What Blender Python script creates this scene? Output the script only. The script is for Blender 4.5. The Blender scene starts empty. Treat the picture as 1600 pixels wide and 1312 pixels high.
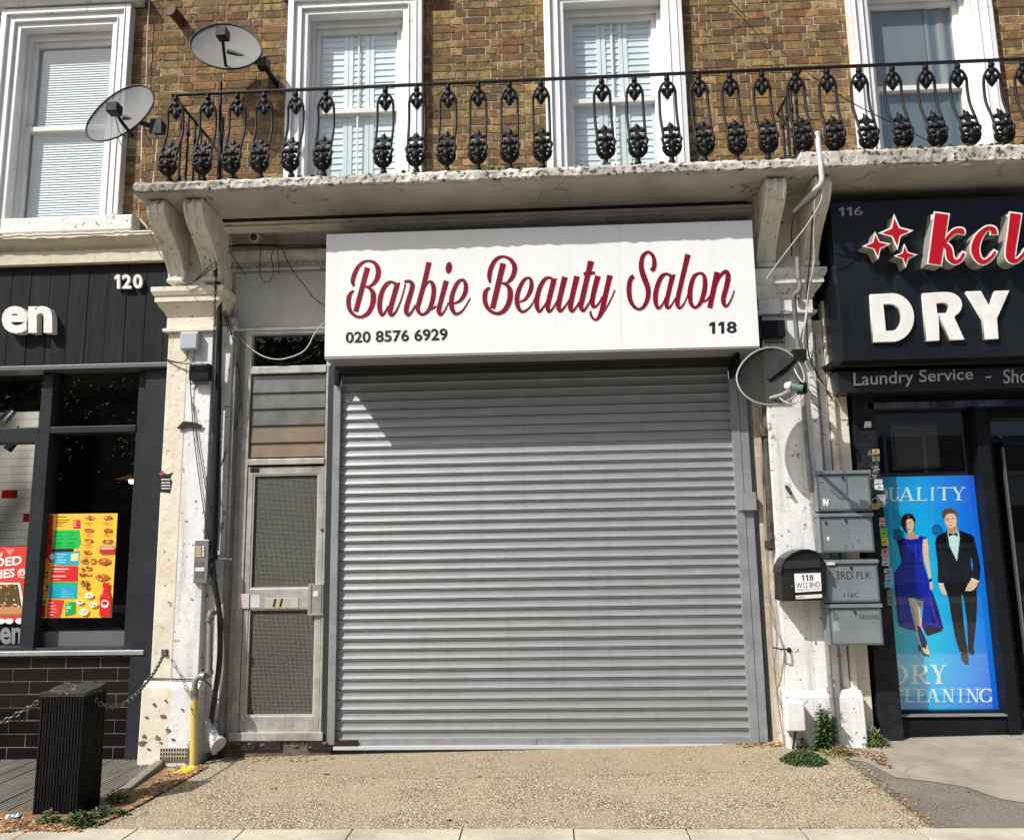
import bpy, bmesh, math, random
from mathutils import Vector, Matrix
R=math.radians
random.seed(7)
C=bpy.context.scene.collection
sc=bpy.context.scene
# ---------------------------------------------------------------- camera
F=1250.0; CAM=Vector((0,-6.3984,1.5))
ROW=[Vector((0.9987257,0.04784864,-0.016046)),Vector((-0.0233988,0.1573131,-0.98727153)),Vector((-0.04471536,0.98638892,0.15823224))]
cd=bpy.data.cameras.new('camera'); cam=bpy.data.objects.new('camera',cd); C.objects.link(cam)
cd.sensor_width=36; cd.lens=F/1600*36; cd.clip_end=500; cd.clip_start=0.05
m=Matrix((ROW[0],-ROW[1],-ROW[2])).transposed().to_4x4(); m.translation=CAM
cam.matrix_world=m; sc.camera=cam
def ray(x,y):
    a,b,c=x-800,y-656,F
    return ROW[0]*a+ROW[1]*b+ROW[2]*c
def at(x,y,Y):
    "survey helper: the point at depth Y seen at photo pixel x,y"
    r=ray(x,y); return CAM+r*((Y-CAM.y)/r.y)
def gnd(x,y,Z=0.0):
    r=ray(x,y); return CAM+r*((Z-CAM.z)/r.z)
# ---------------------------------------------------------------- light
SD=Vector((-1.1,-1.0,1.55)).normalized()
w=bpy.data.worlds.new('World'); sc.world=w; w.use_nodes=True
nt=w.node_tree; sky=nt.nodes.new('ShaderNodeTexSky'); sky.sky_type='NISHITA'; sky.sun_disc=False
sky.sun_elevation=math.asin(SD.z); sky.sun_rotation=math.atan2(SD.x,SD.y)%(2*math.pi)
sky.dust_density=3.5; sky.air_density=0.8
nt.links.new(sky.outputs[0],nt.nodes['Background'].inputs[0]); nt.nodes['Background'].inputs[1].default_value=0.115
sd=bpy.data.lights.new('sun','SUN'); sd.energy=4.7; sd.angle=R(0.55); sd.color=(1,0.965,0.92)
so=bpy.data.objects.new('sun',sd); C.objects.link(so); so.rotation_euler=SD.to_track_quat('Z','Y').to_euler(); so.location=(-5,-8,12)
sc.view_settings.view_transform='Standard'; sc.view_settings.look='None'; sc.view_settings.exposure=0.12; sc.view_settings.gamma=1
# ---------------------------------------------------------------- materials
def srgb(r,g,b):
    f=lambda c:(c/255/12.92 if c/255<=0.04045 else ((c/255+0.055)/1.055)**2.4)
    return (f(r),f(g),f(b))
MATS={}
def N(t,ty,**k):
    n=t.nodes.new(ty)
    for a,b in k.items():
        if hasattr(n,a): setattr(n,a,b)
    return n
def mat(name,col,rough=0.6,metal=0.0,c2=None,sc2=3.0,c3=None,sc3=25.0,t3=0.62,bump=0.0,bsc=60.0,stretch=(1,1,1),crack=0.0,spec=0.5,streak=None,coat=0.0,crsc=3.0,st_amt=0.55,attr=None):
    """weathered paint/stone: col broken up towards c2 in broad patches, c3 in small chips, cracks, vertical streaks, bump"""
    if name in MATS: return MATS[name]
    m=bpy.data.materials.new(name); m.use_nodes=True; t=m.node_tree; L=t.links.new
    b=t.nodes['Principled BSDF']; b.inputs['Roughness'].default_value=rough; b.inputs['Metallic'].default_value=metal
    b.inputs['Specular IOR Level'].default_value=spec
    if coat: b.inputs['Coat Weight'].default_value=coat; b.inputs['Coat Roughness'].default_value=0.05
    tc=N(t,'ShaderNodeTexCoord'); mp=N(t,'ShaderNodeMapping'); mp.inputs['Scale'].default_value=stretch
    L(tc.outputs['Object'],mp.inputs[0]); V=mp.outputs[0]
    if attr:
        a=N(t,'ShaderNodeAttribute'); a.attribute_name=attr; cur=a.outputs['Color']
    else:
        rgb=N(t,'ShaderNodeRGB'); rgb.outputs[0].default_value=(*col,1); cur=rgb.outputs[0]
    def mix(fac,colr,cur,blend='MIX'):
        x=N(t,'ShaderNodeMix'); x.data_type='RGBA'; x.blend_type=blend
        L(fac,x.inputs[0]); L(cur,x.inputs[6]); x.inputs[7].default_value=(*colr,1); return x.outputs[2]
    def ramp(src,a,bb):
        r=N(t,'ShaderNodeMapRange'); r.inputs[1].default_value=a; r.inputs[2].default_value=bb; L(src,r.inputs[0]); return r.outputs[0]
    if c2:
        n=N(t,'ShaderNodeTexNoise'); n.inputs['Scale'].default_value=sc2; n.inputs['Detail'].default_value=8; n.inputs['Roughness'].default_value=0.65
        L(V,n.inputs['Vector']); cur=mix(ramp(n.outputs[0],0.40,0.68),c2,cur)
    if streak:
        mp2=N(t,'ShaderNodeMapping'); mp2.inputs['Scale'].default_value=(14,14,0.9); L(tc.outputs['Object'],mp2.inputs[0])
        n=N(t,'ShaderNodeTexNoise'); n.inputs['Scale'].default_value=1.0; n.inputs['Detail'].default_value=6; n.inputs['Roughness'].default_value=0.7
        L(mp2.outputs[0],n.inputs['Vector']); r=ramp(n.outputs[0],0.5,0.75)
        mm=N(t,'ShaderNodeMath'); mm.operation='MULTIPLY'; L(r,mm.inputs[0]); mm.inputs[1].default_value=st_amt; cur=mix(mm.outputs[0],streak,cur)
    if c3:
        n=N(t,'ShaderNodeTexNoise'); n.inputs['Scale'].default_value=sc3; n.inputs['Detail'].default_value=5; n.inputs['Roughness'].default_value=0.6
        L(V,n.inputs['Vector']); cur=mix(ramp(n.outputs[0],t3,t3+0.035),c3,cur)
    h=None
    if crack:
        n=N(t,'ShaderNodeTexNoise'); n.inputs['Scale'].default_value=5; n.inputs['Detail'].default_value=4; L(V,n.inputs['Vector'])
        ad=N(t,'ShaderNodeMix'); ad.data_type='RGBA'; ad.blend_type='ADD'; ad.inputs[0].default_value=0.35; L(V,ad.inputs[6]); L(n.outputs['Color'],ad.inputs[7])
        v=N(t,'ShaderNodeTexVoronoi'); v.feature='DISTANCE_TO_EDGE'; v.inputs['Scale'].default_value=crsc; L(ad.outputs[2],v.inputs['Vector'])
        n2=N(t,'ShaderNodeTexNoise'); n2.inputs['Scale'].default_value=1.7; L(V,n2.inputs['Vector'])
        r=ramp(v.outputs[0],0.008,0.0); g=ramp(n2.outputs[0],0.48,0.56)
        mm=N(t,'ShaderNodeMath'); mm.operation='MULTIPLY'; L(r,mm.inputs[0]); L(g,mm.inputs[1])
        m2=N(t,'ShaderNodeMath'); m2.operation='MULTIPLY'; L(mm.outputs[0],m2.inputs[0]); m2.inputs[1].default_value=crack
        cur=mix(m2.outputs[0],(0.06,0.05,0.04),cur)
    L(cur,b.inputs['Base Color'])
    if bump:
        n=N(t,'ShaderNodeTexNoise'); n.inputs['Scale'].default_value=bsc; n.inputs['Detail'].default_value=7; n.inputs['Roughness'].default_value=0.6; L(V,n.inputs['Vector'])
        bp=N(t,'ShaderNodeBump'); bp.inputs['Strength'].default_value=bump; bp.inputs['Distance'].default_value=0.01; L(n.outputs[0],bp.inputs['Height']); L(bp.outputs[0],b.inputs['Normal'])
    MATS[name]=m; return m
def glass(name,tint=(1,1,1),boost=1.0,ripple=0.0,grime=0.0):
    if name in MATS: return MATS[name]
    m=bpy.data.materials.new(name); m.use_nodes=True; t=m.node_tree; t.nodes.clear(); L=t.links.new
    o=N(t,'ShaderNodeOutputMaterial'); mx=N(t,'ShaderNodeMixShader'); tr=N(t,'ShaderNodeBsdfTransparent'); gl=N(t,'ShaderNodeBsdfGlossy'); ge=N(t,'ShaderNodeNewGeometry'); dt=N(t,'ShaderNodeVectorMath'); dt.operation='DOT_PRODUCT'; L(ge.outputs['Incoming'],dt.inputs[0]); L(ge.outputs['Normal'],dt.inputs[1])
    def M(op,a,b=None):
        x=N(t,'ShaderNodeMath'); x.operation=op
        for i_,v_ in enumerate((a,b)):
            if v_ is None: continue
            if isinstance(v_,(int,float)): x.inputs[i_].default_value=v_
            else: L(v_,x.inputs[i_])
        return x.outputs[0]
    fr=M('ADD',M('MULTIPLY',M('POWER',M('SUBTRACT',1.0,M('ABSOLUTE',dt.outputs['Value'])),5.0),0.92),0.045)
    tr.inputs[0].default_value=(*tint,1); gl.inputs['Roughness'].default_value=0.004
    mu=N(t,'ShaderNodeMath'); mu.operation='MULTIPLY'; mu.inputs[1].default_value=boost; mu.use_clamp=True; L(fr,mu.inputs[0])
    n=N(t,'ShaderNodeTexNoise'); n.inputs['Scale'].default_value=1.2; bp=N(t,'ShaderNodeBump'); bp.inputs['Strength'].default_value=0.03; bp.inputs['Distance'].default_value=0.02
    tc=N(t,'ShaderNodeTexCoord'); L(tc.outputs['Object'],n.inputs['Vector']); L(n.outputs[0],bp.inputs['Height']); L(bp.outputs[0],gl.inputs['Normal'])
    L(mu.outputs[0],mx.inputs[0]); L(tr.outputs[0],mx.inputs[1]); L(gl.outputs[0],mx.inputs[2]); L(mx.outputs[0],o.inputs[0])
    MATS[name]=m; return m
# ---------------------------------------------------------------- mesh builder
def flatlist(a): return [Vector(p) for p in a]
class MB:
    def __init__(s): s.v=[]; s.f=[]; s.c=[]; s.col=None; s.sm=[]
    def add(s,vs,fs,smooth=False):
        n=len(s.v); s.v+= [tuple(v) for v in vs]
        for f in fs: s.f.append([i+n for i in f]); s.c.append(s.col or (1,1,1)); s.sm.append(smooth)
        return s
    def hexa(s,p):
        "8 points: back/front quads: p0..3 front (TL,TR,BR,BL), p4..7 back"
        return s.add(p,[(0,1,2,3),(7,6,5,4),(0,4,5,1),(1,5,6,2),(2,6,7,3),(3,7,4,0)])
    def box(s,x0,x1,y0,y1,z0,z1):
        return s.hexa([(x0,y0,z1),(x1,y0,z1),(x1,y0,z0),(x0,y0,z0),(x0,y1,z1),(x1,y1,z1),(x1,y1,z0),(x0,y1,z0)])
    def pq(s,q,Yf,Yb):
        "photo quad TL,TR,BR,BL surveyed at Yf, run back to Yb"
        f=[at(x,y,Yf) for x,y in q]; b=[Vector((p.x,Yb,p.z)) for p in f]; return s.hexa(f+b)
    def pr(s,x0,y0,x1,y1,Yf,Yb):
        xm,ym=(x0+x1)/2,(y0+y1)/2
        X0=at(x0,ym,Yf).x; X1=at(x1,ym,Yf).x; Z1=at(xm,y0,Yf).z; Z0=at(xm,y1,Yf).z
        return s.box(X0,X1,Yf,Yb,Z0,Z1)
    def prism(s,pts,y0,y1):
        "polygon of (x,z) extruded from y0 (front) to y1"
        n=len(pts); a=[(p[0],y0,p[1]) for p in pts]; b=[(p[0],y1,p[1]) for p in pts]
        return s.add(a+b,[list(range(n))[::-1],list(range(n,2*n))]+[(i,(i+1)%n,n+(i+1)%n,n+i) for i in range(n)])
    def pprism(s,pix,Yf,Yb):
        return s.prism([(at(x,y,Yf).x,at(x,y,Yf).z) for x,y in pix],Yf,Yb)
    def profx(s,prof,x0,x1):
        "closed (y,z) profile run along x"
        n=len(prof); a=[(x0,p[0],p[1]) for p in prof]; b=[(x1,p[0],p[1]) for p in prof]
        return s.add(a+b,[list(range(n)),list(range(n,2*n))[::-1]]+[(i,n+i,n+(i+1)%n,(i+1)%n) for i in range(n)])
    def tube(s,path,r,n=8,cap=True,sub=0):
        P=flatlist(path)
        if sub: P=spl(P,sub)
        m=len(P); rs=r if isinstance(r,(list,tuple)) else [r]*m
        if len(rs)!=m: rs=[rs[min(len(rs)-1,int(i*(len(rs)-1)/(m-1)+.5))] for i in range(m)]
        vs=[]; up=None
        for i,p in enumerate(P):
            d=(P[min(i+1,m-1)]-P[max(i-1,0)])
            if d.length<1e-9: d=Vector((0,0,1))
            d.normalize()
            if up is None: up=d.orthogonal().normalized()
            up=(up-d*up.dot(d)); 
            if up.length<1e-6: up=d.orthogonal()
            up.normalize(); q=d.cross(up)
            for k in range(n):
                a=2*math.pi*k/n; vs.append(p+(up*math.cos(a)+q*math.sin(a))*rs[i])
        fs=[(i*n+k,i*n+(k+1)%n,(i+1)*n+(k+1)%n,(i+1)*n+k) for i in range(m-1) for k in range(n)]
        s.add(vs,fs,True)
        if cap: s.add(vs[:n],[list(range(n))[::-1]]); s.add(vs[-n:],[list(range(n))])
        return s
    def ptube(s,pix,r,n=6,sub=4):
        "pix: (x,y,Y)"
        return s.tube([at(*p) for p in pix],r,n,True,sub)
    def ball(s,c,r,u=8,v=6,sc=(1,1,1)):
        c=Vector(c); vs=[c+Vector((0,0,r*sc[2]))]
        for i in range(1,v):
            th=math.pi*i/v
            for k in range(u):
                a=2*math.pi*k/u; vs.append(c+Vector((r*sc[0]*math.sin(th)*math.cos(a),r*sc[1]*math.sin(th)*math.sin(a),r*sc[2]*math.cos(th))))
        vs.append(c-Vector((0,0,r*sc[2]))); e=len(vs)-1
        fs=[(0,1+k,1+(k+1)%u) for k in range(u)]
        for i in range(v-2): fs+=[(1+i*u+k,1+(i+1)*u+k,1+(i+1)*u+(k+1)%u,1+i*u+(k+1)%u) for k in range(u)]
        fs+=[(e,1+(v-2)*u+(k+1)%u,1+(v-2)*u+k) for k in range(u)]
        return s.add(vs,fs,True)
    def build(s,name,mt,parent=None,bev=0,fixn=True):
        me=bpy.data.meshes.new(name); off=Vector(parent['_o']) if parent is not None and '_o' in parent else Vector((0,0,0))
        me.from_pydata([Vector(v)-off for v in s.v],[],s.f); me.update()
        me.polygons.foreach_set('use_smooth',s.sm)
        if any(c!=(1,1,1) for c in s.c):
            ca=me.color_attributes.new('Col','FLOAT_COLOR','CORNER')
            for p in me.polygons:
                for li in p.loop_indices: ca.data[li].color=(*s.c[p.index],1)
        if fixn:
            bm=bmesh.new(); bm.from_mesh(me); bmesh.ops.recalc_face_normals(bm,faces=bm.faces); bm.to_mesh(me); bm.free()
        return link(name,me,mt,parent,bev)
def link(name,me,mt,parent=None,bev=0):
    if mt is not None: me.materials.append(mt)
    o=bpy.data.objects.new(name,me); C.objects.link(o)
    if parent is not None: o.parent=parent; o['_o']=parent.get('_o',(0,0,0))
    if bev:
        b=o.modifiers.new('bevel','BEVEL'); b.width=bev; b.segments=2; b.limit_method='ANGLE'; b.angle_limit=R(40)
    return o
def spl(P,k):
    out=[]; n=len(P)
    for i in range(n-1):
        a,b,c,d=P[max(i-1,0)],P[i],P[i+1],P[min(i+2,n-1)]
        for j in range(k):
            t=j/k; out.append(0.5*((2*b)+(c-a)*t+(2*a-5*b+4*c-d)*t*t+(3*b-a-3*c+d)*t**3))
    out.append(P[-1].copy()); return out
def thing(name,label,cat,loc=(0,0,0),group=None,kind=None):
    o=bpy.data.objects.new(name,None); C.objects.link(o); o.location=loc; o.empty_display_size=0.1
    o['label']=label; o['category']=cat; o['_o']=tuple(loc)
    if group: o['group']=group
    if kind: o['kind']=kind
    return o
def tag(o,label,cat,group=None,kind=None):
    o['label']=label; o['category']=cat
    if group: o['group']=group
    if kind: o['kind']=kind
    return o
def struct(o): o['kind']='structure'; return o
# ---------------------------------------------------------------- lettering
def curve_mesh(name,cu):
    ob=bpy.data.objects.new('tmp',cu); C.objects.link(ob)
    dg=bpy.context.evaluated_depsgraph_get(); me=bpy.data.meshes.new_from_object(ob.evaluated_get(dg)); me.name=name
    bpy.data.objects.remove(ob); return me
def text(s,q,Y,mt,parent,th=0.003,off=0.0,name='lettering',shear=0.0,space=1.0,base=None):
    "lettering fitted to the photo box q = TL,TR,BR,BL pixels on plane Y (front of the letters), raised by th"
    cu=bpy.data.curves.new('t','FONT'); cu.body=s; cu.size=1; cu.offset=off; cu.shear=shear; cu.space_character=space; cu.resolution_u=4
    cu.fill_mode='BOTH'; cu.extrude=0.5
    me=curve_mesh(name,cu); me.materials.clear()
    xs=[v.co.x for v in me.vertices]; ys=[v.co.y for v in me.vertices]
    x0,x1,y0,y1=min(xs),max(xs),min(ys),max(ys)
    if len(q)==4 and not isinstance(q[0],(tuple,list)):
        a,b,c,d=q; q=[(a,b),(c,b),(c,d),(a,d)]
    TL,TR,BR,BL=[at(x,y,Y) for x,y in q]; o=Vector(parent['_o']) if parent is not None else Vector((0,0,0))
    for v in me.vertices:
        u=(v.co.x-x0)/(x1-x0); w_=(v.co.y-y0)/(y1-y0)
        p=(BL*(1-u)+BR*u)*(1-w_)+(TL*(1-u)+TR*u)*w_
        v.co=Vector((p.x,Y+(0.5-v.co.z)*th,p.z))-o
    me.update(); return link(name,me,mt,parent)
def digits(s_,q,Y,mt,parent,th=0.003,off=0.0,name='digit'):
    x0,y0,x1,y1,sl=q; n=len(s_); wd=[0.72 if c=='1' else 1.0 for c in s_]; gap=0.2; tot=sum(wd)+gap*(n-1); u=(x1-x0)/tot; x=x0
    for c,w_ in zip(s_,wd):
        a,b=x,x+w_*u; ya=y0+(a-x0)*sl; yb_=y1+(a-x0)*sl
        if c=='1':
            W_=b-a; H_=yb_-ya; outline([[(a+W_*.48,ya),(a+W_*.92,ya),(a+W_*.92,yb_),(a+W_*.50,yb_),(a+W_*.50,ya+H_*.27),(a+W_*.12,ya+H_*.36),(a+W_*.08,ya+H_*.18)]],Y,th,mt,parent,name)
        else: text(c,(a,ya,b,yb_),Y,mt,parent,th,off=off,name=name)
        x=b+gap*u
def outline(loops,Y,th,mt,parent,name='lettering'):
    "closed photo-pixel outlines (holes allowed) as raised lettering"
    cu=bpy.data.curves.new('o','CURVE'); cu.dimensions='2D'; cu.fill_mode='BOTH'; cu.extrude=0.5
    for lp in loops:
        s=cu.splines.new('POLY'); s.points.add(len(lp)-1); s.use_cyclic_u=True
        for i,(x,y) in enumerate(lp):
            p=at(x,y,Y); s.points[i].co=(p.x,p.z,0,1)
    me=curve_mesh(name,cu); me.materials.clear(); o=Vector(parent['_o']) if parent is not None else Vector((0,0,0))
    for v in me.vertices: v.co=Vector((v.co.x,Y+(0.5-v.co.z)*th,v.co.y))-o
    me.update(); return link(name,me,mt,parent)
def stroke(mb,pts,Y,th,f,grow=0.0,k=6,dz=0.0):
    "brush stroke: (u,v,width) run through f -> photo pixels, laid on plane Y"
    P=[Vector(p) for p in pts]; P=spl(P,k) if len(P)>2 else P
    n=len(P); L_=[];R_=[]
    for i,p in enumerate(P):
        d=(P[min(i+1,n-1)]-P[max(i-1,0)]); d=Vector((d.x,d.y,0)).normalized(); nn=Vector((-d.y,d.x,0)); h=max(p.z,4)/2+grow
        e=Vector((0,0,0))
        if i==0: e=-d*grow
        if i==n-1: e=d*grow
        L_.append(p+nn*h+e); R_.append(p-nn*h+e)
    def w3(a,yy): 
        x,y=f(a.x,a.y); q=at(x,y,Y); return (q.x,yy,q.z)
    vs=[]
    for i in range(n):
        yf=Y-dz-i*0.000004
        vs+= [w3(L_[i],yf),w3(R_[i],yf),w3(L_[i],Y+th),w3(R_[i],Y+th)]
    fs=[]
    for i in range(n-1):
        a,b=4*i,4*i+4; fs+=[(a,b,b+1,a+1),(a+2,a+3,b+3,b+2),(a,a+2,b+2,b),(a+1,b+1,b+3,a+3)]
    fs+=[(0,1,3,2),(4*n-4,4*n-2,4*n-1,4*n-3)]
    mb.add(vs,fs)
class Print:
    "flat printed artwork: coloured shapes 0.6 mm apart on a sheet"
    def __init__(s,Y,step=0.00004): s.Y=Y; s.m=MB(); s.k=0; s.step=step
    def poly(s,pix,col,layer=None):
        s.k+=1; y=s.Y-s.step*(layer if layer is not None else s.k); s.m.col=tuple(min(.95,v*getattr(s,'gain',1.0)) for v in srgb(*col))
        s.m.add([(at(a,b,s.Y).x,y,at(a,b,s.Y).z) for a,b in pix],[list(range(len(pix)))])
    def rect(s,x0,y0,x1,y1,col,sl=0.0,layer=None): s.poly([(x0,y0),(x1,y0),(x1-sl,y1),(x0-sl,y1)],col,layer)
    def ell(s,cx,cy,rx,ry,col,n=14,rot=0,layer=None,wob=0):
        s.poly([(cx+(rx*math.cos(a)*math.cos(rot)-ry*math.sin(a)*math.sin(rot))*(1+wob*random.uniform(-1,1)),cy+(rx*math.cos(a)*math.sin(rot)+ry*math.sin(a)*math.cos(rot))*(1+wob*random.uniform(-1,1))) for a in [2*math.pi*i/n for i in range(n)]],col,layer)
    def build(s,name,parent,mt): return s.m.build(name,mt,parent,fixn=False)
PRINT=mat('print',(1,1,1),0.45,attr='Col')
BRIGHT=1.0
GLOSSPRINT=mat('glossy_print',(1,1,1),0.3,attr='Col')
# material set
white_paint=mat('white_paint',(0.80,0.81,0.79),0.55,c2=(0.60,0.60,0.56),sc2=2.2,c3=(0.30,0.28,0.25),sc3=16,t3=0.72,bump=0.18,bsc=45,streak=(0.42,0.41,0.37),crack=0.8,crsc=2.2,st_amt=0.4)
window_white=mat('window_white',(0.82,0.83,0.82),0.4,c2=(0.70,0.71,0.70),sc2=2.0,streak=(0.50,0.50,0.47),st_amt=0.3,bump=0.05,bsc=30,crack=0.5,crsc=2)
upvc=mat('upvc',(0.80,0.80,0.78),0.3,c2=(0.66,0.66,0.63),sc2=5,bump=0.02)
cream=mat('cream_paint',(0.76,0.72,0.60),0.6,c2=(0.66,0.60,0.46),sc2=3.5,c3=(0.34,0.30,0.22),sc3=17,t3=0.645,bump=0.6,bsc=16,crack=0.55,crsc=5.5,streak=(0.40,0.35,0.24),st_amt=0.35)
white_masonry=mat('white_masonry',(0.76,0.77,0.76),0.6,c2=(0.62,0.63,0.62),sc2=3,c3=(0.27,0.25,0.21),sc3=15,t3=0.615,bump=0.5,bsc=14,crack=0.45,crsc=3.0,streak=(0.34,0.32,0.27),st_amt=0.7)
old_cream=mat('old_grey_cream',(0.56,0.54,0.46),0.6,c2=(0.36,0.34,0.29),sc2=5,c3=(0.06,0.055,0.05),sc3=10,t3=0.68,bump=0.35,bsc=30,stretch=(0.7,1,2.2),crack=1,crsc=3,streak=(0.10,0.09,0.075),st_amt=0.6)
corbel_m=mat('corbel_paint',(0.74,0.72,0.62),0.6,c2=(0.58,0.56,0.48),sc2=4,c3=(0.10,0.09,0.08),sc3=20,t3=0.63,bump=0.4,bsc=22,streak=(0.26,0.25,0.22),crack=0.8)
slab_m=mat('slab_render',(0.47,0.455,0.405),0.8,c2=(0.33,0.315,0.27),sc2=1.6,c3=(0.13,0.12,0.10),sc3=7,t3=0.70,bump=0.3,bsc=20,crack=1.0,crsc=1.3)
slab_edge=mat('slab_edge',(0.70,0.68,0.62),0.85,c2=(0.17,0.15,0.11),sc2=3.2,c3=(0.07,0.06,0.045),sc3=26,t3=0.56,bump=1.0,bsc=35)
black_iron=mat('black_iron',(0.006,0.0065,0.007),0.5,spec=0.25,c2=(0.014,0.015,0.015),sc2=30,bump=0.3,bsc=70,c3=(0.12,0.07,0.04),sc3=45,t3=0.74)
shutter_m=mat('galvanised_slats',(0.305,0.322,0.332),0.42,0.3,c2=(0.25,0.264,0.272),sc2=4,c3=(0.36,0.37,0.385),sc3=60,t3=0.66,bump=0.10,bsc=160,stretch=(1,1,5),streak=(0.16,0.165,0.165),st_amt=0.28)
guide_m=mat('grey_guide_paint',(0.27,0.285,0.30),0.45,0.1,c2=(0.20,0.21,0.225),sc2=6,c3=(0.12,0.12,0.12),sc3=20,t3=0.74,bump=0.05)
alu=mat('dull_aluminium',(0.52,0.52,0.475),0.42,0.35,c2=(0.30,0.30,0.27),sc2=6,c3=(0.55,0.54,0.5),sc3=30,t3=0.68,bump=0.08,bsc=50,streak=(0.22,0.21,0.18))
dark_frame=mat('dark_grey_frame',(0.020,0.024,0.028),0.45,spec=0.2,c2=(0.030,0.034,0.038),sc2=4,c3=(0.10,0.10,0.10),sc3=25,t3=0.74,bump=0.06)
black_paint=mat('black_paint',(0.006,0.007,0.009),0.4,spec=0.2,c2=(0.010,0.012,0.014),sc2=5,c3=(0.10,0.11,0.11),sc3=24,t3=0.72,bump=0.1)
black_mat=mat('dark_interior',(0.006,0.006,0.006),0.9)
cable_black=mat('black_cable',(0.012,0.012,0.012),0.5)
cable_white=mat('white_cable',(0.62,0.60,0.54),0.5)
grey_pipe=mat('grey_pipe',(0.16,0.165,0.165),0.55,c2=(0.26,0.26,0.25),sc2=9,c3=(0.5,0.5,0.48),sc3=28,t3=0.66,bump=0.15)
sign_white=mat('sign_white',(0.83,0.85,0.845),0.35,c2=(0.78,0.80,0.795),sc2=1.5,streak=(0.60,0.61,0.60),st_amt=0.22)
crimson=mat('crimson_vinyl',srgb(128,2,36),0.5,spec=0.25,c2=srgb(112,4,34),sc2=6)
black_vinyl=mat('black_vinyl',(0.015,0.015,0.017),0.4)
white_letter=mat('white_letter',(0.82,0.82,0.78),0.4,c2=(0.68,0.68,0.64),sc2=6)
stk=mat('sticker_paper',(0.75,0.75,0.72),0.6,c2=(0.5,0.5,0.48),sc2=60)

# =============================================================== GROUND
def gz(x,y):
    return 0.022*max(-6,min(6,x))*max(0,min(1,1+y/1.8))
def sheet(name,pts,mt,dz,label=None,res=0.25,kind='structure'):
    "ground sheet over polygon pts (x,y), following the fall of the ground"
    bm=bmesh.new(); vs=[bm.verts.new((x,y,0)) for x,y in pts]; bm.faces.new(vs)
    x0=min(p[0] for p in pts);x1=max(p[0] for p in pts);y0=min(p[1] for p in pts);y1=max(p[1] for p in pts)
    for a,lo,hi,no in ((0,x0,x1,(1,0,0)),(1,y0,y1,(0,1,0))):
        t=math.ceil(lo/res)*res
        while t<hi:
            co=[0,0,0]; co[a]=t; bmesh.ops.bisect_plane(bm,geom=bm.verts[:]+bm.edges[:]+bm.faces[:],plane_co=co,plane_no=no); t+=res
    for v in bm.verts: v.co.z=gz(v.co.x,v.co.y)+dz
    bmesh.ops.recalc_face_normals(bm,faces=bm.faces)
    if bm.faces[:] and bm.faces[0].normal.z<0: bmesh.ops.reverse_faces(bm,faces=bm.faces)
    me=bpy.data.meshes.new(name); bm.to_mesh(me); bm.free(); o=link(name,me,mt); o['kind']=kind
    return o
def aggregate(name,base,light,dark,scale,amt=1.0,rough=0.85,patch=None):
    m=bpy.data.materials.new(name); m.use_nodes=True; t=m.node_tree; L=t.links.new; b=t.nodes['Principled BSDF']; b.inputs['Roughness'].default_value=rough; b.inputs['Specular IOR Level'].default_value=0.25
    tc=N(t,'ShaderNodeTexCoord'); V=tc.outputs['Object']
    v=N(t,'ShaderNodeTexVoronoi'); v.inputs['Scale'].default_value=scale; L(V,v.inputs['Vector'])
    cr=N(t,'ShaderNodeValToRGB'); e=cr.color_ramp.elements; e[0].color=(*dark,1); e[1].color=(*light,1); e[0].position=0.15; e[1].position=0.9
    k=cr.color_ramp.elements.new(0.5); k.color=(*base,1)
    sp=N(t,'ShaderNodeSeparateColor'); L(v.outputs['Color'],sp.inputs[0]); L(sp.outputs[0],cr.inputs[0])
    mr=N(t,'ShaderNodeMapRange'); L(v.outputs['Distance'],mr.inputs[0]); mr.inputs[1].default_value=0.35; mr.inputs[2].default_value=0.75
    mx=N(t,'ShaderNodeMix'); mx.data_type='RGBA'; L(mr.outputs[0],mx.inputs[0]); L(cr.outputs[0],mx.inputs[6]); mx.inputs[7].default_value=(*[c*0.55 for c in dark],1)
    n=N(t,'ShaderNodeTexNoise'); n.inputs['Scale'].default_value=2.3; n.inputs['Detail'].default_value=6; L(V,n.inputs['Vector'])
    mr2=N(t,'ShaderNodeMapRange'); L(n.outputs[0],mr2.inputs[0]); mr2.inputs[1].default_value=0.42; mr2.inputs[2].default_value=0.62; mr2.inputs[4].default_value=0.55
    my=N(t,'ShaderNodeMix'); my.data_type='RGBA'; L(mr2.outputs[0],my.inputs[0]); L(mx.outputs[2],my.inputs[6]); my.inputs[7].default_value=(*(patch or base),1)
    n3=N(t,'ShaderNodeTexNoise'); n3.inputs['Scale'].default_value=9; n3.inputs['Detail'].default_value=3; L(V,n3.inputs['Vector'])
    mr3=N(t,'ShaderNodeMapRange'); L(n3.outputs[0],mr3.inputs[0]); mr3.inputs[1].default_value=0.70; mr3.inputs[2].default_value=0.73
    mz=N(t,'ShaderNodeMix'); mz.data_type='RGBA'; L(mr3.outputs[0],mz.inputs[0]); L(my.outputs[2],mz.inputs[6]); mz.inputs[7].default_value=(0.05,0.04,0.03,1)
    L(mz.outputs[2],b.inputs['Base Color'])
    bp=N(t,'ShaderNodeBump'); bp.inputs['Strength'].default_value=0.6*amt; bp.inputs['Distance'].default_value=0.006; L(v.outputs['Distance'],bp.inputs['Height']); bp.invert=True; L(bp.outputs[0],b.inputs['Normal'])
    return m
fore_m=aggregate('exposed_aggregate',(0.49,0.41,0.275),(0.82,0.74,0.55),(0.19,0.145,0.09),125,patch=(0.40,0.33,0.215))
asph_m=aggregate('old_asphalt',(0.24,0.215,0.17),(0.34,0.31,0.25),(0.13,0.115,0.09),150,0.5,patch=(0.215,0.195,0.155))
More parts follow.
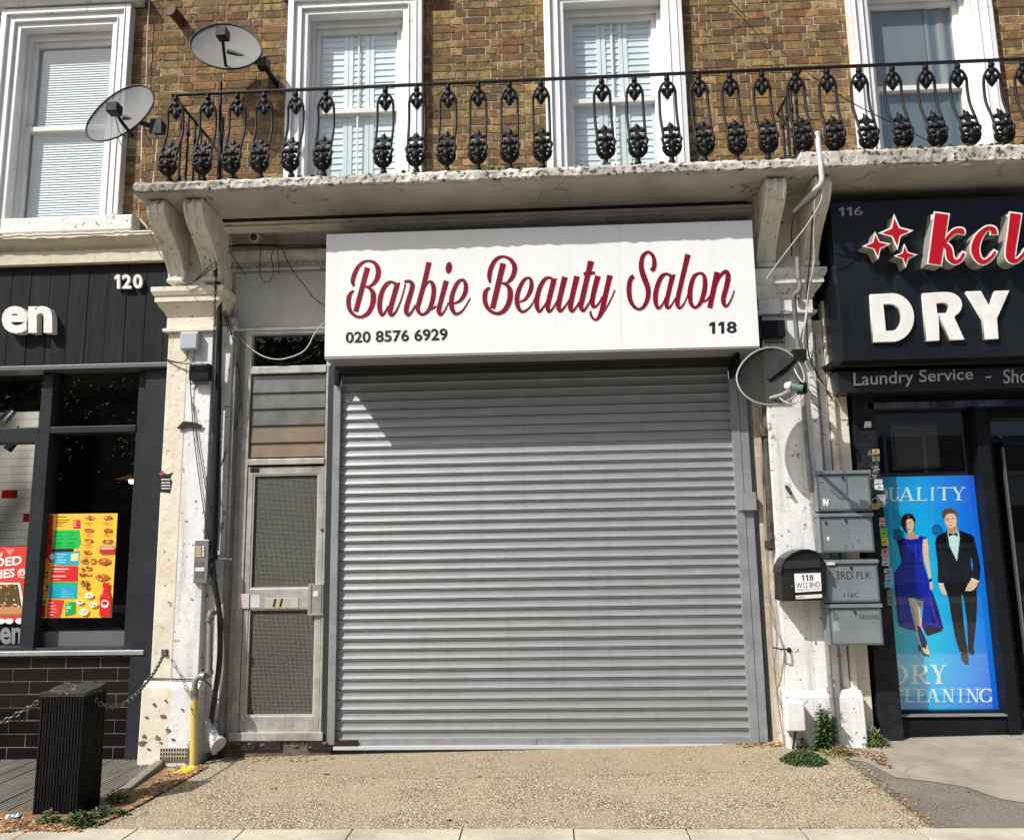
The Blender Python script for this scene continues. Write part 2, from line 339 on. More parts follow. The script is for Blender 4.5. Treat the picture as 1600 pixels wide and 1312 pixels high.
road_m=aggregate('road_asphalt',(0.06,0.06,0.058),(0.12,0.12,0.11),(0.03,0.03,0.03),90,0.6)
conc_m=mat('concrete_apron',(0.34,0.30,0.235),0.9,c2=(0.22,0.195,0.15),sc2=2.2,c3=(0.13,0.11,0.085),sc3=22,t3=0.70,bump=0.5,bsc=70,crack=1,crsc=1.5)
pave_m=mat('paving_flags',(0.54,0.49,0.38),0.9,c2=(0.36,0.32,0.25),sc2=3,c3=(0.16,0.14,0.11),sc3=30,t3=0.70,bump=0.35,bsc=120)
joint_m=mat('paving_joint',(0.07,0.06,0.045),0.95)
soil_m=mat('soil_litter',(0.17,0.095,0.045),0.95,c2=(0.34,0.20,0.09),sc2=14,c3=(0.06,0.04,0.025),sc3=30,t3=0.56,bump=1.0,bsc=50)
KL=-1.77   # line where forecourt meets the paving flags
sheet('ground',[(-45,-45),(45,-45),(45,12),(-45,12)],mat('ground_base',(0.10,0.09,0.075),0.95,c2=(0.14,0.12,0.1)),-0.16,res=15)
A=gnd(330,1184,-0.05); B=gnd(120,1300,0); D=gnd(1296,1172,0.04); E_=gnd(1452,1290,0)
sheet('forecourt',[(A.x,0.12),(A.x,A.y),(gnd(268,1226,-.03).x,gnd(268,1226,-.03).y),(gnd(196,1262,-.02).x,gnd(196,1262,-.02).y),(B.x,KL),(E_.x,KL),(D.x+0.02,D.y),(D.x+0.02,0.12)],fore_m,0.0)
sheet('forecourt_margin',[(A.x+.04,0.1),(A.x+.1,A.y-.02),(-2.3,-.42),(-1.0,gnd(600,1213).y),(0.6,gnd(900,1211).y-.01),(1.5,gnd(1200,1208).y),(D.x-.05,D.y-.12),(D.x-.02,0.1)],aggregate('fine_concrete',(0.46,0.39,0.265),(0.66,0.58,0.42),(0.24,0.19,0.125),150,0.4,patch=(0.36,0.295,0.19)),0.0012)
_p0=gnd(257,1187,-.05); _p1=gnd(160,1262,-.03); _yf=gnd(100,1273,-0.057).y
sheet('litter_strip',[(_p0.x-.01,0.1),(-2.4,0.1),(B.x+0.35,KL+0.004),(-6.5,KL+0.004),(-6.5,_yf-.005),(_p1.x-.02,_yf-.005),(_p1.x-.02,_p1.y),(_p0.x-.01,_p0.y)],soil_m,-0.012)
sheet('asphalt_patch',[(D.x-0.25,D.y+0.05),(E_.x-0.3,KL+0.004),(7,KL+0.004),(7,0.9),(D.x-0.25,0.9)],asph_m,-0.006)
ap=[gnd(x,y,0.045) for x,y in ((1296,1178),(1352,1186),(1400,1208),(1455,1214),(1510,1222),(1560,1238),(1640,1250))]
sheet('concrete_apron',[(D.x-0.2,0.9)]+[(p.x,p.y) for p in ap]+[(7,ap[-1].y-0.2),(7,0.9)],conc_m,-0.002,res=0.2)
pav=MB(); x=-8.43+0.27
for r_ in range(5):
    y1=KL-0.005-r_*0.605
    xx=-8.4+(0.27 if r_%2 else 0.0)+0.06
    while xx<8.5:
        zz=random.uniform(-0.0015,0.0015)
        pav.box(xx+0.003,xx+0.598,y1-0.6,y1,-0.06,0.002+zz); xx+=0.602
struct(pav.build('pavement',pave_m,bev=0.003))
struct(MB().box(-9,9,KL-3.1,KL-0.002,-0.08,-0.006).build('pavement_bed',joint_m))
struct(MB().box(-30,30,KL-3.26,KL-3.1,-0.15,0.0).build('kerb',conc_m,bev=0.01))
struct(MB().box(-40,40,KL-14,KL-3.26,-0.155,-0.12).build('road',road_m))

# =============================================================== UPPER BRICKWORK
BY=0.10
bf=thing('terraced_building','brown stock brick upper storey with tall white framed windows above the shops','building',(0,0.3,4.4))
OT=at(555,18.5,0.03).z      # top of the window openings
OB=4.02                      # bottom
def wx(a,b,ya,yb=None):
    return at(a,ya,0.03).x,at(b,ya if yb is None else yb,0.03).x
WIN=[]
for a,b,y in ((23,184,40),(471.5,639,18),(870,1043,6),(1350,1521,0)):
    xa,xb=wx(a,b,y); c=(xa+xb)/2; WIN.append(c)
OW=0.43   # half opening
SW=0.175  # surround width
Bm=MB(); rows=int(3.9/0.0752); palette=[(0.26,0.165,0.065),(0.30,0.195,0.08),(0.19,0.12,0.05),(0.34,0.23,0.10),(0.14,0.092,0.045),(0.27,0.16,0.06),(0.37,0.25,0.115),(0.21,0.14,0.065)]
redp=[(0.25,0.125,0.055),(0.22,0.105,0.05),(0.28,0.15,0.065),(0.19,0.10,0.05)]
holes=[(c-OW-SW+0.01,c+OW+SW-0.01,3.0,OT+SW) for c in WIN]
for r_ in range(rows):
    z0=3.66+r_*0.0752; z1=z0+0.0640; x=-6.2+(0.165 if r_%2 else 0); k=r_%2
    while x<6.2:
        Lb=0.196 if k%2==0 else 0.092
        segs=[(x,x+Lb)]
        for h in holes:
            if z1>h[2] and z0<h[3]:
                ns=[]
                for a,b in segs:
                    if b<=h[0] or a>=h[1]: ns.append((a,b))
                    else:
                        if a<h[0]-0.01: ns.append((a,h[0]))
                        if b>h[1]+0.01: ns.append((h[1],b))
                segs=ns
        for a,b in segs:
            c=random.choice(palette)
            pr=0.10
            if -3.25<a<-2.55: pr=0.6
            if 1.9<a<2.4 or a>3.6: pr=0.3
            if random.random()<pr: c=random.choice(redp)
            f=random.uniform(0.88,1.35)
            Bm.col=tuple(v*f for v in c); j=lambda s=0.003:random.uniform(-s,s); yf=BY-random.uniform(0.0035,0.0075)
            q=[(a+j(),yf+j(0.002),z1+j()),(b+j(),yf+j(0.002),z1+j()),(b+j(),yf+j(0.002),z0+j()),(a+j(),yf+j(0.002),z0+j())]
            Bm.hexa(q+[(p[0],BY+0.03,p[2]) for p in q])
        x+=Lb+0.0105; k+=1
brick_m=mat('stock_brick',(1,1,1),0.9,attr='Col',c2=(0.10,0.072,0.042),sc2=17,c3=(0.34,0.27,0.17),sc3=55,t3=0.66,bump=1.0,bsc=55,spec=0.2)
# openings never reach into the mortar: it is laid in pieces round them
mo=MB(); my0,my1=BY-0.0005,BY+0.32; xs=[-6.25]
for h in holes: xs+=[h[0]+0.02,h[1]-0.02]
xs.append(6.25)
for i in range(0,len(xs),2): mo.box(xs[i],xs[i+1],my0,my1,3.62,7.56)
for h in holes: mo.box(h[0]+0.02,h[1]-0.02,my0,my1,OT+SW-0.02,7.56)
wall=Bm.build('wall',brick_m,bf)
mo.build('mortar',mat('lime_mortar',(0.54,0.46,0.32),0.95,c2=(0.30,0.24,0.155),sc2=5,bump=0.5,bsc=90),bf)
MB().box(-6.4,6.4,-0.02,0.5,7.56,7.72).build('coping',white_masonry,bf,bev=0.01)
room_m=mat('room_dark',(0.05,0.05,0.05),0.9)
pane_g=glass('window_glass',(0.98,1,1),1.6)
pane_g2=glass('window_glass_sky',(0.92,0.97,0.97),3.0)
shut_m=mat('shutter_paint',(0.80,0.86,0.865),0.5,c2=(0.72,0.80,0.81),sc2=1.5)
blind_m=mat('blind_grey',(0.50,0.55,0.56),0.5)
def window(c,kind,label,OB=4.36):
    T=OT; sy=0.03
    s=MB()
    for sgn in (-1,1):   # architrave: three steps plus the reveal
        e=c+sgn*OW
        for w0,w1,yf in ((0,0.055,0.045),(0.055,0.125,0.03),(0.125,SW,0.012)):
            a,b=sorted((e+sgn*w0,e+sgn*w1)); s.box(a,b,yf,0.235,OB,T+w1)
        for w0,w1,yf in ((0.05,0.06,0.020),(0.118,0.13,0.004)):
            a,b=sorted((e+sgn*w0,e+sgn*w1)); s.box(a,b,yf,0.2,OB,T+w1)
    for w0,w1,yf in ((0,0.055,0.0445),(0.055,0.125,0.0295),(0.125,SW,0.0115)):
        s.box(c-OW-w0,c+OW+w0,yf,0.234,T+w0,T+w1-0.0006)
    for w0,w1,yf in ((0.05,0.06,0.0195),(0.118,0.13,0.0035)): s.box(c-OW-w0,c+OW+w0,yf,0.2,T+w0,T+w1-0.0006)
    wd=s.build('window',window_white,bf,bev=0.004); wd['label']=label
    # hood moulding above
    h=MB(); h.profx([(0.1,T+SW+0.02),(-0.01,T+SW+0.02),(-0.02,T+SW+0.06),(-0.06,T+SW+0.08),(-0.08,T+SW+0.13),(-0.08,T+SW+0.15),(0.1,T+SW+0.17)],c-OW-SW-0.08,c+OW+SW+0.08)
    h.build('hood_moulding',window_white,wd)
    fy=0.14; f=MB(); w=OW; M1=T-(0.97 if kind=='blind' else 0.915); fr=0.048
    # fixed outer frame
    for sgn in (-1,1): f.box(*sorted((c+sgn*w,c+sgn*(w-0.032))),fy,0.27,OB,T)
    f.box(c-w,c+w,fy+0.001,0.27,T-0.055,T)
    f.build('window_frame',upvc,wd,bev=0.004)
    for (z0,z1,yy,wi) in ((M1,T-0.055,fy+0.035,0.03),(OB,M1+0.055,fy+0.012,0.026)):
        f=MB(); a,b=c-w+wi,c+w-wi
        f.box(a,a+fr,yy,yy+0.05,z0,z1); f.box(b-fr,b,yy,yy+0.05,z0,z1); f.box(a+fr,b-fr,yy+0.001,yy+0.049,z1-fr,z1); f.box(a+fr,b-fr,yy+0.001,yy+0.049,z0,z0+fr)
        if kind=='shutter': f.box(c-0.009+0.0,c+0.009,yy+0.02,yy+0.03,z0+fr,z1-fr)
        f.build('sash',upvc,wd,bev=0.005)
        MB().box(a+fr-0.002,b-fr+0.002,yy+0.036,yy+0.040,z0+fr-0.002,z1-fr+0.002).build('pane',pane_g2 if kind=='plain' else pane_g,wd)
    if kind in('blind','plain'):
        v=MB().box(c-0.13,c+0.13,fy-0.008,fy+0.002,T-0.042,T-0.022); v.build('trickle_vent',upvc,wd)
    by=0.212
    if kind=='shutter':
        s=MB(); n=3; 
        xl=c-w+0.06; xr=c+w-0.06; xsn=[(xl,xl+0.27),(xl+0.275,xr-0.275),(xr-0.27,xr)]
        for zz0,zz1 in ((OB,M1+0.02),(M1+0.025,T-0.06)):
            for a,b in xsn:
                st=0.038
                s.box(a,a+st,by,by+0.025,zz0,zz1); s.box(b-st,b,by,by+0.025,zz0,zz1); s.box(a+st,b-st,by+0.001,by+0.024,zz1-0.06,zz1); s.box(a+st,b-st,by+0.001,by+0.024,zz0,zz0+0.06)
                z=zz0+0.075
                while z<zz1-0.07:
                    s.add([(a+st,by+0.004,z),(b-st,by+0.004,z),(b-st,by+0.014,z+0.062),(a+st,by+0.014,z+0.062),(a+st,by+0.010,z-0.003),(b-st,by+0.010,z-0.003),(b-st,by+0.020,z+0.060),(a+st,by+0.020,z+0.060)],[(0,1,2,3),(4,7,6,5),(0,4,5,1),(3,2,6,7)]); z+=0.060
                    
        s.build('shutter',shut_m,wd)
    elif kind=='blind':
        s=MB(); z=OB
        while z<T-0.08:
            s.add([(c-w+0.06,by+0.001,z),(c+w-0.06,by+0.001,z),(c+w-0.06,by+0.011,z+0.027),(c-w+0.06,by+0.011,z+0.027)],[(0,1,2,3)]); z+=0.0245
        s.build('blind',mat('venetian',(0.62,0.69,0.70),0.45),wd)
    else:
        s=MB(); n=40
        for j in range(n):
            a=c-w+0.05+j*(2*w-0.1)/n; b=a+(2*w-0.1)/n; ya=by+0.006*math.sin(j*0.9)*(1 if a>c+0.1 else 0.1); yb=by+0.006*math.sin((j+1)*0.9)*(1 if a>c+0.1 else 0.1)
            s.add([(a,ya,OB),(b,yb,OB),(b,yb,T),(a,ya,T)],[(0,1,2,3)])
        s.build('curtain',mat('curtain_sky_tint',(0.20,0.235,0.24),0.8,c2=(0.25,0.28,0.285),sc2=2,stretch=(2,1,0.3)),wd)  # grey-blue cloth colour stands in for sky reflected in the pane
    MB().box(c-w-0.05,c+w+0.05,0.25,0.27,OB-0.1,T+0.05).build('added_backing_board',mat('added_board_pale',(0.45,0.50,0.51),0.8),wd)  # pale board added close behind the slats to lighten their gaps
    return wd
w1=window(WIN[0],'blind','white framed window with a closed venetian blind behind the satellite dish',at(100,338,0.03).z)
window(WIN[1],'shutter','white framed window with louvred shutters, between the two gaps of brick left of centre')
window(WIN[2],'shutter','white framed window with louvred shutters above the end of the salon sign')
window(WIN[3],'plain','white framed window with a plain curtain coloured like the mirrored sky above the dry cleaner sign')
sl=MB(); a=at(-40,339,-0.04); b=at(207,338,-0.04); sl.box(-4.7,b.x,-0.04,0.16,at(100,362,-0.04).z,at(100,338,-0.04).z)
sl.build('sill',white_masonry,w1,bev=0.012)
# vent stub, top left of brick
pv=thing('vent_pipe','short rusty red pipe stub poking out of the brick by the upper dish','pipe',tuple(at(277,20,0.0)))
p=at(268,16,-0.06); MB().tube([p,p+Vector((0.03,0.18,-0.02))],0.048,14).build('pipe',mat('rust_red',(0.10,0.025,0.018),0.7,c2=(0.05,0.02,0.015),sc2=20),pv)
MB().tube([p+Vector((-0.003,-0.006,0)),p+Vector((0.002,0.01,0))],0.052,14).build('rim',mat('rust_red',(0,0,0)),pv)

# =============================================================== BALCONY
bal=thing('balcony','weathered grey rendered balcony slab carried on four scrolled corbels','balcony',(0,-0.2,4.2))
SF=-0.69
SZ=at(850,281.5,SF).z
def slab_piece(p0,p1,bot0,bot1,top0,top1,x0px,x1px):
    pass
sm=MB(); nx=90; Xl=at(211,304,SF).x; Xr=6.0
Zb0=at(500,305,SF).z
rnd=random.Random(3)
def slabz(X): # underside height at front edge
    return SZ
vs=[]
prof=[(SF,0.000),(SF-0.012,0.02),(SF-0.010,0.075),(SF+0.02,0.088),(0.09,0.10),(0.09,-0.03),(-0.10,-0.03),(-0.16,-0.028),(-0.30,-0.012),(-0.5,-0.004)]
fs=[]; n=len(prof)
for i in range(nx+1):
    X=Xl+(Xr-Xl)*i/nx
    step=0.045 if X>at(1252,255,SF).x else 0
    for k,(yy,zz) in enumerate(prof):
        z=slabz(X)+zz+(step if k in(2,3,4) else 0); y=yy; X2=X
        if k<4:
            y+=rnd.uniform(-0.006,0.006); z+=rnd.uniform(-0.007,0.007)
        vs.append((X2,y,z))
for i in range(nx):
    for k in range(n):
        a=i*n+k; b=i*n+(k+1)%n; fs.append((a,b,b+n,a+n))
fs.append(list(range(n))); fs.append([nx*n+k for k in range(n)][::-1])
sm.add(vs,fs); slab=sm.build('slab',slab_m,bal)
# crumbling painted nosing, its own material
sm=MB(); vs=[]; fs=[]; nn=260
for i in range(nn+1):
    X=Xl-0.004+(Xr-Xl)*i/nn; step=0.048 if X>at(1252,255,SF).x else 0
    for (yy,zz) in ((SF-0.008,0.012),(SF-0.022,0.022),(SF-0.024,0.070+step),(SF-0.004,0.098+step),(SF+0.12,0.108+step)):
        vs.append((X,yy+rnd.uniform(-0.005,0.005),slabz(X)+zz+rnd.uniform(-0.006,0.006)))
for i in range(nn):
    for k in range(4): a=i*5+k; fs.append((a,a+1,a+6,a+5))
sm.add(vs,fs); sm.add([(Xl-0.006,SF-0.02,slabz(0)+0.015),(Xl-0.006,0.09,slabz(0)+0.015),(Xl-0.006,0.09,slabz(0)+0.1),(Xl-0.006,SF-0.02,slabz(0)+0.1)],[(0,1,2,3)])
sm.build('nosing',slab_edge,bal,fixn=False)
moss=MB()
for i in range(420):
    X=rnd.choice([rnd.uniform(1.3,3.9),rnd.uniform(-2.2,3.9)]); step=0.048 if X>at(1252,255,SF).x else 0
    moss.ball((X,SF+rnd.uniform(-0.01,0.10),slabz(X)+0.105+step+rnd.uniform(-0.005,0.006)),rnd.uniform(0.005,0.017),5,4,(1.4,1,0.7))
moss.build('moss',mat('moss',(0.07,0.06,0.025),0.95,c2=(0.13,0.11,0.05),sc2=30,bump=1,bsc=90),bal)['kind']='stuff'
def corbel(xa,xb,zt,zb,Yt,Yb_,label):
    # S profile: deep at the top, slim above the capital
    H=zt-zb; pts=[]
    front=[(0,Yt),(0.10,Yt-0.015),(0.22,Yt+0.01),(0.34,Yt+0.07),(0.46,Yt+0.17),(0.60,Yt+0.27),(0.74,Yt+0.34),(0.88,Yb_-0.02),(0.95,Yb_-0.05),(1.0,Yb_-0.05)]
    front=[(zt-t*H,y) for t,y in front]
    P=spl([Vector((y,z,0)) for z,y in front],4); prof=[(p.x,p.y) for p in P]+[(0.05,zb),(0.05,zt)]
    m=MB(); m.profx(prof,xa,xb)
    # two raised beads down the front
    for t in (0.0,0.42,0.84):
        w_=(xb-xa); a=xa+w_*t; b=a+w_*0.16
        pr2=[(p.x-0.010,p.y) for p in P[:-7]]+[(p.x+0.01,p.y) for p in reversed(P[:-7])]
        m.profx(pr2,a-0.001 if t==0 else a,b+(0.001 if t>0.8 else 0))
    o=m.build('corbel',corbel_m,bal,bev=0.004); o['label']=label; return o
zt=4.236; 
cL=at(262,436,-0.24)
def cx(px,y,Y): return at(px,y,Y).x
corbel(cx(230,325,-0.62),cx(257,325,-0.62),zt,at(275,441,-0.24).z,-0.61,-0.2,'outer corbel of the left pair')
corbel(cx(287,323,-0.62),cx(316,323,-0.62),zt,at(320,440,-0.24).z,-0.61,-0.2,'inner corbel of the left pair')
corbel(cx(1198,300,-0.62),cx(1229,300,-0.62),zt,at(1215,417,-0.24).z,-0.61,-0.2,'inner corbel of the right pair')
corbel(cx(1275,300,-0.62),cx(1300,300,-0.62),zt,at(1275,415,-0.24).z,-0.61,-0.2,'outer corbel of the right pair')

# railing -----------------------------------------------------------
RY=-0.575
rl=thing('balcony_railing','black cast iron balustrade with scrolled balusters along the balcony edge','railing',(0,RY,4.36))
rz=at(268,148,RY).z; rz1=at(1600,95,RY).z
zr=lambda X:5.15
X0=at(268,148,RY).x
h=MB(); h.box(X0,6.0,RY-0.016,RY+0.016,5.143,5.158)
h.build('handrail',black_iron,rl,bev=0.003)
U=0.000665
def baluster_mesh():
    m=MB(); c=255
    def bel(v):  # outward belly as a function of height
        t=(v-90)/1170
        return -0.075*math.exp(-((t-0.78)/0.22)**2)+0.02*math.exp(-((t-0.35)/0.2)**2)
    def P(u,v,dy=0):
        if v>955: u=c+(u-c)*0.86
        return Vector(((u-c)*U,bel(v)+dy,-(v-90)*U*0.985))
    # arch and twin bars
    lb=[(163,945),(160,800),(158,600),(160,420),(162,310),(178,250),(210,200),(255,178)]
    rb=[(347,945),(350,800),(352,600),(350,420),(348,310),(332,250),(300,200),(255,178)]
    for q in (lb,rb): m.tube([P(a,b) for a,b in q],0.0108,6,True,3)
    for a in(163,347): m.ball(P(a,300),0.013,6,4)
    def plate(pts,t=0.011,dy=0):
        n=len(pts); fr=[P(a,b,dy-t) for a,b in pts]; bk=[P(a,b,dy+t) for a,b in pts]
        m.add(fr+bk,[list(range(n)),list(range(n,2*n))[::-1]]+[(i,n+i,n+(i+1)%n,(i+1)%n) for i in range(n)])
    # finial knob and pendant leaf
    m.ball(P(255,108),0.017,8,5,(1.2,1,0.8)); m.ball(P(255,145),0.024,8,6); m.ball(P(255,215),0.024,8,5,(1.1,0.9,1.2))
    plate([(190,285),(218,275),(238,250),(272,250),(292,275),(320,285),(318,320),(305,322),(302,350),(288,352),(278,382),(266,380),(255,408),(244,380),(232,382),(222,352),(208,350),(205,322),(192,320)])
    m.ball(P(205,292,-0.006),0.020,6,5); m.ball(P(305,292,-0.006),0.020,6,5); m.ball(P(255,330,-0.010),0.022,6,5,(1,0.7,1.7))
    # lower spear
    plate([(255,700),(264,762),(300,795),(338,815),(335,850),(300,852),(285,846),(272,905),(238,905),(225,846),(210,852),(175,850),(172,815),(210,795),(246,762)])
    m.ball(P(255,800,-0.008),0.026,6,5,(1.0,0.6,1.3)); m.ball(P(185,834,-0.004),0.018,6,4); m.ball(P(325,834,-0.004),0.018,6,4)
    # acanthus mask
    m.ball(P(255,945,-0.005),0.036,8,6,(1.1,0.8,0.75)); m.ball(P(190,940),0.021,6,5); m.ball(P(320,940),0.021,6,5)
    for s in (-1,1):
        f=lambda u:c+s*u
        m.tube([P(f(20),940),P(f(60),925),P(f(100),950),P(f(118),1000)],0.011,6,True,3)
        m.tube([P(f(88),1085),P(f(105),1040),P(f(120),1000),P(f(143),962)],[0.017,0.013,0.011,0.005],6,True,3)
        m.ball(P(f(52),1020,-0.010),0.025,7,5,(1,0.8,0.8)); m.ball(P(f(103),1072,-0.005),0.018,7,5,(1.1,0.9,0.8))
        m.tube([P(f(40),1060,-0.02),P(f(75),1085,-0.02),P(f(112),1055,-0.012)],0.010,5,True,3)
        m.tube([P(f(108),1070),P(f(90),1112),P(f(55),1148),P(f(25),1172)],[0.016,0.019,0.017,0.010],6,True,3)
    plate([(225,980),(285,980),(292,1050),(310,1110),(290,1165),(275,1190),(235,1190),(220,1165),(200,1110),(218,1050)],0.014)
    m.ball(P(255,1060,-0.012),0.03,8,6,(1,1,1.4)); m.ball(P(255,1130,-0.008),0.030,8,6,(1.2,0.9,1))
    m.tube([P(255,1160),P(255,1200),P(255,1215),P(255,1240),P(255,1275)],[0.022,0.018,0.026,0.028,0.026],8)
    return m
bmesh0=baluster_mesh()
bpos=[(275,.5),(325,0),(371,0),(413,0),(462,0),(509,0),(602,0),(651,0),(700,0),(747,0),(796,0),(845,0),(940,0),(991,0),(1042,0),(1091,0),(1140,0),(1190,0),(1242,0),(1292,0),(1342,0),(1394,0),(1446,0),(1496,0),(1549,0),(1598,0)]
base=None
ys0,ys1=133,92
xs=[at(px,148+(95-148)*(px-268)/1332+6,RY).x for px,_ in bpos]
xs+= [xs[-1]+0.245*i for i in range(1,6)]
for i,X in enumerate(xs):
    if base is None:
        base=bmesh0.build('baluster',black_iron,None); base.parent=rl; b=base
    else:
        b=base.copy(); C.objects.link(b); b.parent=rl
    b.location=(X,0,5.146-4.36)
    b.rotation_euler=(0,random.uniform(-0.012,0.012),random.uniform(-0.06,0.06))
# returns back to the wall at the left end and at the party line
for k,(X,bx) in enumerate(((X0+0.01,-3.0),(at(1252,105,RY).x,0))):
    r_=MB(); r_.tube([(X,RY,5.15),(X,BY,5.15)],0.012,6)
    for yy in (-0.40,-0.28,-0.15,-0.03):
        r_.tube([(X,yy,5.14),(X,yy,4.7),(X,yy,4.36)],0.010,6)
        r_.ball((X,yy,4.50),0.034,6,5,(0.7,1,1.5)); r_.ball((X,yy,4.98),0.026,6,5,(0.6,1,1.4))
    r_.tube([(X,RY,4.45),(X,BY,4.45)],0.010,6)
    r_.build('end_panel',black_iron,rl)
st=MB(); st.tube([at(345,128,-0.50),at(344,200,-0.50),at(341,291,-0.50)],0.014,6); st.tube([at(348,184,-0.52),at(342,291,-0.52)],0.016,6)
st.build('support_post',black_iron,rl)

# =============================================================== SALON SHOPFRONT (118)
PY=-0.16   # face of the pilasters
sf=thing('salon_shopfront','old white and cream painted shopfront surround between the two pilasters of number 118','shopfront',(-0.3,0.1,0))
FZ0,FZ1=-0.12,-0.12
def pilaster(xl,xr,capy,left):
    # shaft: xl/xr world; split paint for the left one
    zc=capy
    return
# left pilaster -- cream half (neighbour) and white half
lx0=at(258,620,PY).x; lxm=at(290,620,PY).x; lx1=at(329,620,PY).x
zc_top=at(285,447,-0.27).z
zc_bot=at(290,520,PY).z
pl=MB().box(lx0,lxm,PY,0.3,-0.1,zc_bot).build('pilaster',cream,sf,bev=0.008); pl['label']='cream painted half of the left pilaster'
pw=MB().box(lxm+0.0005,lx1,PY-0.001,0.3,-0.1,zc_bot).build('pilaster',white_masonry,sf,bev=0.006); pw['label']='white painted half of the left pilaster'
rx0=at(1203,700,PY).x; rx1=at(1284,700,PY).x
pr_=MB().box(rx0,rx1,PY,0.3,0.0,at(1240,492,PY).z).build('pilaster',white_masonry,sf,bev=0.008); pr_['label']='white right pilaster carrying the pipes and mailboxes'
# moulded capitals, profile (projection, z fraction) mitred round three sides
def capital(x0,x1,zb,zt,mt,mt2=None,xm=None,name='capital'):
    pf=[(0,0),(0.035,0.02),(0.035,0.09),(0.012,0.11),(0.012,0.38),(0.022,0.40),(0.03,0.47),(0.055,0.55),(0.072,0.62),(0.074,0.66),(0.088,0.67),(0.088,0.80),(0.098,0.81),(0.112,0.90),(0.112,1.0)]
    m=MB(); vs=[]; fs=[]
    for (p,t) in pf:
        z=zb+(zt-zb)*t
        vs+=[(x0-p,0.25,z),(x0-p,PY-p,z),(x1+p,PY-p,z),(x1+p,0.25,z)]
    for i in range(len(pf)-1):
        for k in range(3): a=4*i+k; fs.append((a,a+1,a+5,a+4))
    fs.append((4*len(pf)-4,4*len(pf)-3,4*len(pf)-2,4*len(pf)-1)); m.add(vs,fs)
    return m.build(name,mt,sf)
cc=capital(lx0,lx1,zc_bot,zc_top,cream); 
capital(rx0,rx1,at(1240,492,PY).z,at(1240,418,-0.27).z,white_masonry)
# block above capital behind corbels
MB().box(lx0+0.03,lx1-0.03,PY+0.01,0.3,zc_top,4.24).build('capital_block',corbel_m,sf)
MB().box(rx0+0.03,rx1-0.03,PY+0.01,0.3,at(1240,418,-0.27).z,4.24).build('capital_block',corbel_m,sf)
# plinths
def plinth(x0,x1,zt,mt,zg,seed,name='plinth'):
    rr=random.Random(seed); m=MB(); n=26; k=14; vs=[]; fs=[]
    m.profx([(0.2,zg),(PY-0.05,zg),(PY-0.036,zt-0.07),(PY-0.034,zt-0.045),(PY-0.02,zt-0.03),(PY-0.008,zt-0.008),(PY-0.002,zt),(0.2,zt)],x0-0.03,x1+0.03)
    return m.build(name,mt,sf,bev=0.01)
p1=plinth(lx0-0.015,lxm-0.0,at(270,1062,PY).z,cream,-0.15,1)
p2=plinth(lxm+0.032,lx1,at(270,1062,PY).z-0.002,white_masonry,-0.15,2)
p3=plinth(rx0+0.005,rx1+0.12,at(1270,1078,PY).z,white_masonry,0.0,3)
# flaked patches where the render has come away
fl=MB()
for x,y,r_ in ((245,1152,3),(253,1118,2.6),(222,1160,4),(225,1150,2.2),(232,1170,2),(270,1155,2),(262,1140,2.4),(240,1100,1.6),(258,1094,1.3),(228,1120,1.5),(300,1125,1.6),(284,1108,1.2),(251,1160,1.4)):
    fl.pprism([(x+r_*random.uniform(.4,2.1)*math.cos(a),y+r_*random.uniform(.3,1.5)*math.sin(a)) for a in [i*0.45 for i in range(14)]],PY-0.051,PY-0.03)
fl.build('flaked_render',mat('bare_render',(0.22,0.195,0.155),0.9,bump=0.6,c2=(0.1,0.09,0.075),sc2=40),sf)
# entablature behind/above sign : profile run between the pilasters
ex0=lx1+0.004; ex1=rx0-0.004
def zY(y,Y,x=430): return at(x,y,Y).z
ent=MB(); ent.profx([(0.25,zY(333,-.13)),(-0.13,zY(333,-.13)),(-0.155,zY(338,-.155)),(-0.15,zY(345,-.15)),(-0.12,zY(347,-.12)),(-0.12,zY(356,-.12)),(-0.03,zY(357.5,-.03)+0.01),(0.0,zY(366,0)),(0.0,zY(384,0)),(-0.03,zY(387,-.03)),(-0.055,zY(391,-.055)),(-0.05,zY(398,-.05)),(-0.02,zY(406,-.02)),(-0.012,zY(408,-.012)),(-0.012,zY(417,-.012)),(-0.035,zY(418,-.035)),(-0.03,zY(422,-.03)),(0.02,zY(424,.02)),(0.25,zY(424,.02))],ex0,ex1)
ent.build('cornice',old_cream,sf)
bz0,bz1=at(850,340,-.215).z,at(850,329.5,-.215).z
MB().profx([(-.10,bz0),(-.20,bz0),(-.215,bz0+.012),(-.205,bz0+.03),(-.215,bz0+.036),(-.22,bz1-.008),(-.20,bz1),(-.10,bz1)],ex0+0.02,ex1-0.01).build('cornice_beam',mat('beam_cream',(0.70,0.68,0.58),0.6,c2=(0.45,0.43,0.36),sc2=5,c3=(0.08,0.07,0.06),sc3=9,t3=0.66,bump=.4,stretch=(.6,1,2.5),crack=1),sf)
MB().box(ex0+0.02,ex1-0.06,-0.232,0.1,bz1+0.001,4.275).build('shadow_gap',mat('gap_shade_black',(0.008,0.008,0.007),0.7,bump=.5),sf)  # black strip stands for the dark shade between slab and cornice
dm=MB(); X=ex0+0.03; 
while X<ex1-0.05:
    z=zY(412.5,-.02); dm.ball((X,-0.012,z),0.021,7,5,(0.8,0.7,1.15)); dm.box(X+0.028,X+0.034,-0.022,0,z-0.022,z+0.022); X+=0.062
dm.build('egg_moulding',old_cream,sf)
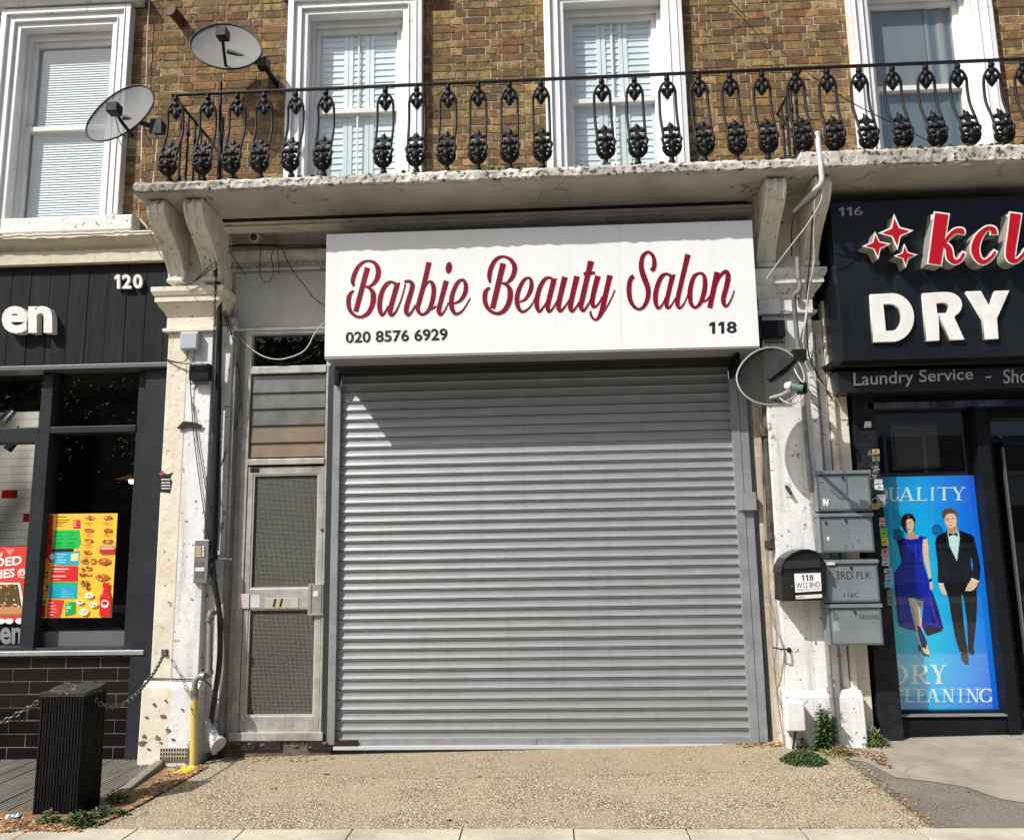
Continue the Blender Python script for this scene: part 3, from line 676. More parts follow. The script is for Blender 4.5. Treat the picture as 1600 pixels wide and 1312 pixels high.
# flat fascia panel above the door
MB().pr(366,424,512,511,0.005,0.2).build('fascia_panel',mat('fascia_white',(0.50,0.505,0.49),0.5,c2=(0.40,0.40,0.38),sc2=3,streak=(0.30,0.30,0.28),c3=(0.2,0.19,0.17),sc3=24,t3=0.74,bump=0.05),sf,bev=0.004)
MB().pr(366,511,512,515.5,-0.02,0.2).build('ledge',white_masonry,sf,bev=0.003)
MB().box(ex0,ex1,0.02,0.25,at(430,512,0.02).z-0.02,zY(424,.02)).build('fascia_backing',old_cream,sf)
# consoles scrap and the reveals beside the door
jx0,jx1=at(341,760,-0.03).x,at(362,760,-0.03).x
jb=MB().box(lx1+0.002,jx1,-0.085,0.25,0.0,at(352,512,-0.03).z); jb.build('jamb_board',white_masonry,sf,bev=0.004)
MB().box(jx1-0.012,jx1+0.022,-0.095,0.0,0.03,at(352,520,-0.045).z).build('jamb_bead',mat('grey_wood',(0.24,0.24,0.22),0.7,c2=(0.14,0.135,0.12),sc2=8,streak=(0.05,0.05,0.045),bump=0.4),sf,bev=0.004)
MB().pr(334,496,366,507,-0.09,0.1).pr(338,507,364,512,-0.07,0.1).build('console_scrap',old_cream,sf,bev=0.004)
MB().box(jx1-0.03,at(369,950,0).x+0.012,0.004,0.25,0.0,at(360,512,.02).z).build('jamb_fill',old_cream,sf)
# jamb between shutter guide and right pilaster
rj=MB(); rj.box(at(1200,1000,-0.02).x-0.005,rx0,-0.02,0.25,0.0,at(1190,500,-0.02).z); rj.build('jamb_board',mat('aged_board',(0.55,0.50,0.40),0.7,c2=(0.38,0.33,0.25),sc2=6,streak=(0.2,0.165,0.12),st_amt=0.9,bump=0.4,crack=1),sf,bev=0.004)
# 116 side jamb
MB().box(rx1+0.002,at(1334,760,-0.03).x,-0.035,0.3,0.02,at(1300,500,-.03).z).build('jamb_board',cream,sf,bev=0.004)
MB().box(rx1+0.05,rx1+0.10,-0.07,0.0,0.35,at(1300,520,-.07).z).build('jamb_bead',white_masonry,sf,bev=0.005)
MB().box(rx1+0.11,rx1+0.155,-0.085,0.0,0.30,at(1300,470,-.07).z).build('jamb_bead',cream,sf,bev=0.005)
# masonry core so that no daylight shows
MB().box(-2.75,-2.6,0.2,0.6,0,4.2).build('core',old_cream,sf)
MB().box(rx0-0.1,rx1+0.3,0.28,0.6,0,4.2).build('core',old_cream,sf)
# threshold with broken black tiles
tt=MB(); X=at(362,1165,-.04).x
for i in range(5):
    if i==2: 
        X+=0.2; continue
    MB().box(X,X+0.19,-0.045,0.05,0.0,0.072).build('step_tile',mat('black_glaze',(0.012,0.011,0.012),0.15,c2=(0.03,0.03,0.03),sc2=20),sf,bev=0.003); X+=0.195
0 and tt.build('step_tile',mat('black_glaze',(0.012,0.011,0.012),0.15,c2=(0.03,0.03,0.03),sc2=20),sf,bev=0.003)
rb=MB(); 
for i in range(60): rb.ball((random.uniform(-2.55,-1.7),random.uniform(-0.05,0.0),random.uniform(0.02,0.075)),random.uniform(0.006,0.022),6,4,(1.4,1,0.7))
rb.box(-2.56,-1.72,-0.03,0.2,-0.05,0.07)
rb.build('step_rubble',mat('rubble',(0.16,0.13,0.10),0.95,c2=(0.06,0.05,0.04),sc2=15,bump=1),sf)
# air brick and skirting
ab=thing('air_brick','pale perforated air brick at the foot of the left pilaster','vent',tuple(at(271,1177,PY-0.06)))
m=MB(); a0=at(250,1168,PY-.066);a1=at(292,1187,PY-.066)
m.box(a0.x,a1.x,PY-0.066,PY-0.02,a1.z,a0.z); m.build('plate',mat('terracotta_pale',(0.45,0.40,0.30),0.9,bump=0.4,c2=(0.3,0.26,0.2)),ab,bev=0.002)
m=MB()
for i in range(10):
    for j in range(3):
        xx=a0.x+(a1.x-a0.x)*(i+.5)/10; zz=a1.z+(a0.z-a1.z)*(j+.5)/3; m.box(xx-.0055,xx+.0055,PY-0.0675,PY-0.06,zz-.0085,zz+.0085)
m.build('hole',black_mat,ab)

# =============================================================== DOOR
DY=0.0
dr=thing('entrance_door','narrow aluminium entrance door with mesh glass, louvred light above and number plate','door',tuple(Vector((at(435,1155,0).x,0,0.06))))
def vf(m,x0,x1,Yf,Yb,z0,z1): m.box(x0,x1,Yf,Yb,z0,z1)
dxl=at(369,950,DY).x; dxr=at(510,950,DY).x     # frame outer
z=lambda y,Y=DY,x=440: at(x,y,Y).z
f=MB(); fw=0.058
f.box(dxl,dxl+fw,DY-0.02,0.1,z(1157),z(517)); f.box(dxr-0.035,dxr,DY-0.02,0.1,z(1157),z(517))
f.box(dxl+fw,dxr-0.035,DY-0.019,0.1,z(523),z(517.5))
f.box(dxl+fw,dxr-0.035,DY-0.03,0.1,z(584),z(573)); f.box(dxl+fw,dxr-0.035,DY-0.03,0.1,z(726),z(717))
f.box(dxl-0.005,dxr+0.004,DY-0.05,0.1,z(1157,-.05),z(1144,-.05))
f.build('door_frame',alu,dr,bev=0.003)
lf=MB(); lx=dxl+fw+0.004; rx_=dxr-0.039; lw=0.042; mz=z(936)
lf.box(lx,lx+lw,DY-0.012,0.04,z(1143),z(729)); lf.box(rx_-lw,rx_,DY-0.012,0.04,z(1143),z(729))
lf.box(lx+lw,rx_-lw,DY-0.011,0.04,z(741),z(729.3)); lf.box(lx+lw,rx_-lw,DY-0.011,0.04,z(1142.6),z(1118)); lf.box(lx+lw,rx_-lw,DY-0.013,0.04,z(951),z(919))
leaf=lf.build('door_leaf',alu,dr,bev=0.003)
lb=MB()
for a,b in ((741,919),(951,1118)):
    z0,z1=z(b),z(a)
    lb.box(lx+lw,lx+lw+0.012,DY-0.006,0.03,z0,z1); lb.box(rx_-lw-0.012,rx_-lw,DY-0.006,0.03,z0,z1); lb.box(lx+lw+0.012,rx_-lw-0.012,DY-0.0055,0.03,z1-0.010,z1); lb.box(lx+lw+0.012,rx_-lw-0.012,DY-0.0055,0.03,z0,z0+0.012)
lb.build('glazing_bead',mat('alu_bright',(0.55,0.55,0.50),0.4,0.3),leaf)
# reeded mesh glass: dark pane with fine ribs
gm=bpy.data.materials.new('wired_glass'); gm.use_nodes=True; t=gm.node_tree; b=t.nodes['Principled BSDF']
tc=N(t,'ShaderNodeTexCoord'); L=t.links.new
wv=[]
for ax,sc_ in (('X',31),('Z',31)):
    v=N(t,'ShaderNodeTexWave'); v.bands_direction=ax; v.inputs['Scale'].default_value=sc_; v.inputs['Distortion'].default_value=0.3; v.inputs['Detail'].default_value=1; L(tc.outputs['Object'],v.inputs['Vector']); wv.append(v)
mn=N(t,'ShaderNodeMath'); mn.operation='MULTIPLY'; L(wv[0].outputs['Fac'],mn.inputs[0]); L(wv[1].outputs['Fac'],mn.inputs[1])
cr=N(t,'ShaderNodeValToRGB'); cr.color_ramp.elements[0].color=(0.034,0.037,0.026,1); cr.color_ramp.elements[1].color=(0.24,0.255,0.19,1); cr.color_ramp.elements[0].position=0.15; cr.color_ramp.elements[1].position=0.95; L(mn.outputs[0],cr.inputs[0])
ns=N(t,'ShaderNodeTexNoise'); ns.inputs['Scale'].default_value=2.5; L(tc.outputs['Object'],ns.inputs['Vector'])
mx=N(t,'ShaderNodeMix'); mx.data_type='RGBA'; mx.blend_type='MULTIPLY'; mx.inputs[0].default_value=0.8; L(cr.outputs[0],mx.inputs[6]); L(ns.outputs[0],mx.inputs[7]); L(mx.outputs[2],b.inputs['Base Color'])
b.inputs['Roughness'].default_value=0.3; bp=N(t,'ShaderNodeBump'); bp.inputs['Strength'].default_value=0.8; bp.inputs['Distance'].default_value=0.003; L(mn.outputs[0],bp.inputs['Height']); L(bp.outputs[0],b.inputs['Normal'])
for a,b_ in ((741,919),(951,1118)):
    MB().box(lx+lw+0.012,rx_-lw-0.012,0.012,0.018,z(b_)+0.012,z(a)-0.010).build('glass',gm,leaf)
np_=MB().pr(413,934,466,950,-0.017,-0.008); np_.build('number_plate',mat('plate_silver',(0.50,0.49,0.42),0.35,0.3,c2=(0.62,0.61,0.55),sc2=12),leaf,bev=0.001)
text('11',(426,935,442,948),-0.019,black_vinyl,leaf,0.003,off=0.02,name='door_number',shear=0.2)
text('8',(444,935.5,454,948),-0.0175,mat('faded_digit',(0.40,0.39,0.35),0.5),leaf,0.0006,name='faded_digit',shear=0.2)
pt=MB().pr(434,935,440,949,-0.0178,-0.016); pt.build('number_patch',mat('gilt',(0.48,0.38,0.12),0.4),leaf)
hp=MB(); hp.pr(481,912,505,960,-0.03,-0.012); hp.pr(483,912,486,960,-0.036,-0.03); hp.pr(499.5,912,502,960,-0.036,-0.03); hp.pr(481,958,505,961,-0.035,-0.012)
hp.build('pull_plate',mat('plate_alu2',(0.46,0.46,0.43),0.35,0.5,c2=(0.34,0.34,0.31),sc2=8),leaf,bev=0.001)
MB().pr(489,923,497,931,-0.0312,-0.03).build('sticker',stk,leaf)
k=at(504,828,DY-.012); MB().tube([k,k+Vector((0,-0.012,0))],0.014,12).build('lock',mat('brass_dark',(0.10,0.08,0.06),0.4,0.6),leaf)
MB().pr(373,927,389,950,-0.0235,-0.019).build('tape',mat('pale_tape',(0.60,0.55,0.53),0.4,c2=(0.62,0.50,0.50),sc2=30),leaf)
MB().pr(390,929,406,949,-0.0155,-0.011).build('tape',mat('tape_grey',(0.50,0.51,0.50),0.4,c2=(0.66,0.66,0.66),sc2=30),leaf)
MB().pr(391,731,405,738,-0.014,-0.011).build('sticker',black_vinyl,leaf)
# fanlight and louvre light
fl_=MB().box(dxl+fw,dxr-0.035,0.03,0.036,z(573),z(523)).build('fanlight',glass('fan_glass',(0.6,0.62,0.6),1.5),dr)
MB().box(dxl+fw,dxr-0.035,0.2,0.21,z(590),z(516)).build('fanlight_back',mat('dark_panel',(0.02,0.022,0.02),0.6,c2=(0.06,0.06,0.05),sc2=6,c3=(0.2,0.2,0.17),sc3=40,t3=0.73),dr)
lvb=[588,613,638,664,691,714]
for i in range(5):
    zt_,zb_=z(lvb[i]),z(lvb[i+1])
    mcol=mat('louvre_upper',(0.13,0.135,0.122),0.12,spec=0.9,c2=(0.21,0.215,0.195),sc2=4,streak=(0.10,0.105,0.09)) if i<3 else mat('louvre_lower',(0.26,0.205,0.15),0.15,spec=0.8,c2=(0.20,0.165,0.125),sc2=6,c3=(0.20,0.17,0.13),sc3=12,t3=0.66)
    m=MB(); a,b=dxl+fw+0.01,dxr-0.045
    m.add([(a,0.006,zt_+0.008),(b,0.006,zt_+0.008),(b,-0.002,zb_+0.0),(a,-0.002,zb_+0.0),(a,0.010,zt_+0.008),(b,0.010,zt_+0.008),(b,0.002,zb_),(a,0.002,zb_)],[(0,1,2,3),(7,6,5,4),(0,4,5,1),(1,5,6,2),(2,6,7,3),(3,7,4,0)])
    m.build('louvre_slat',mcol,dr)
lm=MB()
for zz in lvb[1:-1]: lm.box(dxl+fw+0.008,dxr-0.043,-0.007,-0.001,z(zz)-0.004,z(zz)+0.001)
lm.build('slat_edge',black_vinyl,dr)
MB().box(dxl+0.02,dxr-0.01,0.12,0.14,0.0,z(515)).build('inner_panel',black_mat,dr)

# =============================================================== ROLLER SHUTTER
rs=thing('roller_shutter','closed galvanised steel roller shutter covering the salon front','roller shutter',(-0.15,0,0.05))
sx0=at(529,880,0).x; sx1=at(1155,880,0).x
ztop=at(840,560,0).z+0.05; zbot=at(840,1156,0).z
pitch=0.0757; prof=[(0,-.0125),(-.0025,-.005),(-.010,-.0025),(-.026,-.002),(-.044,-.0055),(-.060,-.0118),(-.0655,-.0138),(-.0665,.024),(-.0716,.024),(-.0722,-.0145),(-.0744,-.0150),(-.0752,-.0130)]
m=MB(); zz=ztop; pts=[]
rj=random.Random(5)
while zz>zbot+0.02:
    j=rj.uniform(-0.0012,0.0012)
    for dz,y in prof: pts.append((y+j,zz+dz))
    zz-=pitch
pts.append((pts[-1][0],zbot))
segx=[sx0,sx1]
vs=[];fs=[]
for X in segx: vs+=[(X,y,zq) for y,zq in pts]
n=len(pts)
fs=[(i,i+1,n+i+1,n+i) for i in range(n-1)]
m.add(vs,fs); m.build('curtain',shutter_m,rs,fixn=False)
MB().box(sx0,sx1,0.035,0.05,zbot,ztop).build('curtain_back',black_mat,rs)
bb=MB(); bb.box(sx0-0.004,sx1+0.004,-0.022,0.02,at(840,1164,-.02).z,at(840,1152,-.02).z); bb.build('bottom_rail',guide_m,rs,bev=0.003)
bb=MB(); bb.box(sx0-0.004,sx1+0.004,-0.05,0.0,at(840,1170,-.05).z,at(840,1164.5,-.05).z); bb.build('bottom_lip',mat('bright_lip',(0.62,0.63,0.64),0.4,0.3),rs,bev=0.002)
gl=MB(); gl.box(at(516,880,-.05).x,sx0+0.006,-0.05,0.03,at(520,1163,-.05).z,at(528,602,-.05).z); o=gl.build('guide_rail',guide_m,rs,bev=0.003); o['label']='left guide rail'
gl=MB(); gx=at(1155,880,-.05).x; gx2=at(1170,880,-.05).x; gx3=at(1183,880,-.05).x
zt2=at(1150,591,-.05).z
gl.box(sx1-0.006,gx2-0.002,-0.05,0.03,0.02,zt2); gl.box(gx2+0.002,gx3,-0.046,0.03,0.02,zt2-0.01); gl.box(gx2-0.002,gx2+0.002,-0.03,0.03,0.02,zt2-0.012); o=gl.build('guide_rail',guide_m,rs,bev=0.003); o['label']='wide right guide rail'
MB().box(at(507,880,-.03).x,at(516,880,-.05).x-0.001,-0.03,0.08,0.03,at(505,572,-.03).z).build('side_post',mat('dark_green_post',(0.02,0.028,0.03),0.5,c3=(0.10,0.12,0.11),sc3=30,t3=0.7),rs)
lk=MB().pr(1158,769,1182,797,-0.085,-0.045); lk.build('lock_box',guide_m,rs,bev=0.003)
MB().pr(1153,768,1160,798,-0.058,-0.045).build('lock_plate',guide_m,rs,bev=0.001)
bt=MB().pr(822,1154,838,1164,-0.026,-0.02); bt.build('lock_plate',guide_m,rs,bev=0.001)
# rolled-up barrel behind the sign
hb=MB(); hb.box(sx0-0.02,gx3,-0.36,0.03,at(840,541,-.36).z,at(840,400,-.36).z); hb.build('barrel_housing',mat('housing_black',(0.012,0.012,0.012),0.6,c2=(0.03,0.03,0.025)),rs,bev=0.004)
hs=MB()
for i in range(7): hs.box(sx0-0.01,sx1+0.02,-0.33+i*0.055,-0.30+i*0.055,at(840,541,-.36).z-0.03-0.02*i,at(840,541,-.36).z)
hs.build('barrel_slats',mat('housing_black2',(0.03,0.03,0.03),0.5),rs)
MB().box(sx0-0.035,sx0+0.0,-0.10,-0.03,at(530,602,-.05).z,at(840,541,-.36).z).build('end_plate',black_paint,rs)
MB().box(sx1+0.0,sx1+0.03,-0.30,-0.03,zt2,at(840,541,-.36).z).build('end_plate',black_paint,rs)

# =============================================================== SALON SIGN
SY=-0.43
sg=thing('salon_sign','large white sign board with crimson script lettering above the shutter','sign',tuple(at(847,555,SY)))
sq=[(510,366),(1175,344),(1187,541),(507,557.5)]
MB().pq(sq,SY,-0.02).build('board',sign_white,sg,bev=0.003)
MB().pq([(507.3,557.8),(1187,541.4),(1187,543.6),(507.3,560.8)],SY+0.004,-0.03).build('edge_trim',mat('sign_edge',(0.34,0.35,0.35),0.4,0.3),sg)
sn=MB(); sn.pq([(967,351),(967.4,351),(972.4,546.2),(972,546.2)],SY-0.0006,SY+0.01); sn.build('seam',mat('seam_grey',(0.5,0.51,0.51),0.5),sg)
f1=lambda u,v:(530+u/7.2727,390+v/7.275); f2=lambda u,v:(740+u/6.667,380+v/6.669); f3=lambda u,v:(960+u/7.2727,370+v/7.271)
W1=[[(165,415,20),(152,365,42),(165,300,48),(205,210,42),(265,147,30),(330,128,22),(400,150,36),(438,210,52),(443,270,54),(425,335,48),(385,390,34),(340,415,18),(290,418,14)],
[(320,205,56),(187,702,52)],
[(290,418,12),(345,440,30),(382,490,52),(386,560,58),(370,640,50),(330,715,44),(275,755,32),(220,765,26),(160,735,32),(118,680,42),(104,600,48),(112,530,46),(140,482,28),(165,470,14)],
[(650,385,14),(590,366,24),(540,390,40),(495,455,46),(465,550,50),(457,640,50),(465,705,44),(485,742,30),(520,710,20),(558,640,14)],[(590,366,18),(640,388,16),(688,378,10)],
[(660,382,52),(610,560,50),(578,680,50),(580,730,44),(600,745,26),(640,705,18),(685,610,12),(722,500,10),(750,390,8)],
[(740,365,22),(790,358,30),(828,390,46),(820,460,48),(790,560,50),(762,660,50),(762,715,44),(785,743,26),(825,700,18),(865,630,14)],
[(1020,145,56),(960,400,52),(905,600,50),(890,670,46),(915,722,34),(955,735,28),(1010,695,38),(1050,610,48),(1072,500,50),(1070,420,48),(1045,368,34),(1010,370,18),(975,425,12)],
[(1020,683,12),(1060,670,20),(1100,640,14)],
[(1215,355,56),(1160,560,50),(1132,670,50),(1135,718,44),(1155,740,26),(1200,690,16),(1240,600,12)],
[(1300,612,12),(1370,580,30),(1425,500,46),(1438,410,46),(1420,357,34),(1390,342,24),(1340,380,38),(1290,490,44),(1272,590,50),(1280,665,48),(1305,715,40),(1340,728,28),(1390,700,18),(1440,635,12),(1485,552,9)]]
W2=[[(170,410,18),(162,350,40),(175,270,44),(215,188,38),(265,147,28),(320,140,20),(380,168,34),(420,222,46),(425,280,46),(405,345,42),(372,390,30),(340,413,14),(285,412,12)],
[(306,212,54),(196,675,50)],
[(285,412,12),(345,435,28),(375,480,48),(380,545,52),(365,620,48),(325,690,42),(275,725,32),(225,728,26),(165,695,34),(125,635,42),(114,565,44),(122,510,40),(145,475,26),(170,463,12)],
[(480,612,12),(540,580,28),(588,500,42),(603,420,40),(590,372,28),(560,360,22),(515,395,34),(468,490,42),(450,580,46),(460,655,44),(485,700,32),(520,712,24),(570,680,16),(615,620,12),(640,560,8)],
[(835,375,14),(780,357,24),(730,388,38),(688,465,44),(662,560,46),(656,640,46),(670,695,34),(690,708,24),(730,660,16),(758,610,10)],[(780,357,18),(835,378,16),(865,368,10)],
[(835,385,52),(800,520,48),(772,640,46),(775,698,36),(795,708,22),(835,660,14),(868,600,10)],
[(950,352,54),(915,490,50),(887,620,48),(885,680,42),(905,705,26),(950,660,16),(992,590,10)],[(1075,345,54),(1035,510,48),(1008,640,48),(1010,690,38),(1030,705,24),(1070,660,16),(1110,590,10)],
[(1222,188,58),(1178,370,50),(1130,580,50),(1115,650,46),(1128,692,34),(1150,697,22),(1190,640,14),(1225,570,10)],[(1145,317,28),(1262,308,28)],
[(1295,342,56),(1260,470,50),(1236,590,48),(1240,645,40),(1258,663,26),(1300,630,16),(1342,555,12)],
[(1420,335,54),(1385,480,50),(1350,640,50),(1322,735,42),(1292,785,26),(1265,796,20),(1237,775,22),(1220,740,22),(1217,705,14)],[(1300,790,12),(1370,690,12),(1430,580,11),(1470,488,9)]]
W3=[[(418,383,44),(446,350,48),(453,290,46),(440,222,38),(405,182,30),(370,174,26),(325,215,40),(304,290,48),(310,380,56),(343,480,60),(376,570,54),(383,650,48),(365,730,44),(325,798,32),(275,820,24),(220,788,36),(178,710,46),(164,610,50),(170,525,48),(188,470,46),(218,447,44)],
[(640,432,14),(585,420,24),(535,452,42),(492,540,48),(468,640,50),(466,730,48),(480,790,34),(505,807,26),(545,765,16),(578,690,10)],[(590,418,20),(640,440,18),(690,432,10)],
[(660,442,56),(625,590,50),(596,720,50),(593,785,42),(615,807,26),(655,765,16),(692,695,12)],
[(835,200,60),(780,430,52),(727,660,50),(714,750,48),(728,800,32),(755,800,24),(800,740,14),(832,655,10)],
[(965,410,22),(905,450,40),(867,560,50),(857,660,50),(870,755,42),(900,796,30),(930,798,26),(975,750,40),(1010,660,50),(1028,560,50),(1026,470,42),(1003,422,30),(965,410,22)],[(1000,738,12),(1045,720,18),(1085,670,12)],
[(1166,402,58),(1082,805,52)],[(1150,570,12),(1190,465,24),(1238,405,34),(1278,400,42),(1290,460,54),(1268,580,52),(1240,680,50),(1238,742,46),(1257,785,28),(1290,770,18),(1330,695,12),(1360,610,9)]]
ly=MB(); i=0
for W_,ff in ((W1,f1),(W2,f2),(W3,f3)):
    for s_ in W_:
        stroke(ly,s_,SY-0.003,0.0029,ff,dz=0.0003*(i%7),grow=1.5,k=8); i+=1
e=MB(); cx_,cy_=1245,205
e.pprism([f1(cx_+36*math.cos(a)+6*math.sin(-a),cy_+66*math.sin(a)) for a in [2*math.pi*k/24 for k in range(24)]],SY-0.003,SY-0.0001)
ly.add(e.v,e.f)
ly.build('script_lettering',crimson,sg,fixn=False)
text('020 8576 6929',[(540,518.5),(699,512.5),(699.5,531.5),(540,536)],SY-0.003,black_vinyl,sg,0.003,off=0.022,name='phone_number')
digits('118',(1107,503,1151,521,-0.03),SY-0.003,black_vinyl,sg,0.003,off=0.022)

# =============================================================== TAKEAWAY (120), left
tk=thing('takeaway_shopfront','dark grey takeaway shopfront with boarded fascia and black tiled stall riser, numbered 120','shopfront',tuple(at(110,1015,0)))
LX0=-6.0; lend=lx0-0.004
zt=lambda y,Y,x=120: at(x,y,Y).z
cm=MB(); cm.profx([(0.2,zt(367,-.2)),(-0.21,zt(367,-.21)),(-0.215,zt(373,-.21)),(-0.19,zt(379,-.19)),(-0.14,zt(387,-.14)),(-0.135,zt(391,-.13)),(-0.155,zt(392,-.15)),(-0.155,zt(411,-.15)),(0.2,zt(411,-.15)-0.002)],LX0,lend-0.01)
cm.build('cornice',mat('cornice_cream',(0.62,0.57,0.42),0.6,c2=(0.50,0.45,0.33),sc2=3,c3=(0.2,0.17,0.12),sc3=12,t3=0.72,bump=0.4,bsc=14,stretch=(0.5,1,2),crack=1,streak=(0.3,0.27,0.2)),tk)
fm=MB(); vs=[]
P_=[at(-60+i*7.6,370-0.1*i,-0.235) for i in range(40)]
fm.tube([Vector((p.x,p.y+random.uniform(-.006,.006),zt(366.5,-.225)+random.uniform(-.006,.008))) for p in P_ if p.x<lend],0.011,6)
fm.build('lead_flashing',mat('flashing',(0.66,0.64,0.56),0.7,bump=0.6),tk)
FYk=-0.10
plank=mat('charcoal_board',(0.019,0.021,0.023),0.7,spec=0.12,c2=(0.012,0.013,0.014),sc2=6,stretch=(5,5,0.6),bump=0.5,bsc=20,streak=(0.045,0.048,0.05),st_amt=0.7,c3=(0.012,0.012,0.012),sc3=9,t3=0.72)
Xs=[at(px,430,FYk).x for px in (20,50,79.5,110,140.6,170,200,230)]; dxp=(Xs[-1]-Xs[0])/7
X=Xs[0]-dxp*9; pm=MB()
while X<lend-0.02:
    jy=random.uniform(-0.003,0.003); pm.box(X+0.002,min(X+dxp-0.002,lend),FYk+jy,0.0,zt(571,FYk),zt(411,-.15)+0.02); X+=dxp
pm.build('fascia',plank,tk,bev=0.002)
MB().box(LX0,lend,-0.12,0.05,zt(576,-.12),zt(569.5,-.12)).build('metal_strip',mat('strip_grey',(0.14,0.145,0.145),0.4,0.4),tk,bev=0.002)
text('en',(2.7,478,81.4,520.5),-0.175,white_letter,tk,0.07,off=0.035,name='raised_lettering')
digits('120',(177.5,429,222,451,-0.02),-0.135,white_letter,tk,0.022,off=0.03)
# frames
WYk=0.0
zk=lambda y,Y=WYk: at(110,y,Y).z
fr=MB(); mxa=at(58,700,WYk).x; mxb=at(79,700,WYk).x; jr=at(213,700,WYk).x
top=zk(577,-.02); botz=zk(1015)
fr.box(mxa+0.02,mxb,WYk-0.03,0.12,botz,top); fr.box(jr,lend,WYk-0.02,0.12,-0.1,top); fr.box(jr+0.08,lend-0.002,WYk-0.06,0.0,-0.1,top)
fr.box(LX0,mxa+0.02,WYk-0.028,0.12,zk(690),zk(667)); fr.box(mxb,jr,WYk-0.028,0.12,zk(677),zk(667))
fr.box(LX0,mxa+0.02,WYk-0.029,0.12,botz,botz+0.03); fr.box(mxa-0.005,mxa+0.0205,WYk-0.027,0.10,botz+0.03,zk(690)); fr.box(LX0,jr,WYk-0.02,0.12,zk(580),top); fr.box(mxb,jr,WYk-0.02,0.12,botz,botz+0.02)
fr.box(mxa-1.7,mxa-1.6,WYk-0.03,0.12,botz,top)
fr.build('window_frame',dark_frame,tk,bev=0.004)
sg_=glass('shop_glass',(0.98,0.99,0.99),0.9)
for a,b,c_,d in ((mxb,jr,zk(667),zk(580)),(mxb,jr,botz+.02,zk(677)),(LX0,mxa,zk(667),zk(580)),(LX0,mxa,botz+.03,zk(690))):
    MB().box(a-0.003,b+0.003,0.05,0.056,c_-0.003,d+0.003).build('pane',sg_,tk)
MB().box(LX0,at(224,1020,-.07).x,-0.07,0.03,at(110,1024,-.07).z,at(110,1016.5,-.07).z).build('sill',mat('polished_sill',(0.62,0.63,0.64),0.25,0.7,c2=(0.45,0.46,0.47),sc2=2),tk,bev=0.004)
MB().box(mxb,jr,0.09,0.35,botz-0.02,zk(986,.1)).build('inner_board',mat('inner_grey',(0.16,0.165,0.165),0.6,c2=(0.12,0.12,0.12)),tk)
tm=MB(); tz=[at(110,y,-.03).z for y in (1026,1043,1063.5,1083.7,1104.5,1124.7,1145.7,1166.5,1187,1207)]
j0=at(48,1035,-.03).x; TL=0.283
for i in range(9):
    X=j0-TL*8-(TL/2 if i%2==0 else 0)*0-(i%2)*TL/2; 
    while X<lend:
        a=max(X+0.003,LX0); b=min(X+TL-0.003,at(222,1060,-.03).x)
        if b-a>0.02: tm.box(a,b,-0.03+random.uniform(-.0008,.0008),0.0,tz[i+1]+0.003,tz[i]-0.003)
        X+=TL
tm.build('riser_tile',mat('black_tile',(0.006,0.0045,0.005),0.14,c2=(0.010,0.007,0.008),sc2=5,bump=0.06,bsc=8,spec=0.22),tk,bev=0.0015)
MB().box(LX0,lend-0.02,-0.0265,0.1,-0.2,tz[0]).build('grout',mat('pink_grout',(0.40,0.34,0.32),0.9,c2=(0.25,0.2,0.19),sc2=8),tk)
MB().box(at(222,1060,-.03).x,at(226,1060,-.03).x,-0.034,0.0,-0.15,tz[0]-0.002).build('tile_trim',mat('trim_alu',(0.3,0.29,0.29),0.4,0.5),tk)
MB().box(at(226,1060,-.03).x,lend,-0.02,0.05,-0.15,tz[0]-0.002).build('riser_edge',black_paint,tk)
# interior
ib=MB(); ib.box(LX0-.1,-2.9,3.2,3.3,-0.1,3.4); ib.box(LX0-.1,-2.9,0.12,3.3,-0.14,-0.1); ib.box(LX0-.1,-2.9,0.12,3.3,3.35,3.45); ib.box(-2.95,-2.85,0.12,3.3,-0.1,3.4); ib.box(LX0-.15,LX0-.05,0.12,3.3,-.1,3.4)
ib.build('interior',mat('interior_dark',(0.018,0.017,0.015),0.9,c2=(0.03,0.028,0.022),sc2=2),tk)
it=MB(); Yi=1.1; xr_=at(52,760,Yi).x; zz=at(20,688,Yi).z; red=srgb(165,25,25)
it2=[]
row=0; Z=zz+0.28
while Z>1.0:
    X=xr_-0.155*9+(0.0775 if row%2 else 0)
    while X<xr_:
        it.col=(0.78,0.77,0.72) if random.random()>0.05 else red
        it.box(X+0.002,min(X+0.153,xr_),Yi,Yi+0.02,Z-0.073,Z); X+=0.155
    Z-=0.0765; row+=1
it.build('interior_tiles',mat('inner_tile',(1,1,1),0.25,attr='Col'),tk)
MB().box(xr_-1.4,xr_,Yi+0.012,Yi+0.1,0.9,zz+0.28).build('interior_grout',mat('dark_grout',(0.05,0.045,0.04),0.9),tk)
hd=MB()
for (x,y) in ((14,650),(20,695)):
    p=at(x,y,0.6); hd.tube([p+Vector((0.03,0,0.05)),p+Vector((-0.03,-0.03,-0.05))],0.038,10); hd.tube([p+Vector((0,0,0.05)),p+Vector((0,0.05,0.18))],0.01,5)
hd.build('spotlight',black_paint,tk)
sl_=bpy.data.lights.new('shop_spotlight','SPOT'); sl_.energy=20; sl_.spot_size=R(110); sl_.color=(1,.93,.82); sl_.shadow_soft_size=.05; so_=bpy.data.objects.new('shop_spotlight',sl_); C.objects.link(so_); so_.location=at(20,640,0.35); so_.rotation_euler=(R(60),0,0)
lp=thing('pendant_lamp','lit shallow pendant lamp glowing inside the dark takeaway window','lamp',tuple(at(203,750,1.4)))
p=at(203,750,1.4)
MB().tube([p+Vector((0,0,0.9)),p+Vector((0,0,0.05))],0.004,5).build('flex',black_mat,lp)
MB().tube([p+Vector((0,0,0.06)),p+Vector((0,0,0.05)),p],[0.006,0.02,0.15],20).build('shade',mat('amber_shade',(0.25,0.13,0.05),0.5),lp)
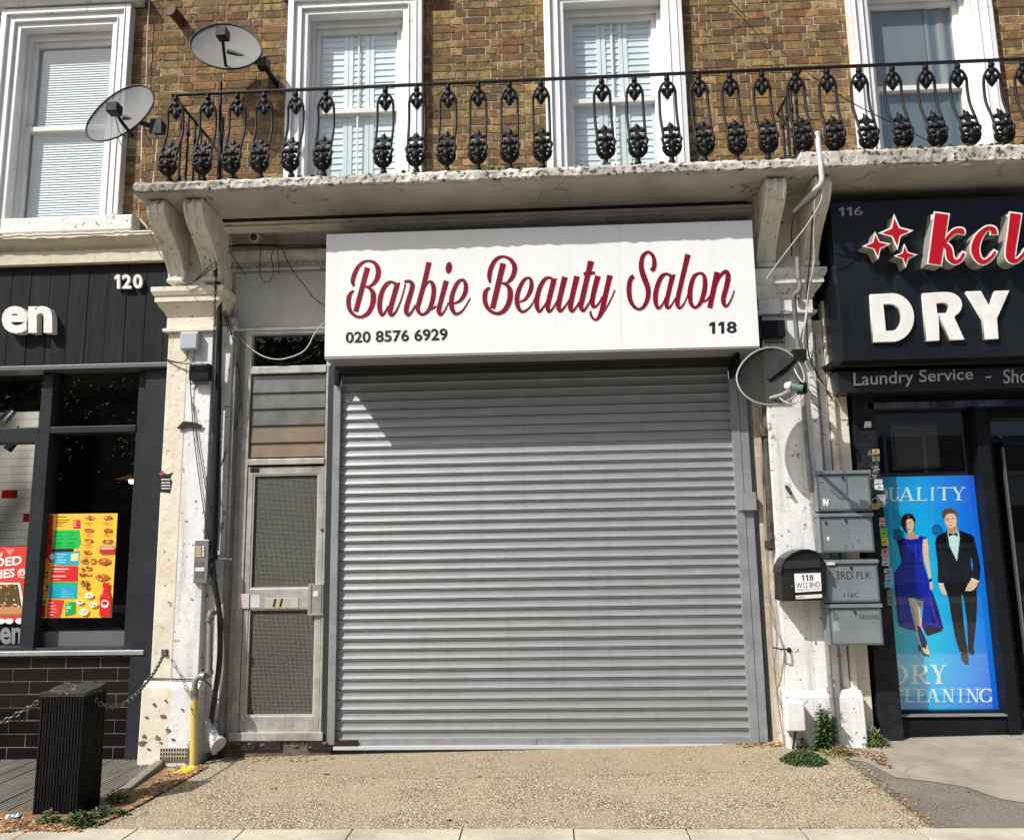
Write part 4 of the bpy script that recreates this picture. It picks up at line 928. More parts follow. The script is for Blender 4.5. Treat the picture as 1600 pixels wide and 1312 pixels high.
em=bpy.data.materials.new('bulb_glow'); em.use_nodes=True; em.node_tree.nodes['Principled BSDF'].inputs['Emission Color'].default_value=(1,0.72,0.35,1); em.node_tree.nodes['Principled BSDF'].inputs['Emission Strength'].default_value=6
MB().ball(p+Vector((0.03,-0.02,-0.01)),0.03,10,8).build('bulb',em,lp)
# menu poster in the right pane
mp=thing('menu_poster','yellow menu poster with coloured price panels and a red bottle in the takeaway window','poster',tuple(at(122,965,0.03)))
MY=0.045
P=Print(MY); g=lambda u,v:(60+u/6.907,790+v/6.905)
def pg(pts,c,l=None): P.poly([g(*q) for q in pts],c,l)
def pr_(x0,y0,x1,y1,c,sl=0,l=None): pg([(x0,y0),(x1,y0),(x1-sl,y1),(x0-sl,y1)],c,l)
rr=random.Random(11)
pg([(95,88),(855,80),(790,1205),(25,1208)],(250,196,62),0)
pg([(98,95),(160,95),(150,620),(70,590)],(190,22,30)); pg([(80,560),(135,620),(100,1000),(40,1000)],(215,150,45)); pg([(35,1010),(85,1010),(80,1060),(35,1060)],(60,130,50)); pg([(38,1065),(80,1065),(75,1200),(28,1200)],(170,20,30))
for (x,y) in ((130,215),(125,400),(80,740),(75,900)): 
    for q in range(5): P.ell(*g(x+rr.uniform(-22,22),y+rr.uniform(-30,30)),rr.uniform(1.5,3.2),rr.uniform(1,2.5),rr.choice([(70,40,25),(150,90,40),(220,200,170),(110,50,30)]),8,wob=.3)
for k,(y,l) in enumerate(((115,120),(148,150),(172,130),(188,80),(213,70))): pr_(190,y,190+l,y+7,(90,60,20))
pr_(378,152,455,245,(205,40,60))
for yy in (165,190,215): pr_(385,yy,410,yy+12,(240,190,190)); 
pg([(165,262),(445,262),(460,400),(430,460),(155,462)],(20,190,80)); pg([(150,465),(380,462),(380,495),(150,500)],(20,35,25))
for yy in (290,322,358,395,412,435): pr_(172,yy,172+rr.uniform(70,110),yy+7,(10,110,45)); pr_(315,yy-3,315+rr.uniform(60,110),yy+4,(10,120,50))
pg([(145,500),(380,495),(445,480),(435,640),(200,640),(130,590)],(30,165,195)); pg([(355,515),(435,510),(430,590),(350,595)],(245,225,130))
P.ell(*g(148,548),4,4.2,(225,225,215))
for yy in (520,550,580,605): pr_(200,yy,200+rr.uniform(60,130),yy+7,(190,235,245))
pg([(135,650),(428,648),(425,812),(125,815)],(215,30,38))
for yy in (672,705,750,790): pr_(140,yy,140+rr.uniform(90,230),yy+(16 if yy in(672,750) else 6),(245,190,185))
pg([(120,822),(425,820),(420,850),(116,880)],(20,180,90)); pg([(116,855),(420,852),(415,998),(108,1000)],(25,165,190))
for yy in (885,905,925,945,965,980): pr_(125,yy,125+rr.uniform(30,90),yy+6,(15,90,130)); pr_(250,yy+3,250+rr.uniform(20,140),yy+8,(130,220,235))
pg([(105,1010),(278,1015),(235,1200),(90,1200)],(220,45,48)); pg([(290,1035),(405,1035),(400,1165),(290,1188)],(30,165,75))
for yy in (1040,1075,1105,1140,1170): pr_(110,yy,110+rr.uniform(50,110),yy+7,(245,200,190)); 
for yy in (1050,1080,1100,1130): pr_(300,yy,300+rr.uniform(20,60),yy+9,(215,245,220))
food=[(555,130,55,28),(755,130,52,28),(550,265,55,28),(755,265,50,30),(545,380,52,28),(750,385,62,30),(535,500,50,28),(500,600,42,32),(595,600,28,38),(720,600,72,48),(485,680,25,22),(550,675,30,25),(475,735,30,25),(545,735,32,22),(695,770,78,45),(505,830,50,42),(530,880,30,25)]
for (x,y,a,b) in food:
    base_=(200,120,50) if b<45 else (190,95,45)
    P.ell(*g(x,y),a/6.9,b/6.9*0.75,base_,12,wob=.15)
    for q in range(9): P.ell(*g(x+rr.uniform(-a,a)*.75,y+rr.uniform(-b,b)*.6),rr.uniform(.9,2.4),rr.uniform(.6,1.5),rr.choice([(90,45,20),(120,60,25),(235,185,110),(160,80,35),(70,60,25),(225,150,60),(150,35,25)]),7,wob=.35,rot=rr.uniform(0,3))
for (x,y) in ((545,178),(745,178),(545,306),(745,306),(540,420),(530,545)): pr_(x-50,y,x+50,y+6,(130,85,25)); pr_(x-12,y+14,x+12,y+20,(130,85,25))
pg([(672,438),(832,435),(828,510),(665,512)],(205,35,45)); pr_(680,445,822,470,(245,190,185)); 
for (x,y,a,b) in ((555,965,50,32),(455,1035,40,26),(600,1065,45,30),(500,1140,50,40)):
    P.ell(*g(x,y),a/6.9,b/6.9,(240,235,215),14); 
    for q in range(6): P.ell(*g(x+rr.uniform(-a,a)*.6,y+rr.uniform(-b,b)*.5),1.6,1.0,rr.choice([(150,170,60),(190,190,160),(120,110,60)]),7,wob=.3)
pg([(705,828),(778,828),(775,870),(768,905),(790,985),(785,1175),(770,1192),(680,1192),(665,1175),(670,990),(705,905),(700,870)],(212,28,34))
pg([(705,880),(718,880),(700,975),(690,960)],(240,120,110)); P.ell(*g(725,1055),6.2,6.2,(240,225,215),18); P.ell(*g(725,1045),4.8,2.6,(170,45,45),10); pr_(703,1060,750,1068,(110,40,40))
P.build('print',mp,PRINT); MB().pq([g(95,88),g(855,80),g(790,1205),g(25,1208)],MY+0.0004,MY+0.003).build('sheet',stk,mp)
# red poster
rp=thing('fries_poster','red poster of loaded fries in a box, in the lower left takeaway window','poster',tuple(at(20,968,0.03)))
P=Print(0.045); g=lambda u,v:(u/6.56,840+v/6.56)
pg([(-500,90),(302,88),(248,852),(-560,852)],(216,62,48),0)
for i in range(5):
    for sgn in(-1,1): pg([(100+sgn*(58-i*11),100+i*2),(100+sgn*(52-i*11),100+i*2),(100,172-i*9),(100,180-i*9)],(245,160,145))
P.ell(*g(228,362),7.4,7.2,(245,235,230),20); P.ell(*g(228,362),6.4,6.2,(216,62,48),20); P.ell(*g(228,355),5.2,4.6,(240,225,215),14); P.ell(*g(228,362),2.6,2.2,(200,80,60),10)
pg([(-420,460),(205,458),(250,700),(215,700)],(238,225,215)); pg([(-500,480),(185,478),(225,720),(-500,720)],(90,70,35))
for q in range(420):
    u=rr.uniform(-460,215); v=rr.uniform(470,715)
    if u>150+(v-470)*0.25: continue
    P.ell(*g(u,v),rr.uniform(1.2,3.2),rr.uniform(.8,2.2),rr.choice([(235,200,120),(225,215,170),(60,45,25),(120,130,50),(245,235,210),(200,120,50),(150,140,60),(190,85,45),(240,190,90)]),7,rot=rr.uniform(0,3),wob=.35,layer=10+q*0.02)
pg([(-520,705),(250,708),(220,780),(195,798),(-520,795)],(196,142,92),22); pg([(-520,770),(215,780),(195,798),(-520,795)],(165,112,68),23)
for x in (-200,-80,10,95,200): P.ell(*g(x,852),6.5,4.5,(245,240,235),16,layer=24)
P.build('print',rp,PRINT)
wl=mat('poster_white',(0.85,0.84,0.82),0.5)
text('LOADED',[g(-330,240),g(225,180),g(222,275),g(-335,330)],0.043,wl,rp,0.0006,off=0.03,name='lettering',shear=0)
text('FRIES',[g(-130,345),g(152,308),g(150,400),g(-133,440)],0.043,wl,rp,0.0006,off=0.03,name='lettering')
text('NEW',[g(-110,165),g(32,145),g(30,200),g(-112,215)],0.043,wl,rp,0.0006,off=0.03,name='lettering')
MB().pq([g(-500,90),g(302,88),g(248,852),g(-560,852)],0.0454,0.048).build('sheet',stk,rp)
text('en',(0,980,34,1006),0.047,mat('etched_grey',(0.24,0.25,0.25),0.5),tk,0.001,off=0.03,name='glass_lettering')
MB().pr(-20,1009,34,1010,0.046,0.048).build('glass_line',mat('etched_grey',(0,0,0)),tk)

# =============================================================== LAUNDRY (116), right
lz=thing('laundry_shopfront','black painted dry cleaner shopfront with dark glass, number 116','shopfront',tuple(at(1470,1148,0.05)))
RYW=0.12
zq=lambda y,Y=RYW,x=1450: at(x,y,Y).z
X=lambda x,y,Y=RYW: at(x,y,Y).x
px0=X(1364,1010,-.06); px1=X(1400,1010,-.06)
post=MB().box(px0,px1,-0.06,0.2,0.03,zq(600)); post=post.build('post',mat('scuffed_black',(0.008,0.010,0.012),0.4,spec=0.2,c2=(0.025,0.028,0.03),sc2=6,c3=(0.30,0.31,0.31),sc3=26,t3=0.725,bump=0.2),lz,bev=0.005)
wr=X(1521,742); 
f=MB(); f.box(wr,wr+0.09,-0.0,0.2,0.03,zq(640)); f.box(px1,wr,0.02,0.2,0.03,zq(1119)); f.box(px1,6,-0.02,0.2,zq(640),zq(560)+0.3); f.box(px1,wr,0.06,0.2,zq(1119),zq(1108)); f.box(px1,px1+0.035,0.06,0.2,zq(1108),zq(640))
f.build('frame',black_paint,lz,bev=0.004)
MB().box(px1,wr-0.002,0.0,0.06,zq(1119.5,.0),zq(1117,.0)).build('sill',mat('sill_grey',(0.2,0.205,0.2),0.4),lz)
hb_=MB(); hb_.box(px1-0.05,6,-0.06,0.0,at(1450,636,-.06).z,at(1450,627,-.06).z); hb_.build('head_strip',mat('head_reflection',(0.03,0.045,0.07),0.25,0.6,c2=(0.30,0.34,0.42),sc2=1.8,stretch=(2.2,1,1)),lz)  # bluish reflections painted into the strip's patchy colour
lg=glass('laundry_glass',(0.99,1,1),2.0)
MB().box(px1,wr,0.10,0.106,zq(1110),zq(640)).build('pane',lg,lz)
# recessed door
f=MB(); d0=wr+0.09; f.box(d0,d0+0.10,0.15,0.3,0.05,zq(640)); f.box(d0+0.1,6,0.15,0.3,zq(692,.15,1560),zq(684,.15,1560)); f.box(d0,6,0.1,0.3,zq(655,.15,1560),zq(640)+0.1); f.box(d0+0.16,d0+0.18,0.12,0.25,0.06,zq(690,.15,1560)); f.box(d0+0.10,6,0.15,0.3,0.05,0.12)
f.build('door_frame',black_paint,lz,bev=0.004)
MB().box(d0+0.1,6,0.2,0.206,zq(684,.15,1560),zq(655,.15,1560)).build('fanlight',glass('fan_glass2',(0.8,0.85,0.85),4),lz)
MB().box(d0+0.1,6,0.2,0.206,0.1,zq(692,.15,1560)).build('door_glass',lg,lz)
MB().box(d0+0.145,d0+0.158,0.10,0.13,0.1,zq(700,.15,1560)).build('door_edge',mat('brushed',(0.35,0.34,0.32),0.35,0.8),lz)
ib=MB(); ib.box(px0,6.2,2.4,2.5,0,3.6); ib.box(px0,6.2,0.2,2.5,0.0,0.05); ib.box(px0,6.2,0.2,2.5,3.5,3.6); ib.box(px0-0.1,px0,0.2,2.5,0,3.6); ib.box(6.0,6.1,0.2,2.5,0,3.6)
ib.build('interior',mat('interior_dark',(0,0,0)),lz)
MB().box(px0,6,0.0,0.3,zq(560)+0.25,4.25).build('lintel',black_mat,lz)
# heater grille behind the glass
vg=thing('wall_heater','black slatted vent box behind the dry cleaner glass above the poster','vent',tuple(at(1430,735,.3)))
m=MB(); m.pq([(1390,659),(1464,657),(1472,731),(1396,735)],0.22,0.5); m.build('case',mat('case_black',(0.035,0.035,0.033),0.5),vg,bev=0.01)
m=MB()
for i in range(24):
    y=665+i*2.7; m.pr(1397+i*.2,y,1464+i*.2,y+1.3,0.21,0.222)
m.build('grille',mat('grille_bronze',(0.16,0.135,0.11),0.4),vg)
# sign
ls=thing('laundry_sign','large black box sign with red and white raised letters reading kcl DRY','sign',tuple(at(1450,560,-.40)))
S2=-0.40
m=MB(); m.pq([(1297,316),(1660,303),(1676,554),(1318,563.5)],S2,-0.04); m.build('board',mat('sign_black',(0.008,0.011,0.015),0.3,spec=0.3,c2=(0.013,0.016,0.020),sc2=2,bump=0.05,bsc=4,streak=(0.022,0.026,0.03),st_amt=0.5),ls,bev=0.004)
MB().pq([(1306,580),(1660,571),(1666,603),(1313,613)],-0.24,-0.04).build('lower_board',mat('sign_black2',(0.013,0.015,0.018),0.35),ls,bev=0.003)
MB().pq([(1300,564),(1664,555.5),(1664,562),(1304,571)],-0.30,-0.05).build('soffit',black_mat,ls)
digits('116',(1310,324,1348,337,-0.03),S2-0.002,mat('grey_letter',(0.38,0.39,0.40),0.5),ls,0.002)
gl_=mat('pale_letter',(0.50,0.51,0.51),0.5)
text('Laundry Service',[(1333.5,582),(1520,574.5),(1521,598),(1334,609)],-0.242,gl_,ls,0.002,name='lettering',off=0.004)
text('-',[(1540,588),(1549,587.6),(1549,590.2),(1540,590.6)],-0.242,gl_,ls,0.002,name='lettering')
text('Sho',[(1568,577),(1607,575.5),(1607,597.5),(1568,599)],-0.242,gl_,ls,0.002,name='lettering')
f4=lambda u,v:(1300+u/5.333,300+v/5.333)
def ol(lps,Y,th,mt,nm): return outline([[f4(*p) for p in lp] for lp in lps],Y,th,mt,ls,nm)
arc=lambda cx,cy,rx,ry,a0,a1,n=14:[(cx+rx*math.cos(R(a0+(a1-a0)*i/n)),cy+ry*math.sin(R(a0+(a1-a0)*i/n))) for i in range(n+1)]
dl=S2-0.028
ol([[(322,852),(500,843)]+arc(500,1045,184,202,-85,80)+[(500,1245),(343,1250)],[(428,934),(500,932)]+arc(485,1045,98,113,-75,75)+[(450,1157)]],dl,0.03,white_letter,'raised_letter')
ol([[(758,843),(930,832)]+arc(960,940,124,106,-80,60)+[(1022,1050),(1103,1228),(984,1231),(905,1060),(888,1012),(895,1235),(787,1241)],[(868,925),(925,920)]+arc(925,965,52,45,-70,75)+[(878,1010)]],dl,0.03,white_letter,'raised_letter')
ol([[(1120,828),(1240,824),(1314,955),(1362,823),(1478,820),(1375,1052),(1388,1222),(1272,1226),(1260,1060)]],dl,0.03,white_letter,'raised_letter')
kc=[[(915,178,118),(855,600,108)],[(925,440,26),(975,370,36),(1030,325,44),(1080,325,50),(1078,345,48)],[(925,430,44),(970,470,58),(985,545,62),(1025,580,40),(1070,560,34),(1100,505,26)],
[(1350,350,60),(1345,312,46),(1290,305,40),(1225,370,60),(1192,470,72),(1215,548,58),(1265,582,40),(1325,545,32),(1362,492,26)],
[(1530,178,96),(1510,330,88),(1488,480,84),(1492,550,74),(1535,572,38),(1590,525,32),(1615,480,26)]]
wb=MB(); rbm=MB(); sil=MB(); i=0
KY=S2-0.115
for s_ in kc:
    stroke(sil,s_,KY+0.004,0.11,f4,grow=7,dz=0.0003*i,k=7); stroke(wb,s_,KY,0.003,f4,grow=9,dz=0.0003*i,k=7); stroke(rbm,s_,KY-0.005,0.0025,f4,grow=-4,dz=0.0003*i,k=7); i+=1
sf_=[(825,190),(900,180),(905,215),(850,225),(825,240)]
for M_,Yq,th in ((wb,KY-0.002,0.004),): M_.pprism([f4(*p) for p in sf_],Yq,Yq+th)
sf2=[(1450,190),(1500,180),(1500,225),(1455,205)]
wb.pprism([f4(*p) for p in sf2],KY-0.002,KY+0.002)
star=[[(518,190),(672,322),(545,475),(392,342)],[(358,335),(485,432),(385,555),(258,452)],[(603,435),(708,522),(615,625),(520,532)]]
def starpts(q,k):
    cx_=sum(p[0] for p in q)/4; cy_=sum(p[1] for p in q)/4; o=[]
    for i in range(4):
        a,b=q[i],q[(i+1)%4]
        for t in (0,.12,.25,.5,.75,.88):
            x=a[0]+(b[0]-a[0])*t; y=a[1]+(b[1]-a[1])*t; pull=1-0.48*(1-(abs(t-.5)/.5)**1.6)
            o.append((cx_+(x-cx_)*pull*k,cy_+(y-cy_)*pull*k))
    return o
for j,q in enumerate(star):
    sil.pprism([f4(*p) for p in starpts(q,1.0)],KY+0.004,S2); wb.pprism([f4(*p) for p in starpts(q,1.06)],KY,KY+0.004); rbm.pprism([f4(*p) for p in starpts(q,0.78)],KY-0.003,KY)
sil.build('letter_body',mat('letter_return',(0.42,0.41,0.37),0.45,0.2,c2=(0.3,0.29,0.26)),ls,fixn=False); wb.build('letter_outline',white_letter,ls,fixn=False)
rbm.build('letter_face',mat('letter_red',srgb(180,14,32),0.4,spec=0.3,c2=srgb(160,14,30),sc2=4,crack=0.8,crsc=4),ls,fixn=False)
# poster
dp=thing('dry_cleaning_poster','tall blue poster of a woman in blue dress beside a man in dinner suit','poster',tuple(at(1490,1110,.11)))
PYp=0.114
P=Print(PYp); q4=[(1352,746),(1521,742),(1562,1108),(1388,1110)]
def bil(u,v):
    a=[q4[0][i]*(1-u)+q4[1][i]*u for i in (0,1)]; b=[q4[3][i]*(1-u)+q4[2][i]*u for i in (0,1)]
    return (a[0]*(1-v)+b[0]*v,a[1]*(1-v)+b[1]*v)
cs=[[(10,120,150),(20,140,200),(30,85,195)],[(30,165,190),(10,165,215),(10,100,205)],[(40,190,205),(0,170,225),(0,110,215)],[(20,150,200),(0,150,220),(0,85,200)]]
P.gain=1.6
def colr(u,v):
    x=u*2; y=v*3; i=min(int(x),1); j=min(int(y),2); x-=i; y-=j
    return tuple(cs[j][i][k]*(1-x)*(1-y)+cs[j][i+1][k]*x*(1-y)+cs[j+1][i][k]*(1-x)*y+cs[j+1][i+1][k]*x*y for k in range(3))
for a in range(20):
    for b in range(24): P.poly([bil(a/20,b/24),bil((a+1)/20,b/24),bil((a+1)/20,(b+1)/24),bil(a/20,(b+1)/24)],colr((a+.5)/20,(b+.5)/24),0)
P.gain=1.12
g=lambda u,v:(1380+u/4.3737,740+v/4.3733)
K=0
def L2(pts,c):
    global K; K+=1; P.poly([g(*q) for q in pts],c,K)
skin=(236,205,172); skd=(200,160,125)
L2([(60,400),(75,375),(105,370),(130,390),(135,430),(110,460),(70,450)],(12,118,150)); L2([(330,370),(350,345),(385,345),(405,370),(410,410),(370,430),(335,410)],(8,110,170))
L2([(125,300),(140,278),(175,268),(205,280),(221,312),(216,345),(212,390),(205,395),(200,340),(160,330),(152,365),(165,400),(160,410),(132,372),(120,340)],(25,15,15))
L2([(175,385),(205,375),(208,412),(248,424),(235,442),(180,448),(138,442),(168,425)],skd)
L2([(150,325),(172,306),(198,310),(212,335),(208,365),(196,393),(182,406),(168,395),(157,370)],skin)
L2([(150,325),(160,318),(162,360),(172,398),(166,394),(156,370)],(120,85,65))
L2([(160,338),(176,336),(176,340),(160,342)],(50,35,30)); L2([(188,335),(204,334),(204,338),(188,339)],(50,35,30)); L2([(170,376),(190,375),(186,382),(174,382)],(165,60,60)); L2([(182,345),(186,362),(178,364)],(200,160,130))
L2([(170,845),(205,848),(235,880),(250,920),(262,1000),(272,1080),(290,1140),(315,1210),(318,1238),(278,1238),(265,1200),(225,1090),(205,960),(185,890)],skin)
L2([(248,862),(276,870),(272,930),(258,920)],skd)
L2([(90,450),(140,436),(180,449),(240,442),(250,422),(300,435),(292,470),(276,520),(272,600),(300,690),(330,790),(362,870),(412,1052),(400,1075),(300,1108),(262,1040),(275,868),(240,860),(205,845),(172,848),(190,950),(225,1075),(160,1060),(105,1040),(95,980),(70,680),(125,600),(108,520)],(8,34,165))
for u,w_ in ((150,6),(178,5),(205,7),(232,5),(258,6)): L2([(u,620),(u+w_,620),(u+w_+8+(u-200)*.25,840),(u+8+(u-200)*.25,840)],(35,40,190))
L2([(100,460),(130,445),(135,590),(115,560)],(12,12,70)); L2([(120,608),(275,604),(276,612),(120,618)],(14,14,95)); L2([(80,700),(120,640),(110,900),(150,1050),(105,1035),(90,900)],(14,16,110)); L2([(310,800),(355,870),(405,1048),(330,1010)],(14,16,105)); L2([(292,1030),(408,1052),(398,1075),(300,1108),(276,1050)],(12,22,40))
L2([(270,448),(302,440),(308,500),(310,560),(320,640),(330,720),(340,770),(330,800),(318,780),(315,720),(298,650),(280,590),(268,540)],skin); L2([(312,715),(332,715),(333,735),(314,738)],(25,25,25))
L2([(208,1030),(255,1045),(300,1150),(292,1195),(262,1180),(238,1090)],(20,20,120)); L2([(238,1160),(258,1180),(268,1215),(240,1208)],(35,20,20)); L2([(268,1205),(292,1232),(318,1236),(312,1246),(272,1244)],(15,12,12))
for a_,b_,c_,d_ in ((96,690,120,1000),(130,880,150,1040),(300,760,345,980),(318,880,370,1040),(165,470,160,600),(215,470,222,600),(250,500,255,600)):
    L2([(a_,b_),(a_+7,b_),(c_+12,d_),(c_,d_)],(45,52,205))
L2([(190,900),(205,905),(240,1090),(228,1090)],(215,180,145)); L2([(176,322),(205,325),(206,340),(178,336)],(225,190,155)); L2([(165,285),(180,275),(178,300),(166,305)],(95,75,70))
# man
L2([(440,360),(500,345),(512,400),(470,412),(434,402)],skd)
L2([(418,295),(440,272),(488,272),(501,300),(500,340),(490,370),(470,393),(455,391),(435,366),(422,335)],skin)
L2([(424,340),(440,375),(456,392),(470,393),(490,370),(496,345),(488,358),(470,372),(450,368),(436,350)],(190,150,115))
L2([(402,292),(398,262),(422,240),(465,234),(495,250),(509,285),(502,305),(494,282),(470,266),(436,276),(420,294),(419,312),(408,306)],(105,75,55))
L2([(434,308),(450,305),(450,310),(434,313)],(60,40,30)); L2([(466,304),(484,302),(484,307),(466,309)],(60,40,30)); L2([(450,350),(470,348),(466,354),(453,355)],(170,90,80)); L2([(455,312),(460,334),(450,336)],(205,165,130))
L2([(432,396),(470,412),(515,390),(522,440),(512,530),(503,600),(480,560),(452,490)],(205,240,245))
L2([(437,388),(380,420),(360,436),(355,480),(372,620),(374,745),(412,750),(440,830),(455,905),(470,1000),(490,1110),(520,1212),(580,1225),(568,1170),(548,1010),(532,822),(545,832),(572,1000),(580,1182),(616,1184),(635,1000),(640,860),(636,790),(655,742),(663,640),(640,520),(620,430),(600,415),(515,383),(523,440),(505,600),(452,490)],(12,12,16))
L2([(437,392),(452,490),(500,596),(490,590),(432,470),(425,405)],(40,42,48)); L2([(515,386),(523,440),(507,596),(530,500),(538,440),(530,395)],(40,42,48))
L2([(598,560),(612,610),(611,668),(598,630)],(40,130,215)); L2([(446,404),(476,411),(508,400),(509,426),(476,416),(447,429)],(10,10,12))
for a_,b_,c_,d_ in ((385,470,395,720),(400,560,430,720),(610,450,640,620),(565,620,560,720),(480,860,520,1180),(600,850,600,1160)):
    L2([(a_,b_),(a_+5,b_),(c_+9,d_),(c_,d_)],(34,35,42))
L2([(425,290),(436,284),(434,330),(424,330)],(205,165,130)); L2([(376,744),(412,748),(412,756),(376,754)],(225,235,240)); L2([(602,708),(656,732),(652,742),(600,720)],(225,235,240))
L2([(380,754),(410,756),(420,780),(436,820),(420,832),(400,815),(385,780)],skin); L2([(600,720),(648,740),(640,765),(620,790),(590,802),(558,797),(576,758)],skin)
L2([(578,770),(600,785),(596,790),(572,778)],skd); L2([(395,790),(415,815),(408,812)],skd)
L2([(530,1220),(572,1216),(583,1262),(580,1300),(560,1302),(530,1262)],(10,10,12)); L2([(575,1182),(613,1182),(623,1220),(610,1241),(585,1226)],(10,10,12))
L2([(70,540),(655,560),(655,590),(75,575)],(40,60,110)) if False else None
def srf(ch,x0,y0,x1,y1,c=(205,240,245)):
    "serif capital in the pixel box; built of stems, hairlines and serifs"
    global K
    W_=x1-x0; H_=y1-y0; S=0.25*min(W_,H_*0.8); h=0.075*H_
    def q(pts):
        global K; K+=0.4; P.poly([(x0+a*W_,y0+b*H_) for a,b in pts],c,K)
    def vst(cx_,t,ser=True):
        a=t/2/W_; q([(cx_-a,0),(cx_+a,0),(cx_+a,1),(cx_-a,1)])
        if ser:
            e=a+0.10; q([(cx_-e,0),(cx_+e,0),(cx_+e,h/H_),(cx_-e,h/H_)]); q([(cx_-e,1-h/H_),(cx_+e,1-h/H_),(cx_+e,1),(cx_-e,1)])
    def diag(a,b,t):
        e=t/2/W_; q([(a[0]-e,a[1]),(a[0]+e,a[1]),(b[0]+e,b[1]),(b[0]-e,b[1])])
    def serif(cx_,y,w=0.2): q([(cx_-w,y),(cx_+w,y),(cx_+w,y+h/H_*(1 if y<.5 else -1)),(cx_-w,y+h/H_*(1 if y<.5 else -1))])
    def arcs(cx_,cy_,rx,ry,a0,a1,t0,t1):
        n=16
        for i in range(n):
            A0=R(a0+(a1-a0)*i/n);A1=R(a0+(a1-a0)*(i+1)/n)
            def rr_(A,s): 
                tt=(t0+(t1-t0)*abs(math.cos(A)))/2*s; return (cx_+(rx+tt/W_)*math.cos(A),cy_+(ry+tt/H_)*math.sin(A))
            q([rr_(A0,1),rr_(A1,1),rr_(A1,-1),rr_(A0,-1)])
    t=S; th_=h*0.9
    if ch=='I': vst(.5,t)
    elif ch=='L': vst(.28,t); q([(.28,1-h/H_),(.95,1-h/H_),(1,.72),(1,1),(.28,1)])
    elif ch=='T': vst(.5,t); q([(0,0),(1,0),(1,.2),(.93,h/H_),(.07,h/H_),(0,.2)])
    elif ch=='E': vst(.28,t); q([(.28,0),(.95,0),(.95,.2),(.88,h/H_),(.28,h/H_)]); q([(.28,.47),(.75,.47),(.75,.53),(.28,.53)]); q([(.28,1-h/H_),(.9,1-h/H_),(1,.76),(1,1),(.28,1)])
    elif ch=='A': diag((.5,0),(.12,1),th_*1.2); diag((.5,0),(.82,1),t); q([(.25,.64),(.72,.64),(.72,.7),(.25,.7)]); serif(.12,1,.14); serif(.84,1,.2)
    elif ch=='Y': diag((.18,0),(.5,.52),t); diag((.85,0),(.55,.52),th_*1.2); e=t/2/W_; q([(.52-e,.5),(.52+e,.5),(.52+e,1),(.52-e,1)]); serif(.18,0,.2); serif(.86,0,.14); serif(.52,1,.22)
    elif ch=='N': diag((.2,0),(.2,1),th_*1.1); diag((.82,0),(.82,1),th_*1.1); diag((.2,0),(.8,1),t); serif(.16,0,.16); serif(.2,1,.16); serif(.82,0,.16)
    elif ch=='U': 
        e=t/2/W_; q([(.22-e,0),(.22+e,0),(.22+e,.66),(.22-e,.66)]); diag((.82,0),(.82,.66),th_*1.1); serif(.22,0,.2); serif(.82,0,.15); arcs(.52,.66,.30,.31,0,180,th_,t*.8)
    elif ch=='R': vst(.26,t); arcs(.5,.27,.32,.245,-90,90,th_,t); q([(.26,0),(.5,0),(.5,h/H_),(.26,h/H_)]); q([(.26,.5),(.5,.5),(.5,.5+h/H_),(.26,.5+h/H_)]); diag((.5,.53),(.86,1),t); serif(.9,1,.14)
    elif ch=='D': vst(.24,t); arcs(.42,.5,.44,.47,-90,90,th_,t); q([(.24,0),(.45,0),(.45,h/H_),(.24,h/H_)]); q([(.24,1-h/H_),(.45,1-h/H_),(.45,1),(.24,1)])
    elif ch in 'CGQ':
        arcs(.5,.5,.42,.48,(-50 if ch!='Q' else 0),(-310 if ch=='C' else -320 if ch=='G' else -360),th_,t)
        if ch!='Q': q([(.78,.05),(.88,.02),(.88,.3),(.84,.3)])
        if ch=='G': q([(.72,.58),(.98,.58),(.98,.62),(.92,.62),(.92,.98),(.78,.93),(.78,.62),(.72,.62)])
        if ch=='Q': diag((.5,.85),(.9,1.15),t)
K=max(K,70)
yo=lambda x:-0.022*(x-1450)
for ch,a,b in (('Q',-50,30),('U',34,112),('A',105,215),('L',220,300),('I',308,362),('T',368,462),('Y',462,562)):
    x0,x1=1380+a/4.3737,1380+b/4.3737; y_=740+92/4.37+yo(x0)*.4; srf(ch,x0,y_,x1,y_+21)
for ch,a,b in (('D',60,290),('R',300,520),('Y',530,720)): srf(ch,1380+a/7.273,1037.5,1380+b/7.273,1068)
for ch,a,b in (('C',90,235),('L',235,350),('E',365,490),('A',488,640),('N',660,812),('I',830,922),('N',932,1095),('G',1088,1245)): srf(ch,1380+a/7.273,1075,1380+b/7.273,1096.5)
P.build('print',dp,GLOSSPRINT)
MB().pq(q4,PYp+0.0003,PYp+0.003).build('sheet',stk,dp)

